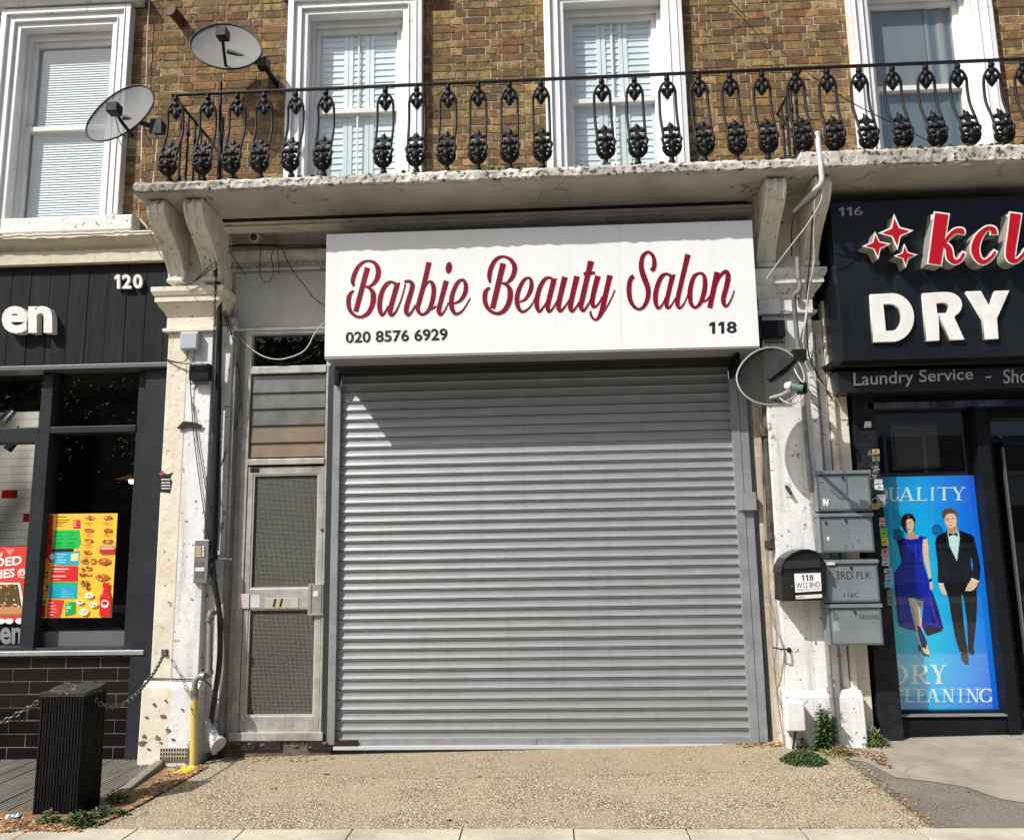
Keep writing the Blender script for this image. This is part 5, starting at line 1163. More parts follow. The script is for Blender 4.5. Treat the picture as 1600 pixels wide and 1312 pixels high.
# =============================================================== SATELLITE DISHES
def meshdish(name,col,tr):
    m=bpy.data.materials.new(name); m.use_nodes=True; t=m.node_tree; L=t.links.new; b=t.nodes['Principled BSDF']; b.inputs['Base Color'].default_value=(*col,1); b.inputs['Roughness'].default_value=0.65; b.inputs['Specular IOR Level'].default_value=0.25
    tp=N(t,'ShaderNodeBsdfTransparent'); mx=N(t,'ShaderNodeMixShader'); mx.inputs[0].default_value=tr
    L(b.outputs[0],mx.inputs[1]); L(tp.outputs[0],mx.inputs[2]); L(mx.outputs[0],t.nodes['Material Output'].inputs[0]); return m
mesh_grey=meshdish('perforated_grey',(0.19,0.20,0.20),0.14); mesh_dark=meshdish('perforated_dark',(0.028,0.03,0.028),0.10)
def dish(label,c,top,right,Y,bow,rim_mt,dish_mt,arm,lnb,mount,Yw,tilt=0.35,lnbkind='box',group=None):
    """c centre px; top,right: px of the end of minor and major half axes; bowl sinks towards the wall"""
    C0=at(c[0],c[1],Y); Uv=at(right[0],right[1],Y)-C0; Vv=at(top[0],top[1],Y+tilt*0.18)-C0
    Nn=Uv.cross(Vv).normalized()
    if Nn.y>0: Nn=-Nn
    t=thing('satellite_dish',label,'satellite dish',tuple(C0),'satellite dishes')
    m=MB(); vs=[C0-Nn*bow]; nr=7; nt=36; fs=[]
    for i in range(1,nr+1):
        rr_=i/nr
        for k in range(nt):
            a=2*math.pi*k/nt; e=1+0.05*math.sin(a)*(1 if math.sin(a)>0 else 0)
            vs.append(C0+Uv*rr_*math.cos(a)*(1-0.10*max(0,math.sin(a)))+Vv*rr_*math.sin(a)*e-Nn*bow*(1-rr_**2))
    fs=[(0,1+k,1+(k+1)%nt) for k in range(nt)]+[(1+i*nt+k,1+(i+1)*nt+k,1+(i+1)*nt+(k+1)%nt,1+i*nt+(k+1)%nt) for i in range(nr-1) for k in range(nt)]
    m.add(vs,fs,True); m.build('reflector',dish_mt,t,fixn=False)
    rim=[vs[1+(nr-1)*nt+k] for k in range(nt)]+[vs[1+(nr-1)*nt]]
    MB().tube(rim,0.0075,6,False).build('rim',rim_mt,t)
    L0=at(lnb[0],lnb[1],Y-0.30); A0=at(arm[0],arm[1],Y-0.01)
    MB().tube([A0,A0.lerp(L0,.5)+Vector((0,0,-0.012)),L0],0.014,6).build('arm',black_paint if lnbkind=='box' else mat('arm_grey',(0.35,0.35,0.33),0.5),t)
    if lnbkind=='box':
        m=MB(); m.box(L0.x-0.045,L0.x+0.045,L0.y-0.03,L0.y+0.06,L0.z-0.035,L0.z+0.045); m.tube([L0+Vector((0,0.05,0.005)),L0+Vector((0,0.08,0.005))],0.022,10); m.build('receiver',black_paint,t,bev=0.006)
    else:
        d=(C0-L0).normalized(); d=Vector((-0.85,0.35,0.25)).normalized()
        m=MB(); m.tube([L0-d*0.05,L0+d*0.03],0.026,12); m.build('receiver',mat('lnb_body',(0.10,0.16,0.16),0.4),t)
        m=MB(); m.tube([L0+d*0.03,L0+d*0.035,L0+d*0.05],[0.03,0.036,0.033],14); m.ball(L0+d*0.05,0.030,10,6); m.build('cap',mat('lnb_cap',(0.65,0.65,0.62),0.4),t)
        MB().box(L0.x+0.02,L0.x+0.075,L0.y-0.02,L0.y+0.05,L0.z-0.045,L0.z+0.03).build('holder',black_paint,t,bev=0.005)
    M0=at(mount[0],mount[1],Y+0.05); m=MB(); B0=C0-Nn*bow
    m.tube([B0,M0],0.022,8); m.tube([M0,Vector((M0.x+.02,Yw,M0.z-0.01))],0.024,8); m.box(M0.x-0.045,M0.x+0.05,M0.y-0.03,M0.y+0.05,M0.z-0.04,M0.z+0.045); m.box(M0.x-0.05,M0.x+0.05,Yw-0.012,Yw,M0.z-0.07,M0.z+0.06)
    m.build('bracket',black_iron,t,bev=0.003)
    return t
dish('large grey mesh satellite dish on the brick wall, highest of the dishes','x' and (353,73),(361,40),(409,82),-0.22,0.055,black_paint,mesh_grey,(353,106),(347,53),(411,100),BY)
dish('grey mesh satellite dish fixed beyond the balcony end, in front of the blind window',(188,177),(200,138),(240,160),-0.50,0.05,black_paint,mesh_grey,(207,212),(177,170),(247,200),-0.48)
dish('dark smoky satellite dish below the right end of the salon sign',(1204,588),(1207,545),(1257,590),-0.55,0.06,mat('rim_pale',(0.30,0.30,0.27),0.5),mesh_dark,(1204,622),(1243,605),(1248,556),PY,lnbkind='cyl')

# =============================================================== SMALL THINGS ON THE LEFT PILASTER AND FASCIA
def wallbox(name,label,cat,q,Yf,Yb,mt,bev=0.004,part='case'):
    c=at((q[0]+q[2])/2,q[3],Yb); t=thing(name,label,cat,tuple(c)); MB().pr(*q,Yf,Yb).build(part,mt,t,bev=bev); return t
jb=wallbox('junction_box','pale blue grey junction box high on the white half of left pilaster','junction box',(281,518,309,546),PY-0.06,PY,mat('box_bluegrey',(0.40,0.45,0.48),0.4,bump=0.03))
MB().pr(283,520,307,544,PY-0.066,PY-0.058).build('lid',mat('box_bluegrey',(0,0,0)),jb,bev=0.004)
for q in ([(294,547,PY-.03),(292,560,PY-.05),(283,566,PY-.05),(262,562,PY-.02),(259,561,PY)],[(304,547,PY-.03),(304,560,PY-.05),(296,568,PY-.05),(272,566,PY-.02),(260,561,PY)]):
    MB().ptube(q,0.004,5).build('lead',cable_black,jb)
bb_=wallbox('junction_box','black cable distribution box under the pale blue grey junction box','junction box',(295,568,326,593),PY-0.075,PY,black_paint)
MB().pr(297,570,324,580,PY-0.080,PY-0.073).build('lid',mat('gloss_black',(0.012,0.012,0.012),0.12),bb_,bev=0.003)
m=MB()
for i in range(9): m.ptube([(298+i*3.1,593,PY-.04),(298+i*3.1,597,PY-.05),(299.5+i*3.1,601,PY-.04),(301+i*3.1,596,PY-.03)],0.0028,4,3)
m.ptube([(297,592,PY-.03),(298,612,PY-.02),(300,630,PY-.01)],0.004,5)
m.build('cable_loop',cable_black,bb_)
bx3=wallbox('junction_box','black cable box on the right pilaster beside the sign end','junction box',(1190,500,1227,526),PY-0.09,PY,black_paint)
m=MB()
for i in range(11): m.ptube([(1194+i*2.9,526,PY-.05),(1194+i*2.9,532,PY-.06),(1196+i*2.9,537,PY-.05),(1197+i*2.9,529,PY-.04)],0.0028,4,3)
m.build('cable_loop',cable_black,bx3)
ic=wallbox('intercom','steel door entry intercom with call buttons on the left pilaster','intercom',(303,843,325,911),PY-0.035,PY,mat('steel_panel',(0.33,0.33,0.31),0.35,0.5,c2=(0.25,0.25,0.24),sc2=12),bev=0.004,part='panel')
for r_ in range(4): 
    MB().pr(306,853+r_*4.4,314,856.5+r_*4.4,PY-0.0375,PY-0.03).build('name_strip',mat('strip_yellow',(0.50,0.44,0.26),0.4),ic); MB().pr(316,852.5+r_*4.4,319,856+r_*4.4,PY-0.042,PY-0.03).build('button',stk,ic,bev=0.001)
MB().pr(305,878,318,885,PY-0.0375,PY-0.03).build('speaker',mat('grey_grille',(0.12,0.12,0.12),0.5),ic); MB().pr(305,886,319,892,PY-0.037,PY-0.03).build('sticker',stk,ic); MB().pr(305,893,318,902,PY-0.0375,PY-0.03).build('keypad',mat('grey_grille',(0,0,0)),ic)
cc_=thing('security_camera','small white dome camera under the cornice left of the sign','camera',tuple(at(397,371,-.02)))
p=at(397,370,-0.06); MB().tube([p+Vector((0,0.07,0.01)),p+Vector((0,0.045,0.01))],0.05,14).build('mount',white_paint,cc_); MB().ball(p,0.046,14,10).build('body',mat('camera_white',(0.62,0.62,0.58),0.35),cc_); MB().ball(p+Vector((0.005,-0.025,-0.012)),0.031,12,8).build('lens',mat('gloss_black',(0,0,0)),cc_)
stt=thing('torn_sticker','torn black and red sticker peeling from the cream half of left pilaster','sticker',tuple(at(257,754,PY)))
P=Print(PY-0.002)
P.poly([(247,739),(254,735),(257,739),(262,741),(271,737),(266,746),(269,752),(266,770),(246,768),(248,752)],(25,22,25),0); P.poly([(248,740),(254,735.5),(257,740),(252,743)],(190,60,90)); 
for y in (748,753,757.5,762): P.poly([(252,y),(266,y),(266,y+1.6),(252,y+1.9)],(215,215,215))
P.build('paper',stt,PRINT)
t2=thing('torn_tape','scrap of black tape caught on the cables of left pilaster','tape',tuple(at(300,665,PY)))
m=MB(); m.pprism([(276,669),(286,658),(300,659),(316,664),(312,670),(304,667),(290,668),(284,671)],PY-0.02,PY-0.012); m.build('tape',black_vinyl,t2)
t3=thing('door_notice','two small yellowed notices stuck beside the entrance door','sticker',tuple(at(351,760,-.032)))
MB().pr(347,751,357,757,-0.032,-0.029).build('paper',mat('aged_paper',(0.28,0.27,0.22),0.6),t3); MB().pr(346,761,357,769,-0.032,-0.029).build('paper',mat('aged_paper2',(0.36,0.33,0.22),0.6),t3)

# pipes and cables ---------------------------------------------------
dp_=thing('downpipe','black service pipe and hose running down beside the entrance door','pipe',tuple(at(332,1150,-.08)))
m=MB(); m.ptube([(335,378,-.26),(337,420,-.22),(343,470,-.20),(342,560,-.16),(339,680,-.15),(335,800,-.15),(332,870,-.15)],[0.02,0.02,0.02,0.022,0.028,0.028,0.03],10); m.build('pipe',black_iron,dp_)
m=MB(); m.ptube([(331,870,-.16),(335,910,-.16),(343,960,-.14),(343,1030,-.14),(335,1090,-.14),(328,1140,-.15)],0.021,10); m.build('hose',cable_black,dp_)
for (x,y,r_) in ((332,868,.04),(329,892,.036),(332,868,.03)): m=MB(); p=at(x,y,-.16); m.tube([p+Vector((0,0,-.03)),p+Vector((0,0,.03))],r_,10); m.build('collar',black_iron,dp_)
m=MB(); m.ptube([(318,872,-.17),(345,872,-.12),(362,873,-.06)],0.009,6); m.build('conduit',mat('conduit_white',(0.6,0.6,0.57),0.5),dp_)
m=MB(); m.ptube([(343,690,-.12),(343,800,-.12),(340,860,-.14)],0.011,6); m.build('conduit',grey_pipe,dp_)
gp=thing('gas_pipe','grey gas riser with elbows dropping into a yellow sleeve at the pilaster foot','pipe',tuple(at(303,1192,-.27)))
m=MB(); m.tube([at(304,1088,-.27),at(303,1195,-.27)],0.030,12); m.build('yellow_sleeve',mat('gas_yellow',(0.62,0.50,0.14),0.55,c2=(0.55,0.45,0.17),sc2=9,bump=0.1,c3=(0.3,0.25,0.12),sc3=20,t3=0.72),gp)
m=MB(); m.ptube([(336,957,-.14),(329,957,-.18),(328,972,-.19),(327,1046,-.2),(325,1055,-.21)],0.021,10); m.ptube([(325,1055,-.21),(315,1056,-.26),(306,1062,-.27),(304,1074,-.27),(304,1092,-.27)],0.022,10); m.build('pipe',grey_pipe,gp)
for (x,y,d) in ((304,1080,(0,0,1)),(304,1088,(0,0,1)),(317,1056,(1,0,0)),(327,1050,(0,0,1)),(328,966,(0,0,1))):
    p=at(x,y,-.27 if y>1055 else -.2); d=Vector(d)*0.016; m=MB(); m.tube([p-d,p+d],0.031,10); m.build('fitting',mat('galv_fitting',(0.30,0.29,0.26),0.45,0.5,c2=(0.22,0.13,0.07),sc2=16),gp)
pf_=thing('pipe_shoe','clear grey plastic pipe shoe lying against the base of the black hose','pipe',tuple(at(335,1165,-.12)))
m=MB(); m.ptube([(325,1124,-.16),(333,1150,-.18),(342,1163,-.22)],[0.02,0.045,0.06],14,3); m.build('shoe',mat('shoe_grey',(0.38,0.42,0.42),0.25,c2=(0.5,0.53,0.53),sc2=8),pf_)
MB().ptube([(333,1165,-.15),(336,1178,-.16)],[0.035,0.02],8,2).build('spout',mat('shoe_grey',(0,0,0)),pf_)
# painted-over conduit at the right end of the cornice
wpz=thing('white_conduit','white painted pipe curling round the right end of the cornice above the sign','pipe',tuple(at(1190,330,-.18)))
MB().ptube([(1058,325,-.165),(1120,323,-.165),(1180,321,-.165),(1190,324,-.165),(1193,336,-.165),(1194,362,-.17)],0.016,8).build('pipe',mat('conduit_cream',(0.42,0.41,0.36),0.6,c2=(0.2,0.19,0.16),sc2=12),wpz)
rp_=thing('waste_pipe','long grey pipe zigzagging down the right pilaster behind the mailboxes','pipe',tuple(at(1305,1160,-.2)))
MB().ptube([(1246,402,-.34),(1247,430,-.34),(1250,452,-.34),(1241,462,-.30),(1242,490,-.25),(1247,545,-.2),(1254,620,-.2),(1263,720,-.2),(1275,830,-.2),(1289,960,-.2),(1297,1060,-.23),(1304,1130,-.23),(1308,1160,-.23)],0.019,9).build('pipe',grey_pipe,rp_)
for (x,y) in ((1248,546),(1246,462),(1298,1078)): p=at(x,y,-.22); MB().tube([p-Vector((0,0,.02)),p+Vector((0,0,.02))],0.028,10).build('collar',grey_pipe,rp_)
MB().ptube([(1237,548,-.22),(1248,550,-.24),(1258,547,-.22)],0.013,6).build('clamp',black_iron,rp_)
bpz=thing('balcony_spout','white plastic pipe dropping over the balcony edge into an elbow','pipe',tuple(at(1280,290,-.70)))
MB().ptube([(1277,213,-.62),(1280,240,-.70),(1284,275,-.71),(1283,288,-.70),(1276,295,-.66),(1266,305,-.55),(1240,330,-.40)],[0.02,0.02,0.02,0.022,0.022,0.02,0.018],10).build('pipe',mat('spout_white',(0.58,0.60,0.60),0.45,c2=(0.4,0.4,0.38),sc2=8),bpz)
p=at(1277,211,-.62); MB().tube([p+Vector((0,0,-.02)),p+Vector((0,0,.02))],0.027,10).build('end_cap',mat('spout_white',(0,0,0)),bpz)
drp=thing('downpipe','blackened downpipe in the corner between the roller shutter guide and right pilaster','pipe',tuple(at(1212,860,-.1)))
MB().ptube([(1196,350,-.14),(1190,440,-.14),(1190,505,-.14),(1193,560,-.12),(1196,640,-.10),(1199,720,-.10),(1206,860,-.10)],[0.02,0.02,0.02,0.025,0.028,0.03,0.03],10).build('pipe',mat('sooty_pipe',(0.02,0.018,0.015),0.5,c2=(0.12,0.10,0.07),sc2=8),drp)
for (x,y) in ((1194,676),(1203,850)): p=at(x,y,-.1); MB().tube([p-Vector((0,0,.03)),p+Vector((0,0,.03))],0.040,10).build('collar',mat('sooty_pipe',(0,0,0)),drp)
def cable(label,runs,mt,r=0.004,grp='cables strung over the shopfront'):
    x,y,Y=runs[0][0]; t=thing('cable',label,'cable',tuple(at(x,y,Y)),grp)
    for q in runs: MB().ptube(q,r,5,6).build('wire',mt,t)
    return t
cable('black cable bundle running level under the cornice left of the sign',[[(333,383,-.07),(360,384.5,-.07),(380,382,-.07),(440,383,-.07),(512,384,-.07)],[(333,386,-.07),(400,384,-.08),(460,387,-.07),(512,386,-.07)],[(340,405,-.10),(347,392,-.10),(362,384,-.08)]],cable_black,0.006)
cable('black cable loop hanging from the dome camera',[[(405,374,-.06),(407,383,-.07),(406,425,-.04),(410,437,-.05),(420,440,-.05),(427,425,-.05),(424,402,-.07),(429,386,-.07)]],cable_black,0.0035)
cable('short black cable tail hanging straight under the cornice',[[(434,386,-.07),(436,430,-.03)]],cable_black,0.003)
cable('thin black cable slanting from the cornice down behind the sign',[[(440,387,-.07),(448,405,-.06),(460,427,-.05),(475,445,-.04),(490,465,-.04),(508,478,-.05)]],cable_black,0.004)
cable('stiff black wire slanting across the egg moulding',[[(357,391,-.08),(370,410,-.1),(384,431,-.08)]],cable_black,0.004)
cable('white cable sagging across the door light to the sign',[[(367,519,-.03),(385,538,-.05),(410,556,-.06),(440,561,-.06),(475,548,-.06),(492,520,-.08),(505,505,-.15)]],cable_white,0.0045)
cable('long black cable drooping from the cornice to the hose beside the door',[[(349,487,-.1),(358,520,-.08),(371,570,-.07),(376,610,-.07),(370,660,-.07),(355,700,-.08),(343,735,-.12)],[(352,484,-.1),(366,540,-.08),(374,590,-.07),(376,640,-.07)]],cable_black,0.0045)
cable('pair of black cables falling down the white half of left pilaster',[[(299,625,-.175),(303,680,-.175),(313,760,-.175),(327,850,-.175)],[(301,630,-.175),(311,700,-.175),(322,765,-.175),(331,800,-.175)]],cable_black,0.0038)
cable('black cable slanting across the left corbel towards the cornice',[[(288,445,-.30),(302,440,-.3),(318,425,-.32),(332,412,-.3)],[(296,444,-.3),(312,434,-.3),(333,417,-.3)]],cable_black,0.0045)
cable('white cable wandering down the brick left of the balcony end',[[(233,2,.06),(230,60,.06),(228,140,.07),(222,200,.07),(220,297,-.5)],[(247,210,-.45),(243,250,-.5),(238,294,-.62)],[(217,320,-.2),(218,340,-.1),(230,355,-.15),(236,365,-.2)]],cable_white,0.0045)
cable('black cable running from the cornice over the outer left corbel',[[(224,338,-.1),(235,365,-.22),(247,392,-.42),(256,405,-.45)]],cable_black,0.004)
cable('white cable slanting from the balcony pipe behind the sign end',[[(1286,290,-.68),(1282,315,-.66),(1262,350,-.6),(1235,385,-.5),(1200,432,-.35),(1190,450,-.30)]],cable_white,0.0045)
cable('white cable pair dropping down the face of the right pilaster',[[(1272,320,-.55),(1273,400,-.42),(1263,455,-.32),(1258,500,-.3),(1254,535,-.28)],[(1273,300,-.6),(1271,400,-.42),(1266,450,-.3),(1257,520,-.28),(1256,545,-.24),(1262,575,-.22),(1284,600,-.2),(1310,628,-.12),(1316,650,-.08)]],cable_white,0.0045)
cable('black cable dropping from the balcony past the outer right corbel',[[(1283,295,-.68),(1272,310,-.64),(1240,340,-.5),(1237,400,-.3)],[(1270,330,-.55),(1266,400,-.4),(1261,460,-.3),(1262,540,-.2),(1272,575,-.18),(1300,622,-.1)]],cable_black,0.006)
cable('thin black wire crossing the bricks and the railing on a slant',[[(1140,0,.05),(1180,40,.0),(1255,108,-.5),(1330,160,-.5),(1440,215,-.58),(1480,240,-.6)]],cable_black,0.004)
cable('white cable loop hanging from the dark dish arm',[[(1218,622,-.7),(1232,630,-.72),(1245,629,-.7),(1254,620,-.65),(1258,610,-.62)],[(1240,552,-.4),(1241,575,-.5),(1250,592,-.6),(1258,600,-.62)]],cable_white,0.0045)
cable('brown and white cables bunched beside the right guide rail',[[(1186,640,-.08),(1192,700,-.08),(1194,800,-.08),(1200,900,-.09),(1206,1000,-.1),(1212,1060,-.12),(1216,1100,-.12),(1226,1165,-.14)],[(1190,680,-.09),(1190,730,-.09),(1196,820,-.09),(1202,920,-.1),(1214,990,-.13),(1210,1050,-.12),(1222,1110,-.13),(1232,1140,-.2)],[(1200,860,-.1),(1205,960,-.12),(1224,1010,-.17),(1222,1050,-.16),(1214,1080,-.12)]],mat('cable_brown',(0.25,0.21,0.16),0.6),0.0055)
cable('black cable crossing the left pilaster above its plinth',[[(230,1059,PY-.01),(260,1060,PY-.015),(300,1061,PY-.02),(318,1062,PY-.05),(330,1072,-.18)]],cable_black,0.0055)
cable('small loops of black cable under the grey mesh dish',[[(180,180,-.78),(186,205,-.74),(195,213,-.70),(205,210,-.6)],[(185,215,-.6),(190,228,-.6),(200,234,-.6),(205,222,-.56),(204,210,-.52)]],cable_black,0.0035)
rt=MB()
for (a,b,c_,d) in ((1265,560,1272,566),(1270,572,1278,584),(1264,600,1280,612),(1266,628,1284,640),(1272,660,1282,652),(1262,556,1270,550),(1276,590,1284,586),(1268,618,1276,622)): rt.ptube([(a,b,-.19),((a+c_)/2,(b+d)/2-2,-.20),(c_,d,-.18)],0.004,4,3)
rt=rt.build('cable',cable_black,None); tag(rt,'short snipped ends of old black wire on the right pilaster','cable','cables strung over the shopfront')
# chains --------------------------------------------------------------
steel=mat('chain_steel',(0.22,0.22,0.21),0.35,0.8,c2=(0.10,0.09,0.08),sc2=40)
def chain(name,label,pts,L_=0.034,r=0.0032,mt=steel,w=0.009):
    P_=spl(flatlist(pts),24); m=MB(); acc=0; last=P_[0]; i=0; k=0; tot=sum((P_[j+1]-P_[j]).length for j in range(len(P_)-1)); n=int(tot/(L_*0.74))
    def pt(s):
        a=0
        for j in range(len(P_)-1):
            l=(P_[j+1]-P_[j]).length
            if a+l>=s: return P_[j].lerp(P_[j+1],(s-a)/max(l,1e-9)),(P_[j+1]-P_[j]).normalized()
            a+=l
        return P_[-1],(P_[-1]-P_[-2]).normalized()
    for k in range(n):
        c,d=pt((k+.5)*tot/n); s1=d.orthogonal().normalized(); s2=d.cross(s1); s=s1 if k%2 else s2
        s=(s1+s2).normalized() if k%2 else (s1-s2).normalized()
        q=[]
        for a in range(11):
            an=2*math.pi*a/10; q.append(c+d*(L_/2)*math.cos(an)+s*w*math.sin(an)*(1.15 if abs(math.sin(an))>.3 else 1))
        m.tube(q,r,4,False)
    o=m.build(name,mt,None,fixn=False); tag(o,label,'chain','chains'); return o
BX0=-3.12;BXY=-1.48
b_=lambda x,y,Y=-1.36:at(x,y,Y)
chain('chain','galvanised chain swagged from the black bollard up to the left pilaster',[at(257,1020,-.20),at(243,1047,-.45),at(224,1072,-.75),at(203,1092,-1.0),at(180,1103,-1.18),at(155,1099,-1.34)],0.042,0.004,w=0.011)
chain('chain','galvanised chain leaving the left side of the black bollard',[at(59,1096,-1.36),at(40,1108,-1.36),at(18,1120,-1.38),at(0,1129,-1.4),at(-40,1140,-1.45),at(-90,1130,-1.5)],0.042,0.004,w=0.011)
chain('chain','thin dark chain hanging down the edge of the left pilaster',[at(337,350,-.32),at(338,420,-.28),at(336,470,-.27),at(334,560,-.19),at(331,674,-.18)],0.030,0.003,cable_black,0.007)
brk=thing('chain_bracket','small square steel plate holding the chain to the cream pilaster','bracket',tuple(at(257,1019,PY)))
MB().pr(252,1014,262,1025,PY-0.006,PY).build('plate',steel,brk); p=at(256,1019,PY-.02); MB().tube([p+Vector((.012*math.cos(a),0,.014*math.sin(a))) for a in [i*.785 for i in range(9)]],0.004,5).build('eye',steel,brk)

# =============================================================== MAILBOXES
bx_m=mat('mailbox_grey',(0.20,0.235,0.255),0.35,0.25,c2=(0.26,0.30,0.32),sc2=4,c3=(0.36,0.38,0.38),sc3=40,t3=0.74,bump=0.06,streak=(0.27,0.28,0.28),st_amt=0.4)
ink=mat('marker_ink',(0.02,0.02,0.022),0.5); fade=mat('marker_faded',(0.10,0.12,0.13),0.5)
MBY=PY-0.13
def mailbox(label,q):
    t=thing('mailbox',label,'mailbox',tuple(at((q[0][0]+q[1][0])/2,q[2][1],PY)),'grey metal mailboxes stacked on the pilaster')
    xs_=[at(x,y,MBY).x for x,y in q]; x0=(xs_[0]+xs_[3])/2; x1=(xs_[1]+xs_[2])/2
    z1=at((q[0][0]+q[1][0])/2,(q[0][1]+q[1][1])/2,MBY).z; z0=at((q[2][0]+q[3][0])/2,(q[2][1]+q[3][1])/2,MBY).z
    MB().box(x0,x1,MBY,PY-0.02,z0,z1-0.022).build('body',bx_m,t,bev=0.003)
    l=MB(); l.hexa([(x0-0.006,MBY-0.018,z1-0.006),(x1+0.006,MBY-0.018,z1-0.006),(x1+0.006,MBY-0.018,z1-0.03),(x0-0.006,MBY-0.018,z1-0.03),(x0-0.006,PY-0.02,z1+0.004),(x1+0.006,PY-0.02,z1+0.004),(x1+0.006,PY-0.02,z1-0.0215),(x0-0.006,PY-0.02,z1-0.0215)]); l.build('lid',bx_m,t,bev=0.002)
    f=MB(); a,b,c_,d=x0+0.004,x1-0.004,z0+0.004,z1-0.038
    f.box(a,a+0.012,MBY-0.008,MBY-0.0005,c_,d); f.box(b-0.012,b,MBY-0.008,MBY-0.0005,c_,d); f.box(a+.012,b-.012,MBY-0.0078,MBY-0.0005,c_,c_+0.012); f.box(a+.012,b-.012,MBY-0.0078,MBY-0.0005,d-0.010,d); f.build('door_frame',mat('mailbox_edge',(0.12,0.14,0.15),0.4,0.3),t,bev=0.001)
    MB().box(a+.0125,b-.0125,MBY-0.004,MBY-0.001,c_+.0125,d-0.0105).build('door',bx_m,t)
    xc=(x0+x1)/2; k=Vector((xc,MBY-0.004,d-0.022)); MB().tube([k,k+Vector((0,-0.008,0))],0.010,10).build('lock',mat('lock_dark',(0.05,0.055,0.055),0.4,0.5),t); 
    MB().box(xc-0.002,xc+0.002,MBY-0.014,MBY-0.008,d-0.042,d-0.022).build('key_tag',mat('lock_dark',(0,0,0)),t)
    return t
W=lambda u,v:(1120+u/3.4533,640+v/3.4526)
b1=mailbox('topmost grey mailbox of the stack, a white scrawl on its door',[W(530,328),W(822,322),W(838,545),W(545,548)])
MB().add(*[[at(*W(u,v),MBY-.0046) for u,v in ((572,480),(584,480),(592,500),(596,482),(604,482),(600,518),(592,518),(584,498),(582,518),(574,516))],[list(range(10))]]).build('scrawl',white_letter,b1)
MB().add([at(*W(u,v),MBY-.0046) for u,v in ((556,388),(572,390),(572,395),(556,393))],[(0,1,2,3)]).build('mark',ink,b1)
b2=mailbox('second grey mailbox down, lettered B in its corner',[W(548,557),W(838,551),W(852,768),W(562,772)])
text('B',[W(584,600),W(600,600),W(601,626),W(585,626)],MBY-.0045,ink,b2,.0005,off=.03,name='marking'); text('S 3',[W(688,726),W(740,722),W(742,746),W(690,750)],MBY-.0045,fade,b2,.0005,name='marking'); text('A',[W(756,694),W(770,692),W(772,722),W(758,724)],MBY-.0045,fade,b2,.0005,name='marking')
MB().add([at(*W(u,v),MBY-.0046) for u,v in ((594,684),(606,684),(607,704),(595,704))],[(0,1,2,3)]).build('mark',white_letter,b2)
b3=mailbox('third grey mailbox down, marked C and 3RD in black pen',[W(575,810),W(864,802),W(884,1038),W(594,1040)])
text('C',[W(608,864),W(628,862),W(628,884),W(609,886)],MBY-.0045,ink,b3,.0005,name='marking'); text('3RD FLR',[W(642,870),W(830,876),W(832,910),W(645,916)],MBY-.0045,ink,b3,.0005,name='marking'); text('116C',[W(685,985),W(766,984),W(768,1010),W(687,1012)],MBY-.0045,ink,b3,.0005,name='marking')
MB().add([at(*W(u,v),MBY-.0186) for u,v in ((592,822),(636,820),(637,836),(593,838))],[(0,1,2,3)]).build('label_strip',stk,b3)
b4=mailbox('lowest grey mailbox of the stack, marked GROUND in black pen',[W(594,1046),W(884,1040),W(902,1268),W(612,1271)])
text('L',[W(628,1080),W(644,1078),W(645,1100),W(630,1102)],MBY-.0045,ink,b4,.0005,name='marking'); text('G',[W(632,1104),W(654,1102),W(655,1130),W(634,1132)],MBY-.0045,ink,b4,.0005,name='marking'); text('GROUND',[W(768,1104),W(876,1104),W(878,1130),W(770,1130)],MBY-.0045,ink,b4,.0005,name='marking')
MB().add([at(*W(u,v),MBY-.0046) for u,v in ((624,1146),(655,1142),(664,1190),(628,1196))],[(0,1,2,3)]).build('sticker',mat('green_sticker',(0.30,0.38,0.30),0.6,c2=(0.22,0.27,0.26),sc2=60),b4)
# black post box
pbx=thing('post_box','black arched post box on the right pilaster with a white 118 address label','mailbox',tuple(at(1250,940,PY)))
YF=PY-0.20
ar=[W(352,1033),W(345,880),W(352,845),W(372,805),W(405,778),W(450,760),W(490,757),W(528,768),W(560,795),W(578,830),W(585,875),W(578,1028)]
ar3=[(at(x,y,YF).x,at(x,y,YF).z) for x,y in ar]
bxg=mat('postbox_black',(0.012,0.012,0.013),0.3,bump=0.03,c2=(0.02,0.02,0.021),sc2=8)
m=MB(); m.prism(ar3,YF,PY-0.01); m.build('body',bxg,pbx,bev=0.006)
cx_=sum(p[0] for p in ar3)/len(ar3); cz=sum(p[1] for p in ar3)/len(ar3)
m=MB(); m.prism([(cx_+(x-cx_)*1.05,cz+(z_-cz)*1.04+0.004) for x,z_ in ar3[1:-1]]+[(cx_+(x-cx_)*0.98,cz+(z_-cz)*0.97-0.0) for x,z_ in reversed(ar3[1:-1])],YF-0.015,PY-0.01); m.build('hood',bxg,pbx)
MB().pq([W(360,815),W(556,810),W(562,850),W(362,858)],YF-0.012,YF+0.01).build('flap',mat('flap_black',(0.03,0.031,0.033),0.25),pbx,bev=0.003)
MB().pq([W(384,880),W(566,872),W(572,1020),W(388,1024)],YF-0.006,YF+0.01).build('door',bxg,pbx,bev=0.002)
k=at(*W(405,950),YF-.007); MB().tube([k,k+Vector((0,-.006,0))],0.008,10).build('lock',mat('chrome',(0.6,0.6,0.6),0.2,0.9),pbx)
MB().pq([W(418,884),W(560,879),W(565,975),W(424,985)],YF-0.0075,YF-0.005).build('label',mat('label_white',(0.80,0.81,0.80),0.5),pbx); MB().pq([W(425,1002),W(567,993),W(569,1013),W(428,1021)],YF-0.0075,YF-0.005).build('label',mat('label_white2',(0.66,0.64,0.62),0.5),pbx)
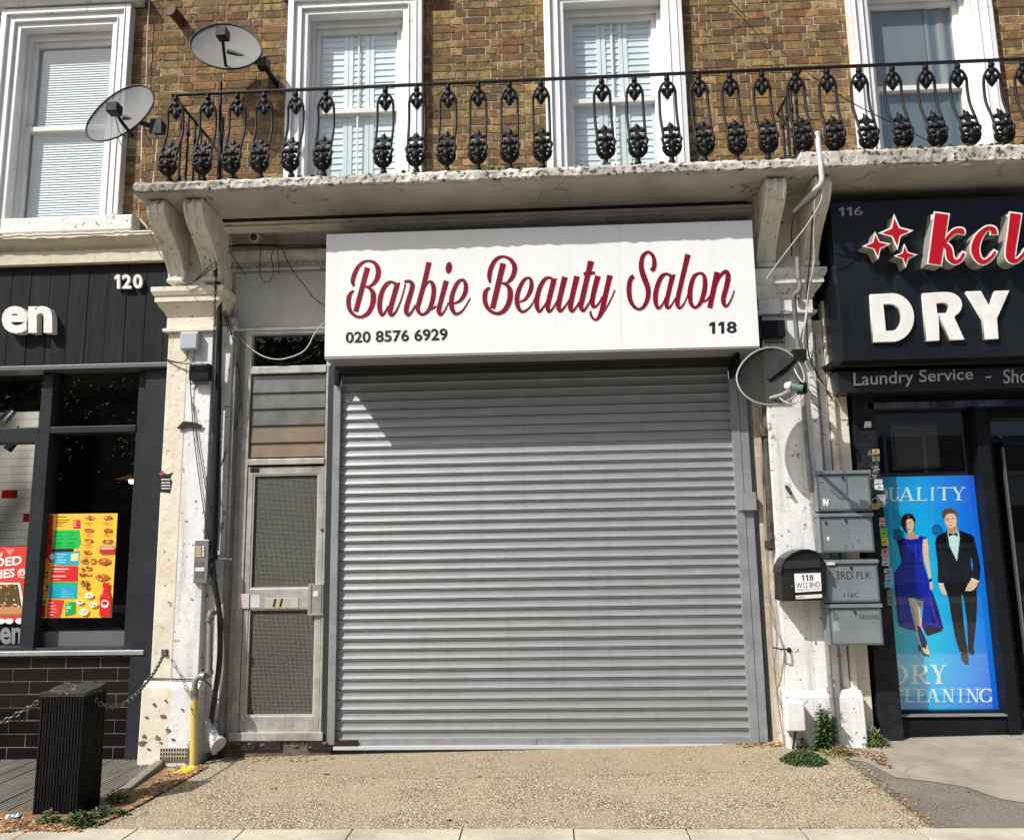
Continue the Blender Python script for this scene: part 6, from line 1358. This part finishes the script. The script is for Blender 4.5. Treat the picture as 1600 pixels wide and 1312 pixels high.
digits('118',(W(456,890)[0],W(456,890)[1],W(522,890)[0],W(456,923)[1],-.03),YF-.0078,ink,pbx,.0005,off=.02); text('W12 8HD',[W(428,933),W(556,926),W(557,956),W(430,963)],YF-.0078,ink,pbx,.0005,off=.01,name='label_text'); text('BARBIE BEAUTY SALON',[W(430,968),W(560,959),W(560,968),W(431,978)],YF-.0078,ink,pbx,.0005,name='label_text')
MB().add([at(*W(u,v),YF-.0079) for u,v in ((430,1010),(470,1007),(470,1012),(430,1015))],[(0,1,2,3)]).build('label_text',mat('red_ink',(0.4,0.1,0.1),0.5),pbx)
tp=thing('wall_hook','broken grey wall hook on a scrap of plaster on the right pilaster','hook',tuple(at(1231,766,PY)))
MB().pprism([W(362,392),W(395,388),W(398,470),W(372,472)],PY-0.004,PY).build('plate',mat('plaster_scrap',(0.6,0.58,0.52),0.8,bump=0.6),tp); p=at(*W(388,432),PY-.02); MB().tube([p+Vector((-.012,.02,.03)),p,p+Vector((.01,-.02,-.03))],0.013,7).build('hook',black_iron,tp)
wbx=wallbox('meter_box','white plastic cable box low on the right plinth','junction box',(1229,1096,1258,1142),PY-0.15,PY-0.05,mat('box_white',(0.74,0.75,0.74),0.4,bump=0.05,c2=(0.62,0.62,0.60),sc2=6),bev=0.008)
MB().ptube([(1243,1142,PY-.1),(1241,1155,PY-.1),(1239,1170,PY-.1)],0.008,6).build('lead',cable_black,wbx)
br=thing('wall_hook','thin rusty hook sticking out of the right pilaster above its plinth','hook',tuple(at(1230,1013,PY))); MB().ptube([(1207,1011,PY-.06),(1222,1014,PY-.08),(1235,1014,PY)],0.006,6).build('hook',cable_black,br); p=at(1233,1015,PY-.01); MB().tube([p,p+Vector((0,.01,0))],0.018,8).build('plate',black_iron,br)
# stickers on the black post
stc=[(1351,658,1361,668,(225,228,232)),(1363,701,1374,709,(190,170,130)),(1363,713,1374,721,(120,115,85)),(1366,749,1378,756,(200,205,210)),(1367,757,1380,765,(225,228,230)),(1370,772,1384,792,(150,160,165)),(1374,808,1383,822,(200,160,170)),(1375,824,1386,838,(120,190,80)),(1377,840,1388,852,(215,200,60)),(1377,857,1388,868,(200,150,155)),(1378,868,1390,884,(170,195,205)),(1381,888,1393,894,(215,190,185)),(1382,896,1395,918,(130,175,210)),(1386,922,1396,946,(120,120,118)),(1355,734,1360,744,(110,112,115)),(1356,702,1361,712,(95,97,100)),(1364,728,1372,738,(120,120,122)),(1363,742,1369,748,(140,142,145))]
psz=thing('post_sticker_set','ragged coloured stickers plastered over the black post beside the mailboxes','stickers',tuple(at(1375,900,-.06)))
P=Print(-0.0605)
for (a,b,c_,d,col) in stc:
    j=lambda:rr.uniform(-1,1); P.poly([(a+j(),b+j()),(c_+j(),b+j()),(c_+j(),d+j()),(a+j(),d+j())],col)
    for q in range(4):
        y=b+(d-b)*rr.uniform(.1,.85); x=a+(c_-a)*rr.uniform(.1,.4); P.poly([(x,y),(x+(c_-a)*.5,y),(x+(c_-a)*.5,y+1),(x,y+1)],tuple(max(0,v-90) for v in col))
for q in range(60):
    x=rr.uniform(1356,1372); y=rr.uniform(700,765); P.poly([(x,y),(x+rr.uniform(1,3),y+.5),(x+rr.uniform(.5,2),y+rr.uniform(1,3))],rr.choice([(120,122,125),(160,160,160),(60,60,62)]))
P.build('stickers',psz,PRINT)
pdl=thing('padlock','small brass padlock hanging by the top mailbox','padlock',tuple(at(1368,795,-.12)))
MB().pr(1361,786,1374,795,-0.13,-0.10).build('body',mat('brass',(0.62,0.46,0.16),0.35,0.6),pdl,bev=0.003); MB().ptube([(1363,787,-.115),(1363.5,780,-.115),(1368,777.5,-.115),(1372,780,-.115),(1372,787,-.115)],0.004,6).build('shackle',mat('chrome',(0,0,0)),pdl)

# =============================================================== DECK, BOLLARD, WEEDS
dk=thing('timber_deck','weathered ribbed grey timber decking in front of the black tiled wall','deck',(-4.4,-0.8,-0.08))
dwm=mat('deck_board',(0.21,0.20,0.165),0.8,c2=(0.12,0.115,0.095),sc2=4,stretch=(6,0.8,1),c3=(0.3,0.28,0.22),sc3=40,t3=0.70,bump=0.5,bsc=60)
P0=gnd(257,1187,-.05); P1=gnd(160,1262,-.03); X=P1.x-0.03; m=MB(); mg=MB(); yb=-0.035; yfr=gnd(100,1273,-0.057).y
dgap=0
while X>-6.4:
    a=X-0.142
    zt_=-0.062 if True else 0
    nrib=5; rw=0.142/nrib; dz_=random.uniform(-.003,.003); xm_=(a+X)/2; yb=-0.035 if xm_<P0.x else P0.y+(P1.y-P0.y)*min(1,(xm_-P0.x)/(P1.x-P0.x))
    mg.box(a,X,yfr,yb,-0.12,-0.074+dz_)
    for k in range(nrib): m.box(a+k*rw+0.004,a+(k+1)*rw-0.007,yfr,yb,-0.0741+dz_,-0.056+dz_)
    X-=0.150
m.build('boards',dwm,dk); mg.build('board_grooves',mat('groove_shade',(0.03,0.028,0.022),0.95),dk)  # dark base colour stands in for shade between the ribs
ce=MB(); p0=gnd(257,1187,-.05); p1=gnd(160,1262,-.03)
ce.add(*(lambda a,b:([(a.x-.035,a.y,-.1),(a.x+.03,a.y,-.1),(a.x+.03,a.y,-.03),(a.x-.035,a.y,-.025),(b.x-.035,b.y,-.1),(b.x+.03,b.y,-.1),(b.x+.03,b.y,-.02),(b.x-.035,b.y,-.015)],[(0,1,2,3),(7,6,5,4),(0,4,5,1),(1,5,6,2),(2,6,7,3),(3,7,4,0)]))(p0,p1))
ce.build('edge_timber',mat('edge_timber',(0.26,0.24,0.18),0.85,c2=(0.16,0.15,0.11),sc2=5,stretch=(1,.3,1),bump=0.9,bsc=30),dk,bev=0.01)
fe=MB(); fe.box(-6.4,p1.x+0.0,yfr-0.03,yfr,-.1,-.045); fe.build('front_trim',mat('edge_timber',(0,0,0)),dk,bev=0.004)
MB().tube([gnd(56,1282,-.02)+Vector((0,0,.012)),gnd(98,1284,-.02)+Vector((0,0,.012))],0.009,6).build('split_lath',mat('edge_timber',(0,0,0)),dk)
bo=thing('bollard','square black ribbed timber bollard with a worn flat cap','bollard',tuple(gnd(95,1273,-.03)))
Yb_=gnd(85,1273,-.03).y; bx0=at(50,1272,Yb_).x; bx1=at(120,1275,Yb_).x; bzt=at(92,1088,Yb_).z; bw=bx1-bx0; bd=0.25
m=MB(); nr_=15
m.box(bx0+.006,bx1-.006,Yb_+.006,Yb_+bd-.006,-0.08,bzt)
for k in range(nr_): 
    a=bx0+bw*k/nr_; m.box(a+.003,a+bw/nr_-.004,Yb_+random.uniform(-.001,.001),Yb_+.0062,-.06,bzt)
nr2=13
for k in range(nr2): a=Yb_+bd*k/nr2; m.box(bx1-.0062,bx1+random.uniform(-.001,.001),a+.003,a+bd/nr2-.004,-.06,bzt); m.box(bx0,bx0+.006,a+.003,a+bd/nr2-.004,-.06,bzt)
m.build('ribbed_body',mat('bollard_black',(0.007,0.007,0.007),0.6,c2=(0.013,0.013,0.012),sc2=5,stretch=(6,6,.5),c3=(0.15,0.14,0.12),sc3=20,t3=0.755,bump=0.3,spec=0.15),bo,bev=0.0015)
m=MB(); m.box(bx0-.003,bx1+.003,Yb_-.004,Yb_+bd+.004,bzt,bzt+.012); rr3=random.Random(2)
n=8; vs=[];
for i in range(n+1):
    for j in range(n+1): vs.append((bx0-.003+(bw+.006)*i/n,Yb_-.004+(bd+.008)*j/n,bzt+.016+rr3.uniform(0,.012)+(.02*(j/n))))
m.add(vs,[(i*(n+1)+j,(i+1)*(n+1)+j,(i+1)*(n+1)+j+1,i*(n+1)+j+1) for i in range(n) for j in range(n)])
e0=[k*(n+1) for k in range(n+1)]
for edge,sgn in ((e0,0),([k*(n+1)+n for k in range(n+1)],0),(list(range(n+1)),0),([n*(n+1)+k for k in range(n+1)],0)):
    for a,b in zip(edge,edge[1:]):
        A_,B_=vs[a],vs[b]; m.add([A_,B_,(B_[0],B_[1],bzt+.010),(A_[0],A_[1],bzt+.010)],[(0,1,2,3)])
m.build('cap',mat('cap_worn',(0.035,0.034,0.028),0.8,c2=(0.015,0.015,0.013),sc2=14,c3=(0.24,0.22,0.17),sc3=26,t3=0.62,bump=1.0,bsc=40),bo,fixn=False)
for sx_ in (bx0-.004,bx1+.004): 
    c_=Vector((sx_,Yb_+bd*.5,at(60,1096,-1.36).z)); MB().tube([c_+Vector((0,.014*math.cos(a),.016*math.sin(a))) for a in [i*.785 for i in range(9)]],0.004,5).build('ring',steel,bo)
# plants
leaf_d=mat('leaf_dark',(0.045,0.085,0.022),0.55,c2=(0.085,0.14,0.04),sc2=14); leaf_l=mat('leaf_light',(0.13,0.19,0.045),0.55,c2=(0.20,0.22,0.07),sc2=14); stem_m=mat('stem',(0.12,0.13,0.05),0.7)
def leafq(m,p,d,L_,W_,droop=0.3):
    d=Vector(d).normalized(); s=d.cross(Vector((0,0,1))); 
    if s.length<.01: s=Vector((1,0,0))
    s.normalize(); up=s.cross(d)
    a=p; b=p+d*L_*.45+s*W_*.5+up*.004; c_=p+d*L_-Vector((0,0,1))*L_*droop; e=p+d*L_*.45-s*W_*.5+up*.004; mid=p+d*L_*.5-up*L_*.04
    m.add([a,b,c_,e,mid],[(0,1,4),(1,2,4),(2,3,4),(3,0,4)])
def weed(label,base,h,n,spread,lm,L_=0.05,W_=0.022,stems=1,seed=1,name='weed',lean=(0,0)):
    q=random.Random(seed); t=thing(name,label,'weed',tuple(base),'weeds growing at the foot of the wall'); m=MB(); sm_=MB()
    for s_ in range(stems):
        a=q.uniform(0,6.28); r0=q.uniform(0,spread*.4); hh=h*q.uniform(.6,1) if s_ else h; B0=Vector(base)+Vector((r0*math.cos(a),r0*math.sin(a)*.5,0)); T0=B0+Vector((q.uniform(-1,1)*spread*.6*(1 if s_ else .15)+lean[0],q.uniform(-.6,.4)*spread*.6+lean[1],hh))
        sm_.tube([B0,B0.lerp(T0,.5)+Vector((0,0,.01)),T0],[.005,.004,.002],5)
        for k in range(n):
            u=(k+.5)/n; p=B0.lerp(T0,u); an=k*2.4+q.uniform(-.4,.4); s=1-0.45*u
            leafq(m,p,(math.cos(an),math.sin(an)*.8,q.uniform(0,.5)),L_*s*q.uniform(.8,1.3),W_*s*q.uniform(.8,1.2),q.uniform(.1,.5))
    m.build('foliage',lm,t,fixn=False); sm_.build('stem',stem_m,t); return t
gb=lambda x,y:(lambda p:Vector((p.x,p.y,gz(p.x,p.y)-.004)))(gnd(x,y,.03))
weed('tall leafy green weed growing against the right plinth',Vector((gnd(1286,1170,.04).x,-0.275,0.035)),0.31,38,0.14,leaf_d,0.075,0.044,8,3)
def clump(label,cx_,cy_,rx,ry,h,n,lm,seed,L_=0.022,W_=0.013,name='weed'):
    q=random.Random(seed); c0=gb(cx_,cy_); t=thing(name,label,'weed',tuple(c0),'weeds growing at the foot of the wall'); m=MB()
    for k in range(n):
        a=q.uniform(0,6.28); r=math.sqrt(q.random()); p=c0+Vector((rx*r*math.cos(a),ry*r*math.sin(a),h*(1-r*r)*q.uniform(.2,1))); leafq(m,p,(q.uniform(-1,1),q.uniform(-1,1),q.uniform(-.1,.8)),L_*q.uniform(.7,1.4),W_*q.uniform(.8,1.3),.2)
    m.build('foliage',lm,t,fixn=False); return t
clump('low round mat of small leaved weed on the forecourt edge',1256,1188,.155,.14,.075,1500,leaf_d,5)
clump('scruffy yellow green weed at the foot of black post',1366,1168,.09,.06,.12,260,leaf_l,6,.055,.012)
clump('dry straw coloured weed between the plinth and forecourt',1312,1180,.10,.06,.05,160,mat('straw',(0.32,0.25,0.10),0.8,c2=(0.2,0.2,0.07),sc2=12),7,.05,.010)
clump('small brown leaved weed under the white cable box',1253,1172,.05,.03,.07,60,mat('brown_leaf',(0.12,0.08,0.045),0.8),8,.045,.018)
clump('small green weed squeezed along the deck edge timber',183,1236,.07,.06,.05,90,leaf_l,9,.04,.02)
clump('green weed sprouting at the right corner of black bollard',127,1280,.10,.05,.09,220,leaf_d,10,.035,.018)
clump('green weed in front of black bollard',76,1277,.07,.03,.08,110,leaf_l,12,.04,.018)
clump('thin weed strung along the deck edge timber',170,1262,.13,.04,.05,200,leaf_d,13,.03,.014)
# leaf litter and pebbles
lit=MB(); q=random.Random(21)
def rnd_in(ax,ay,bx_,by_): return q.uniform(ax,bx_),q.uniform(ay,by_)
cols=[(0.36,0.20,0.085),(0.45,0.28,0.13),(0.22,0.115,0.05),(0.13,0.07,0.035),(0.50,0.36,0.19),(0.30,0.14,0.06)]
def litter(n,fn,smin=.008,smax=.024):
    for i in range(n):
        x,y=fn(); p=gnd(x,y,.0); z_=gz(p.x,p.y)+.003+q.uniform(0,.008); s=q.uniform(smin,smax); a=q.uniform(0,3.14); lit.col=q.choice(cols)
        dx,dy=math.cos(a)*s,math.sin(a)*s; lit.add([(p.x+dx,p.y+dy,z_+q.uniform(0,.006)),(p.x-dy*.5,p.y+dx*.5,z_+q.uniform(0,.008)),(p.x-dx,p.y-dy,z_),(p.x+dy*.5,p.y-dx*.5,z_+q.uniform(0,.004))],[(0,1,2,3)])
def tri(a,b,c_):
    def f():
        u,v=q.random(),q.random()
        if u+v>1: u,v=1-u,1-v
        return a[0]+(b[0]-a[0])*u+(c_[0]-a[0])*v,a[1]+(b[1]-a[1])*u+(c_[1]-a[1])*v
    return f
litter(2000,tri((262,1192),(325,1188),(205,1262))); litter(700,tri((325,1188),(205,1262),(150,1290))); litter(500,lambda:(q.uniform(0,130),q.uniform(1278,1300)))
litter(420,lambda:(lambda t:(1302+150*t+q.gauss(0,9*(1-t)+4),1180+108*t+q.gauss(0,3.5)))(q.random()**1.6),.003,.013); litter(150,tri((1310,1175),(1380,1185),(1395,1210))); litter(90,lambda:(q.uniform(1150,1225),q.uniform(1168,1175))); litter(60,lambda:(q.uniform(330,520),q.uniform(1174,1182)))
litter(70,lambda:(q.uniform(250,1400),q.uniform(1180,1285)),.004,.010)
lo=lit.build('leaf_litter',mat('litter',(1,1,1),0.9,attr='Col'),None,fixn=False); lo['kind']='stuff'
yl=thing('yellow_paint_mark','patch of bright yellow utility paint sprayed over the leaf litter by the gas pipe','paint mark',tuple(gnd(290,1202,-.04)))
m=MB(); q=random.Random(4)
for i in range(240):
    x=q.gauss(290,7); y=1202+q.gauss(0,2.6)+(x-290)*-.2; p=gnd(x,y,-.03); s=q.uniform(.006,.016); a=q.uniform(0,3.1); z_=gz(p.x,p.y)+.012+q.uniform(0,.004); m.add([(p.x+s*math.cos(a),p.y+s*math.sin(a),z_),(p.x-s*.5*math.sin(a),p.y+s*.5*math.cos(a),z_+.003),(p.x-s*math.cos(a),p.y-s*math.sin(a),z_),(p.x+s*.5*math.sin(a),p.y-s*.5*math.cos(a),z_)],[(0,1,2,3)])
m.build('paint',mat('utility_yellow',(0.78,0.66,0.04),0.6),yl,fixn=False)
ww=thing('blue_wrapper','crumpled blue plastic wrapper on the ground left of black bollard','litter',tuple(gnd(22,1279,-.03)))
q=random.Random(8); c0=gnd(22,1279,-.03); m=MB(); vs=[]
for i in range(7):
    for j in range(5): vs.append(c0+Vector(((i-3)*.013,(j-2)*.014,.006+q.uniform(0,.024))))
m.add(vs,[(i*5+j,(i+1)*5+j,(i+1)*5+j+1,i*5+j+1) for i in range(6) for j in range(4)]); m.build('wrapper',mat('wrap_blue',(0.12,0.30,0.42),0.3,c2=(0.35,0.5,0.58),sc2=40),ww,fixn=False)

# =============================================================== ACROSS THE ROAD (seen only in the glass)
ob=thing('office_building','pale concrete office building across the road, mirrored in the shop glass','building',(9,-27,0))
oc=mat('panel_concrete',(0.62,0.63,0.60),0.8,c2=(0.50,0.51,0.49),sc2=.5); og=mat('office_glass',(0.02,0.025,0.03),0.15)
m=MB(); m.box(2,22,-34,-27,-.15,12.5); m.build('wall',oc,ob)
for k in range(4):
    m=MB(); m.box(2.6,21.4,-27.0,-26.94,1.4+k*2.9,2.9+k*2.9); m.build('window_band',og,ob)
    m=MB(); 
    for j in range(12): m.box(2.6+j*1.6,2.72+j*1.6,-26.96,-26.85,1.35+k*2.9,2.95+k*2.9)
    m.box(2.2,21.8,-26.98,-26.8,1.2+k*2.9,1.38+k*2.9); m.build('mullion',oc,ob)
ot=thing('brick_terrace','dark brick terrace across the road behind the trees','building',(-12,-27,0))
m=MB(); m.box(-34,1.4,-35,-27,-.15,10.5); m.build('wall',mat('far_brick',(0.13,0.085,0.055),0.9,c2=(0.08,0.055,0.04),sc2=1),ot)
for k in range(3):
    for j in range(13): MB().box(-32.5+j*2.6,-31.4+j*2.6,-27.03,-26.9,1.2+k*3,3.0+k*3).build('window',og,ot)
m=MB(); m.profx([(-35.2,10.5),(-26.8,10.5),(-31,12.6)],-34.2,1.6); m.build('roof',mat('slate',(0.05,0.05,0.055),0.7),ot)
def tree(label,x,y,h,seed):
    q=random.Random(seed); t=thing('street_tree',label,'tree',(x,y,-.1),'street trees across the road'); m=MB(); m.tube([(x,y,-.15),(x+.1,y,h*.25),(x-.05,y+.1,h*.5),(x+.2,y,h*.75)],[.22,.17,.13,.05],8)
    tips=[]
    for k in range(9):
        a=k*.7+q.random(); z0=h*q.uniform(.3,.55); e=Vector((x+math.cos(a)*h*.28*q.uniform(.6,1.1),y+math.sin(a)*h*.28,z0+h*q.uniform(.15,.4))); m.tube([(x,y,z0),Vector((x,y,z0)).lerp(e,.5)+Vector((0,0,.2)),e],[.09,.05,.02],5); tips.append(e)
    m.build('trunk',mat('bark',(0.09,0.07,0.05),0.9,bump=.6),t); m=MB()
    for e in tips+[Vector((x,y,h*.8)),Vector((x+.5,y,h*.65)),Vector((x-.6,y,h*.6))]:
        for k in range(330):
            v=Vector((q.gauss(0,1),q.gauss(0,1),q.gauss(0,.8)))*h*.085; leafq(m,e+v,(q.uniform(-1,1),q.uniform(-1,1),q.uniform(-1,.5)),.22,.14,.2)
    m.build('crown',mat('tree_leaf',(0.05,0.085,0.02),0.6,c2=(0.09,0.13,0.03),sc2=2),t,fixn=False)
tree('tall leafy street tree across the road, mirrored in the left shop glass',-7.5,-17.5,9.5,1); tree('shorter leafy street tree across the road nearer the office building',-0.5,-18.5,8.0,2)
tree('far leafy street tree across the road at the terrace end',-14.5,-18.0,9.0,3)
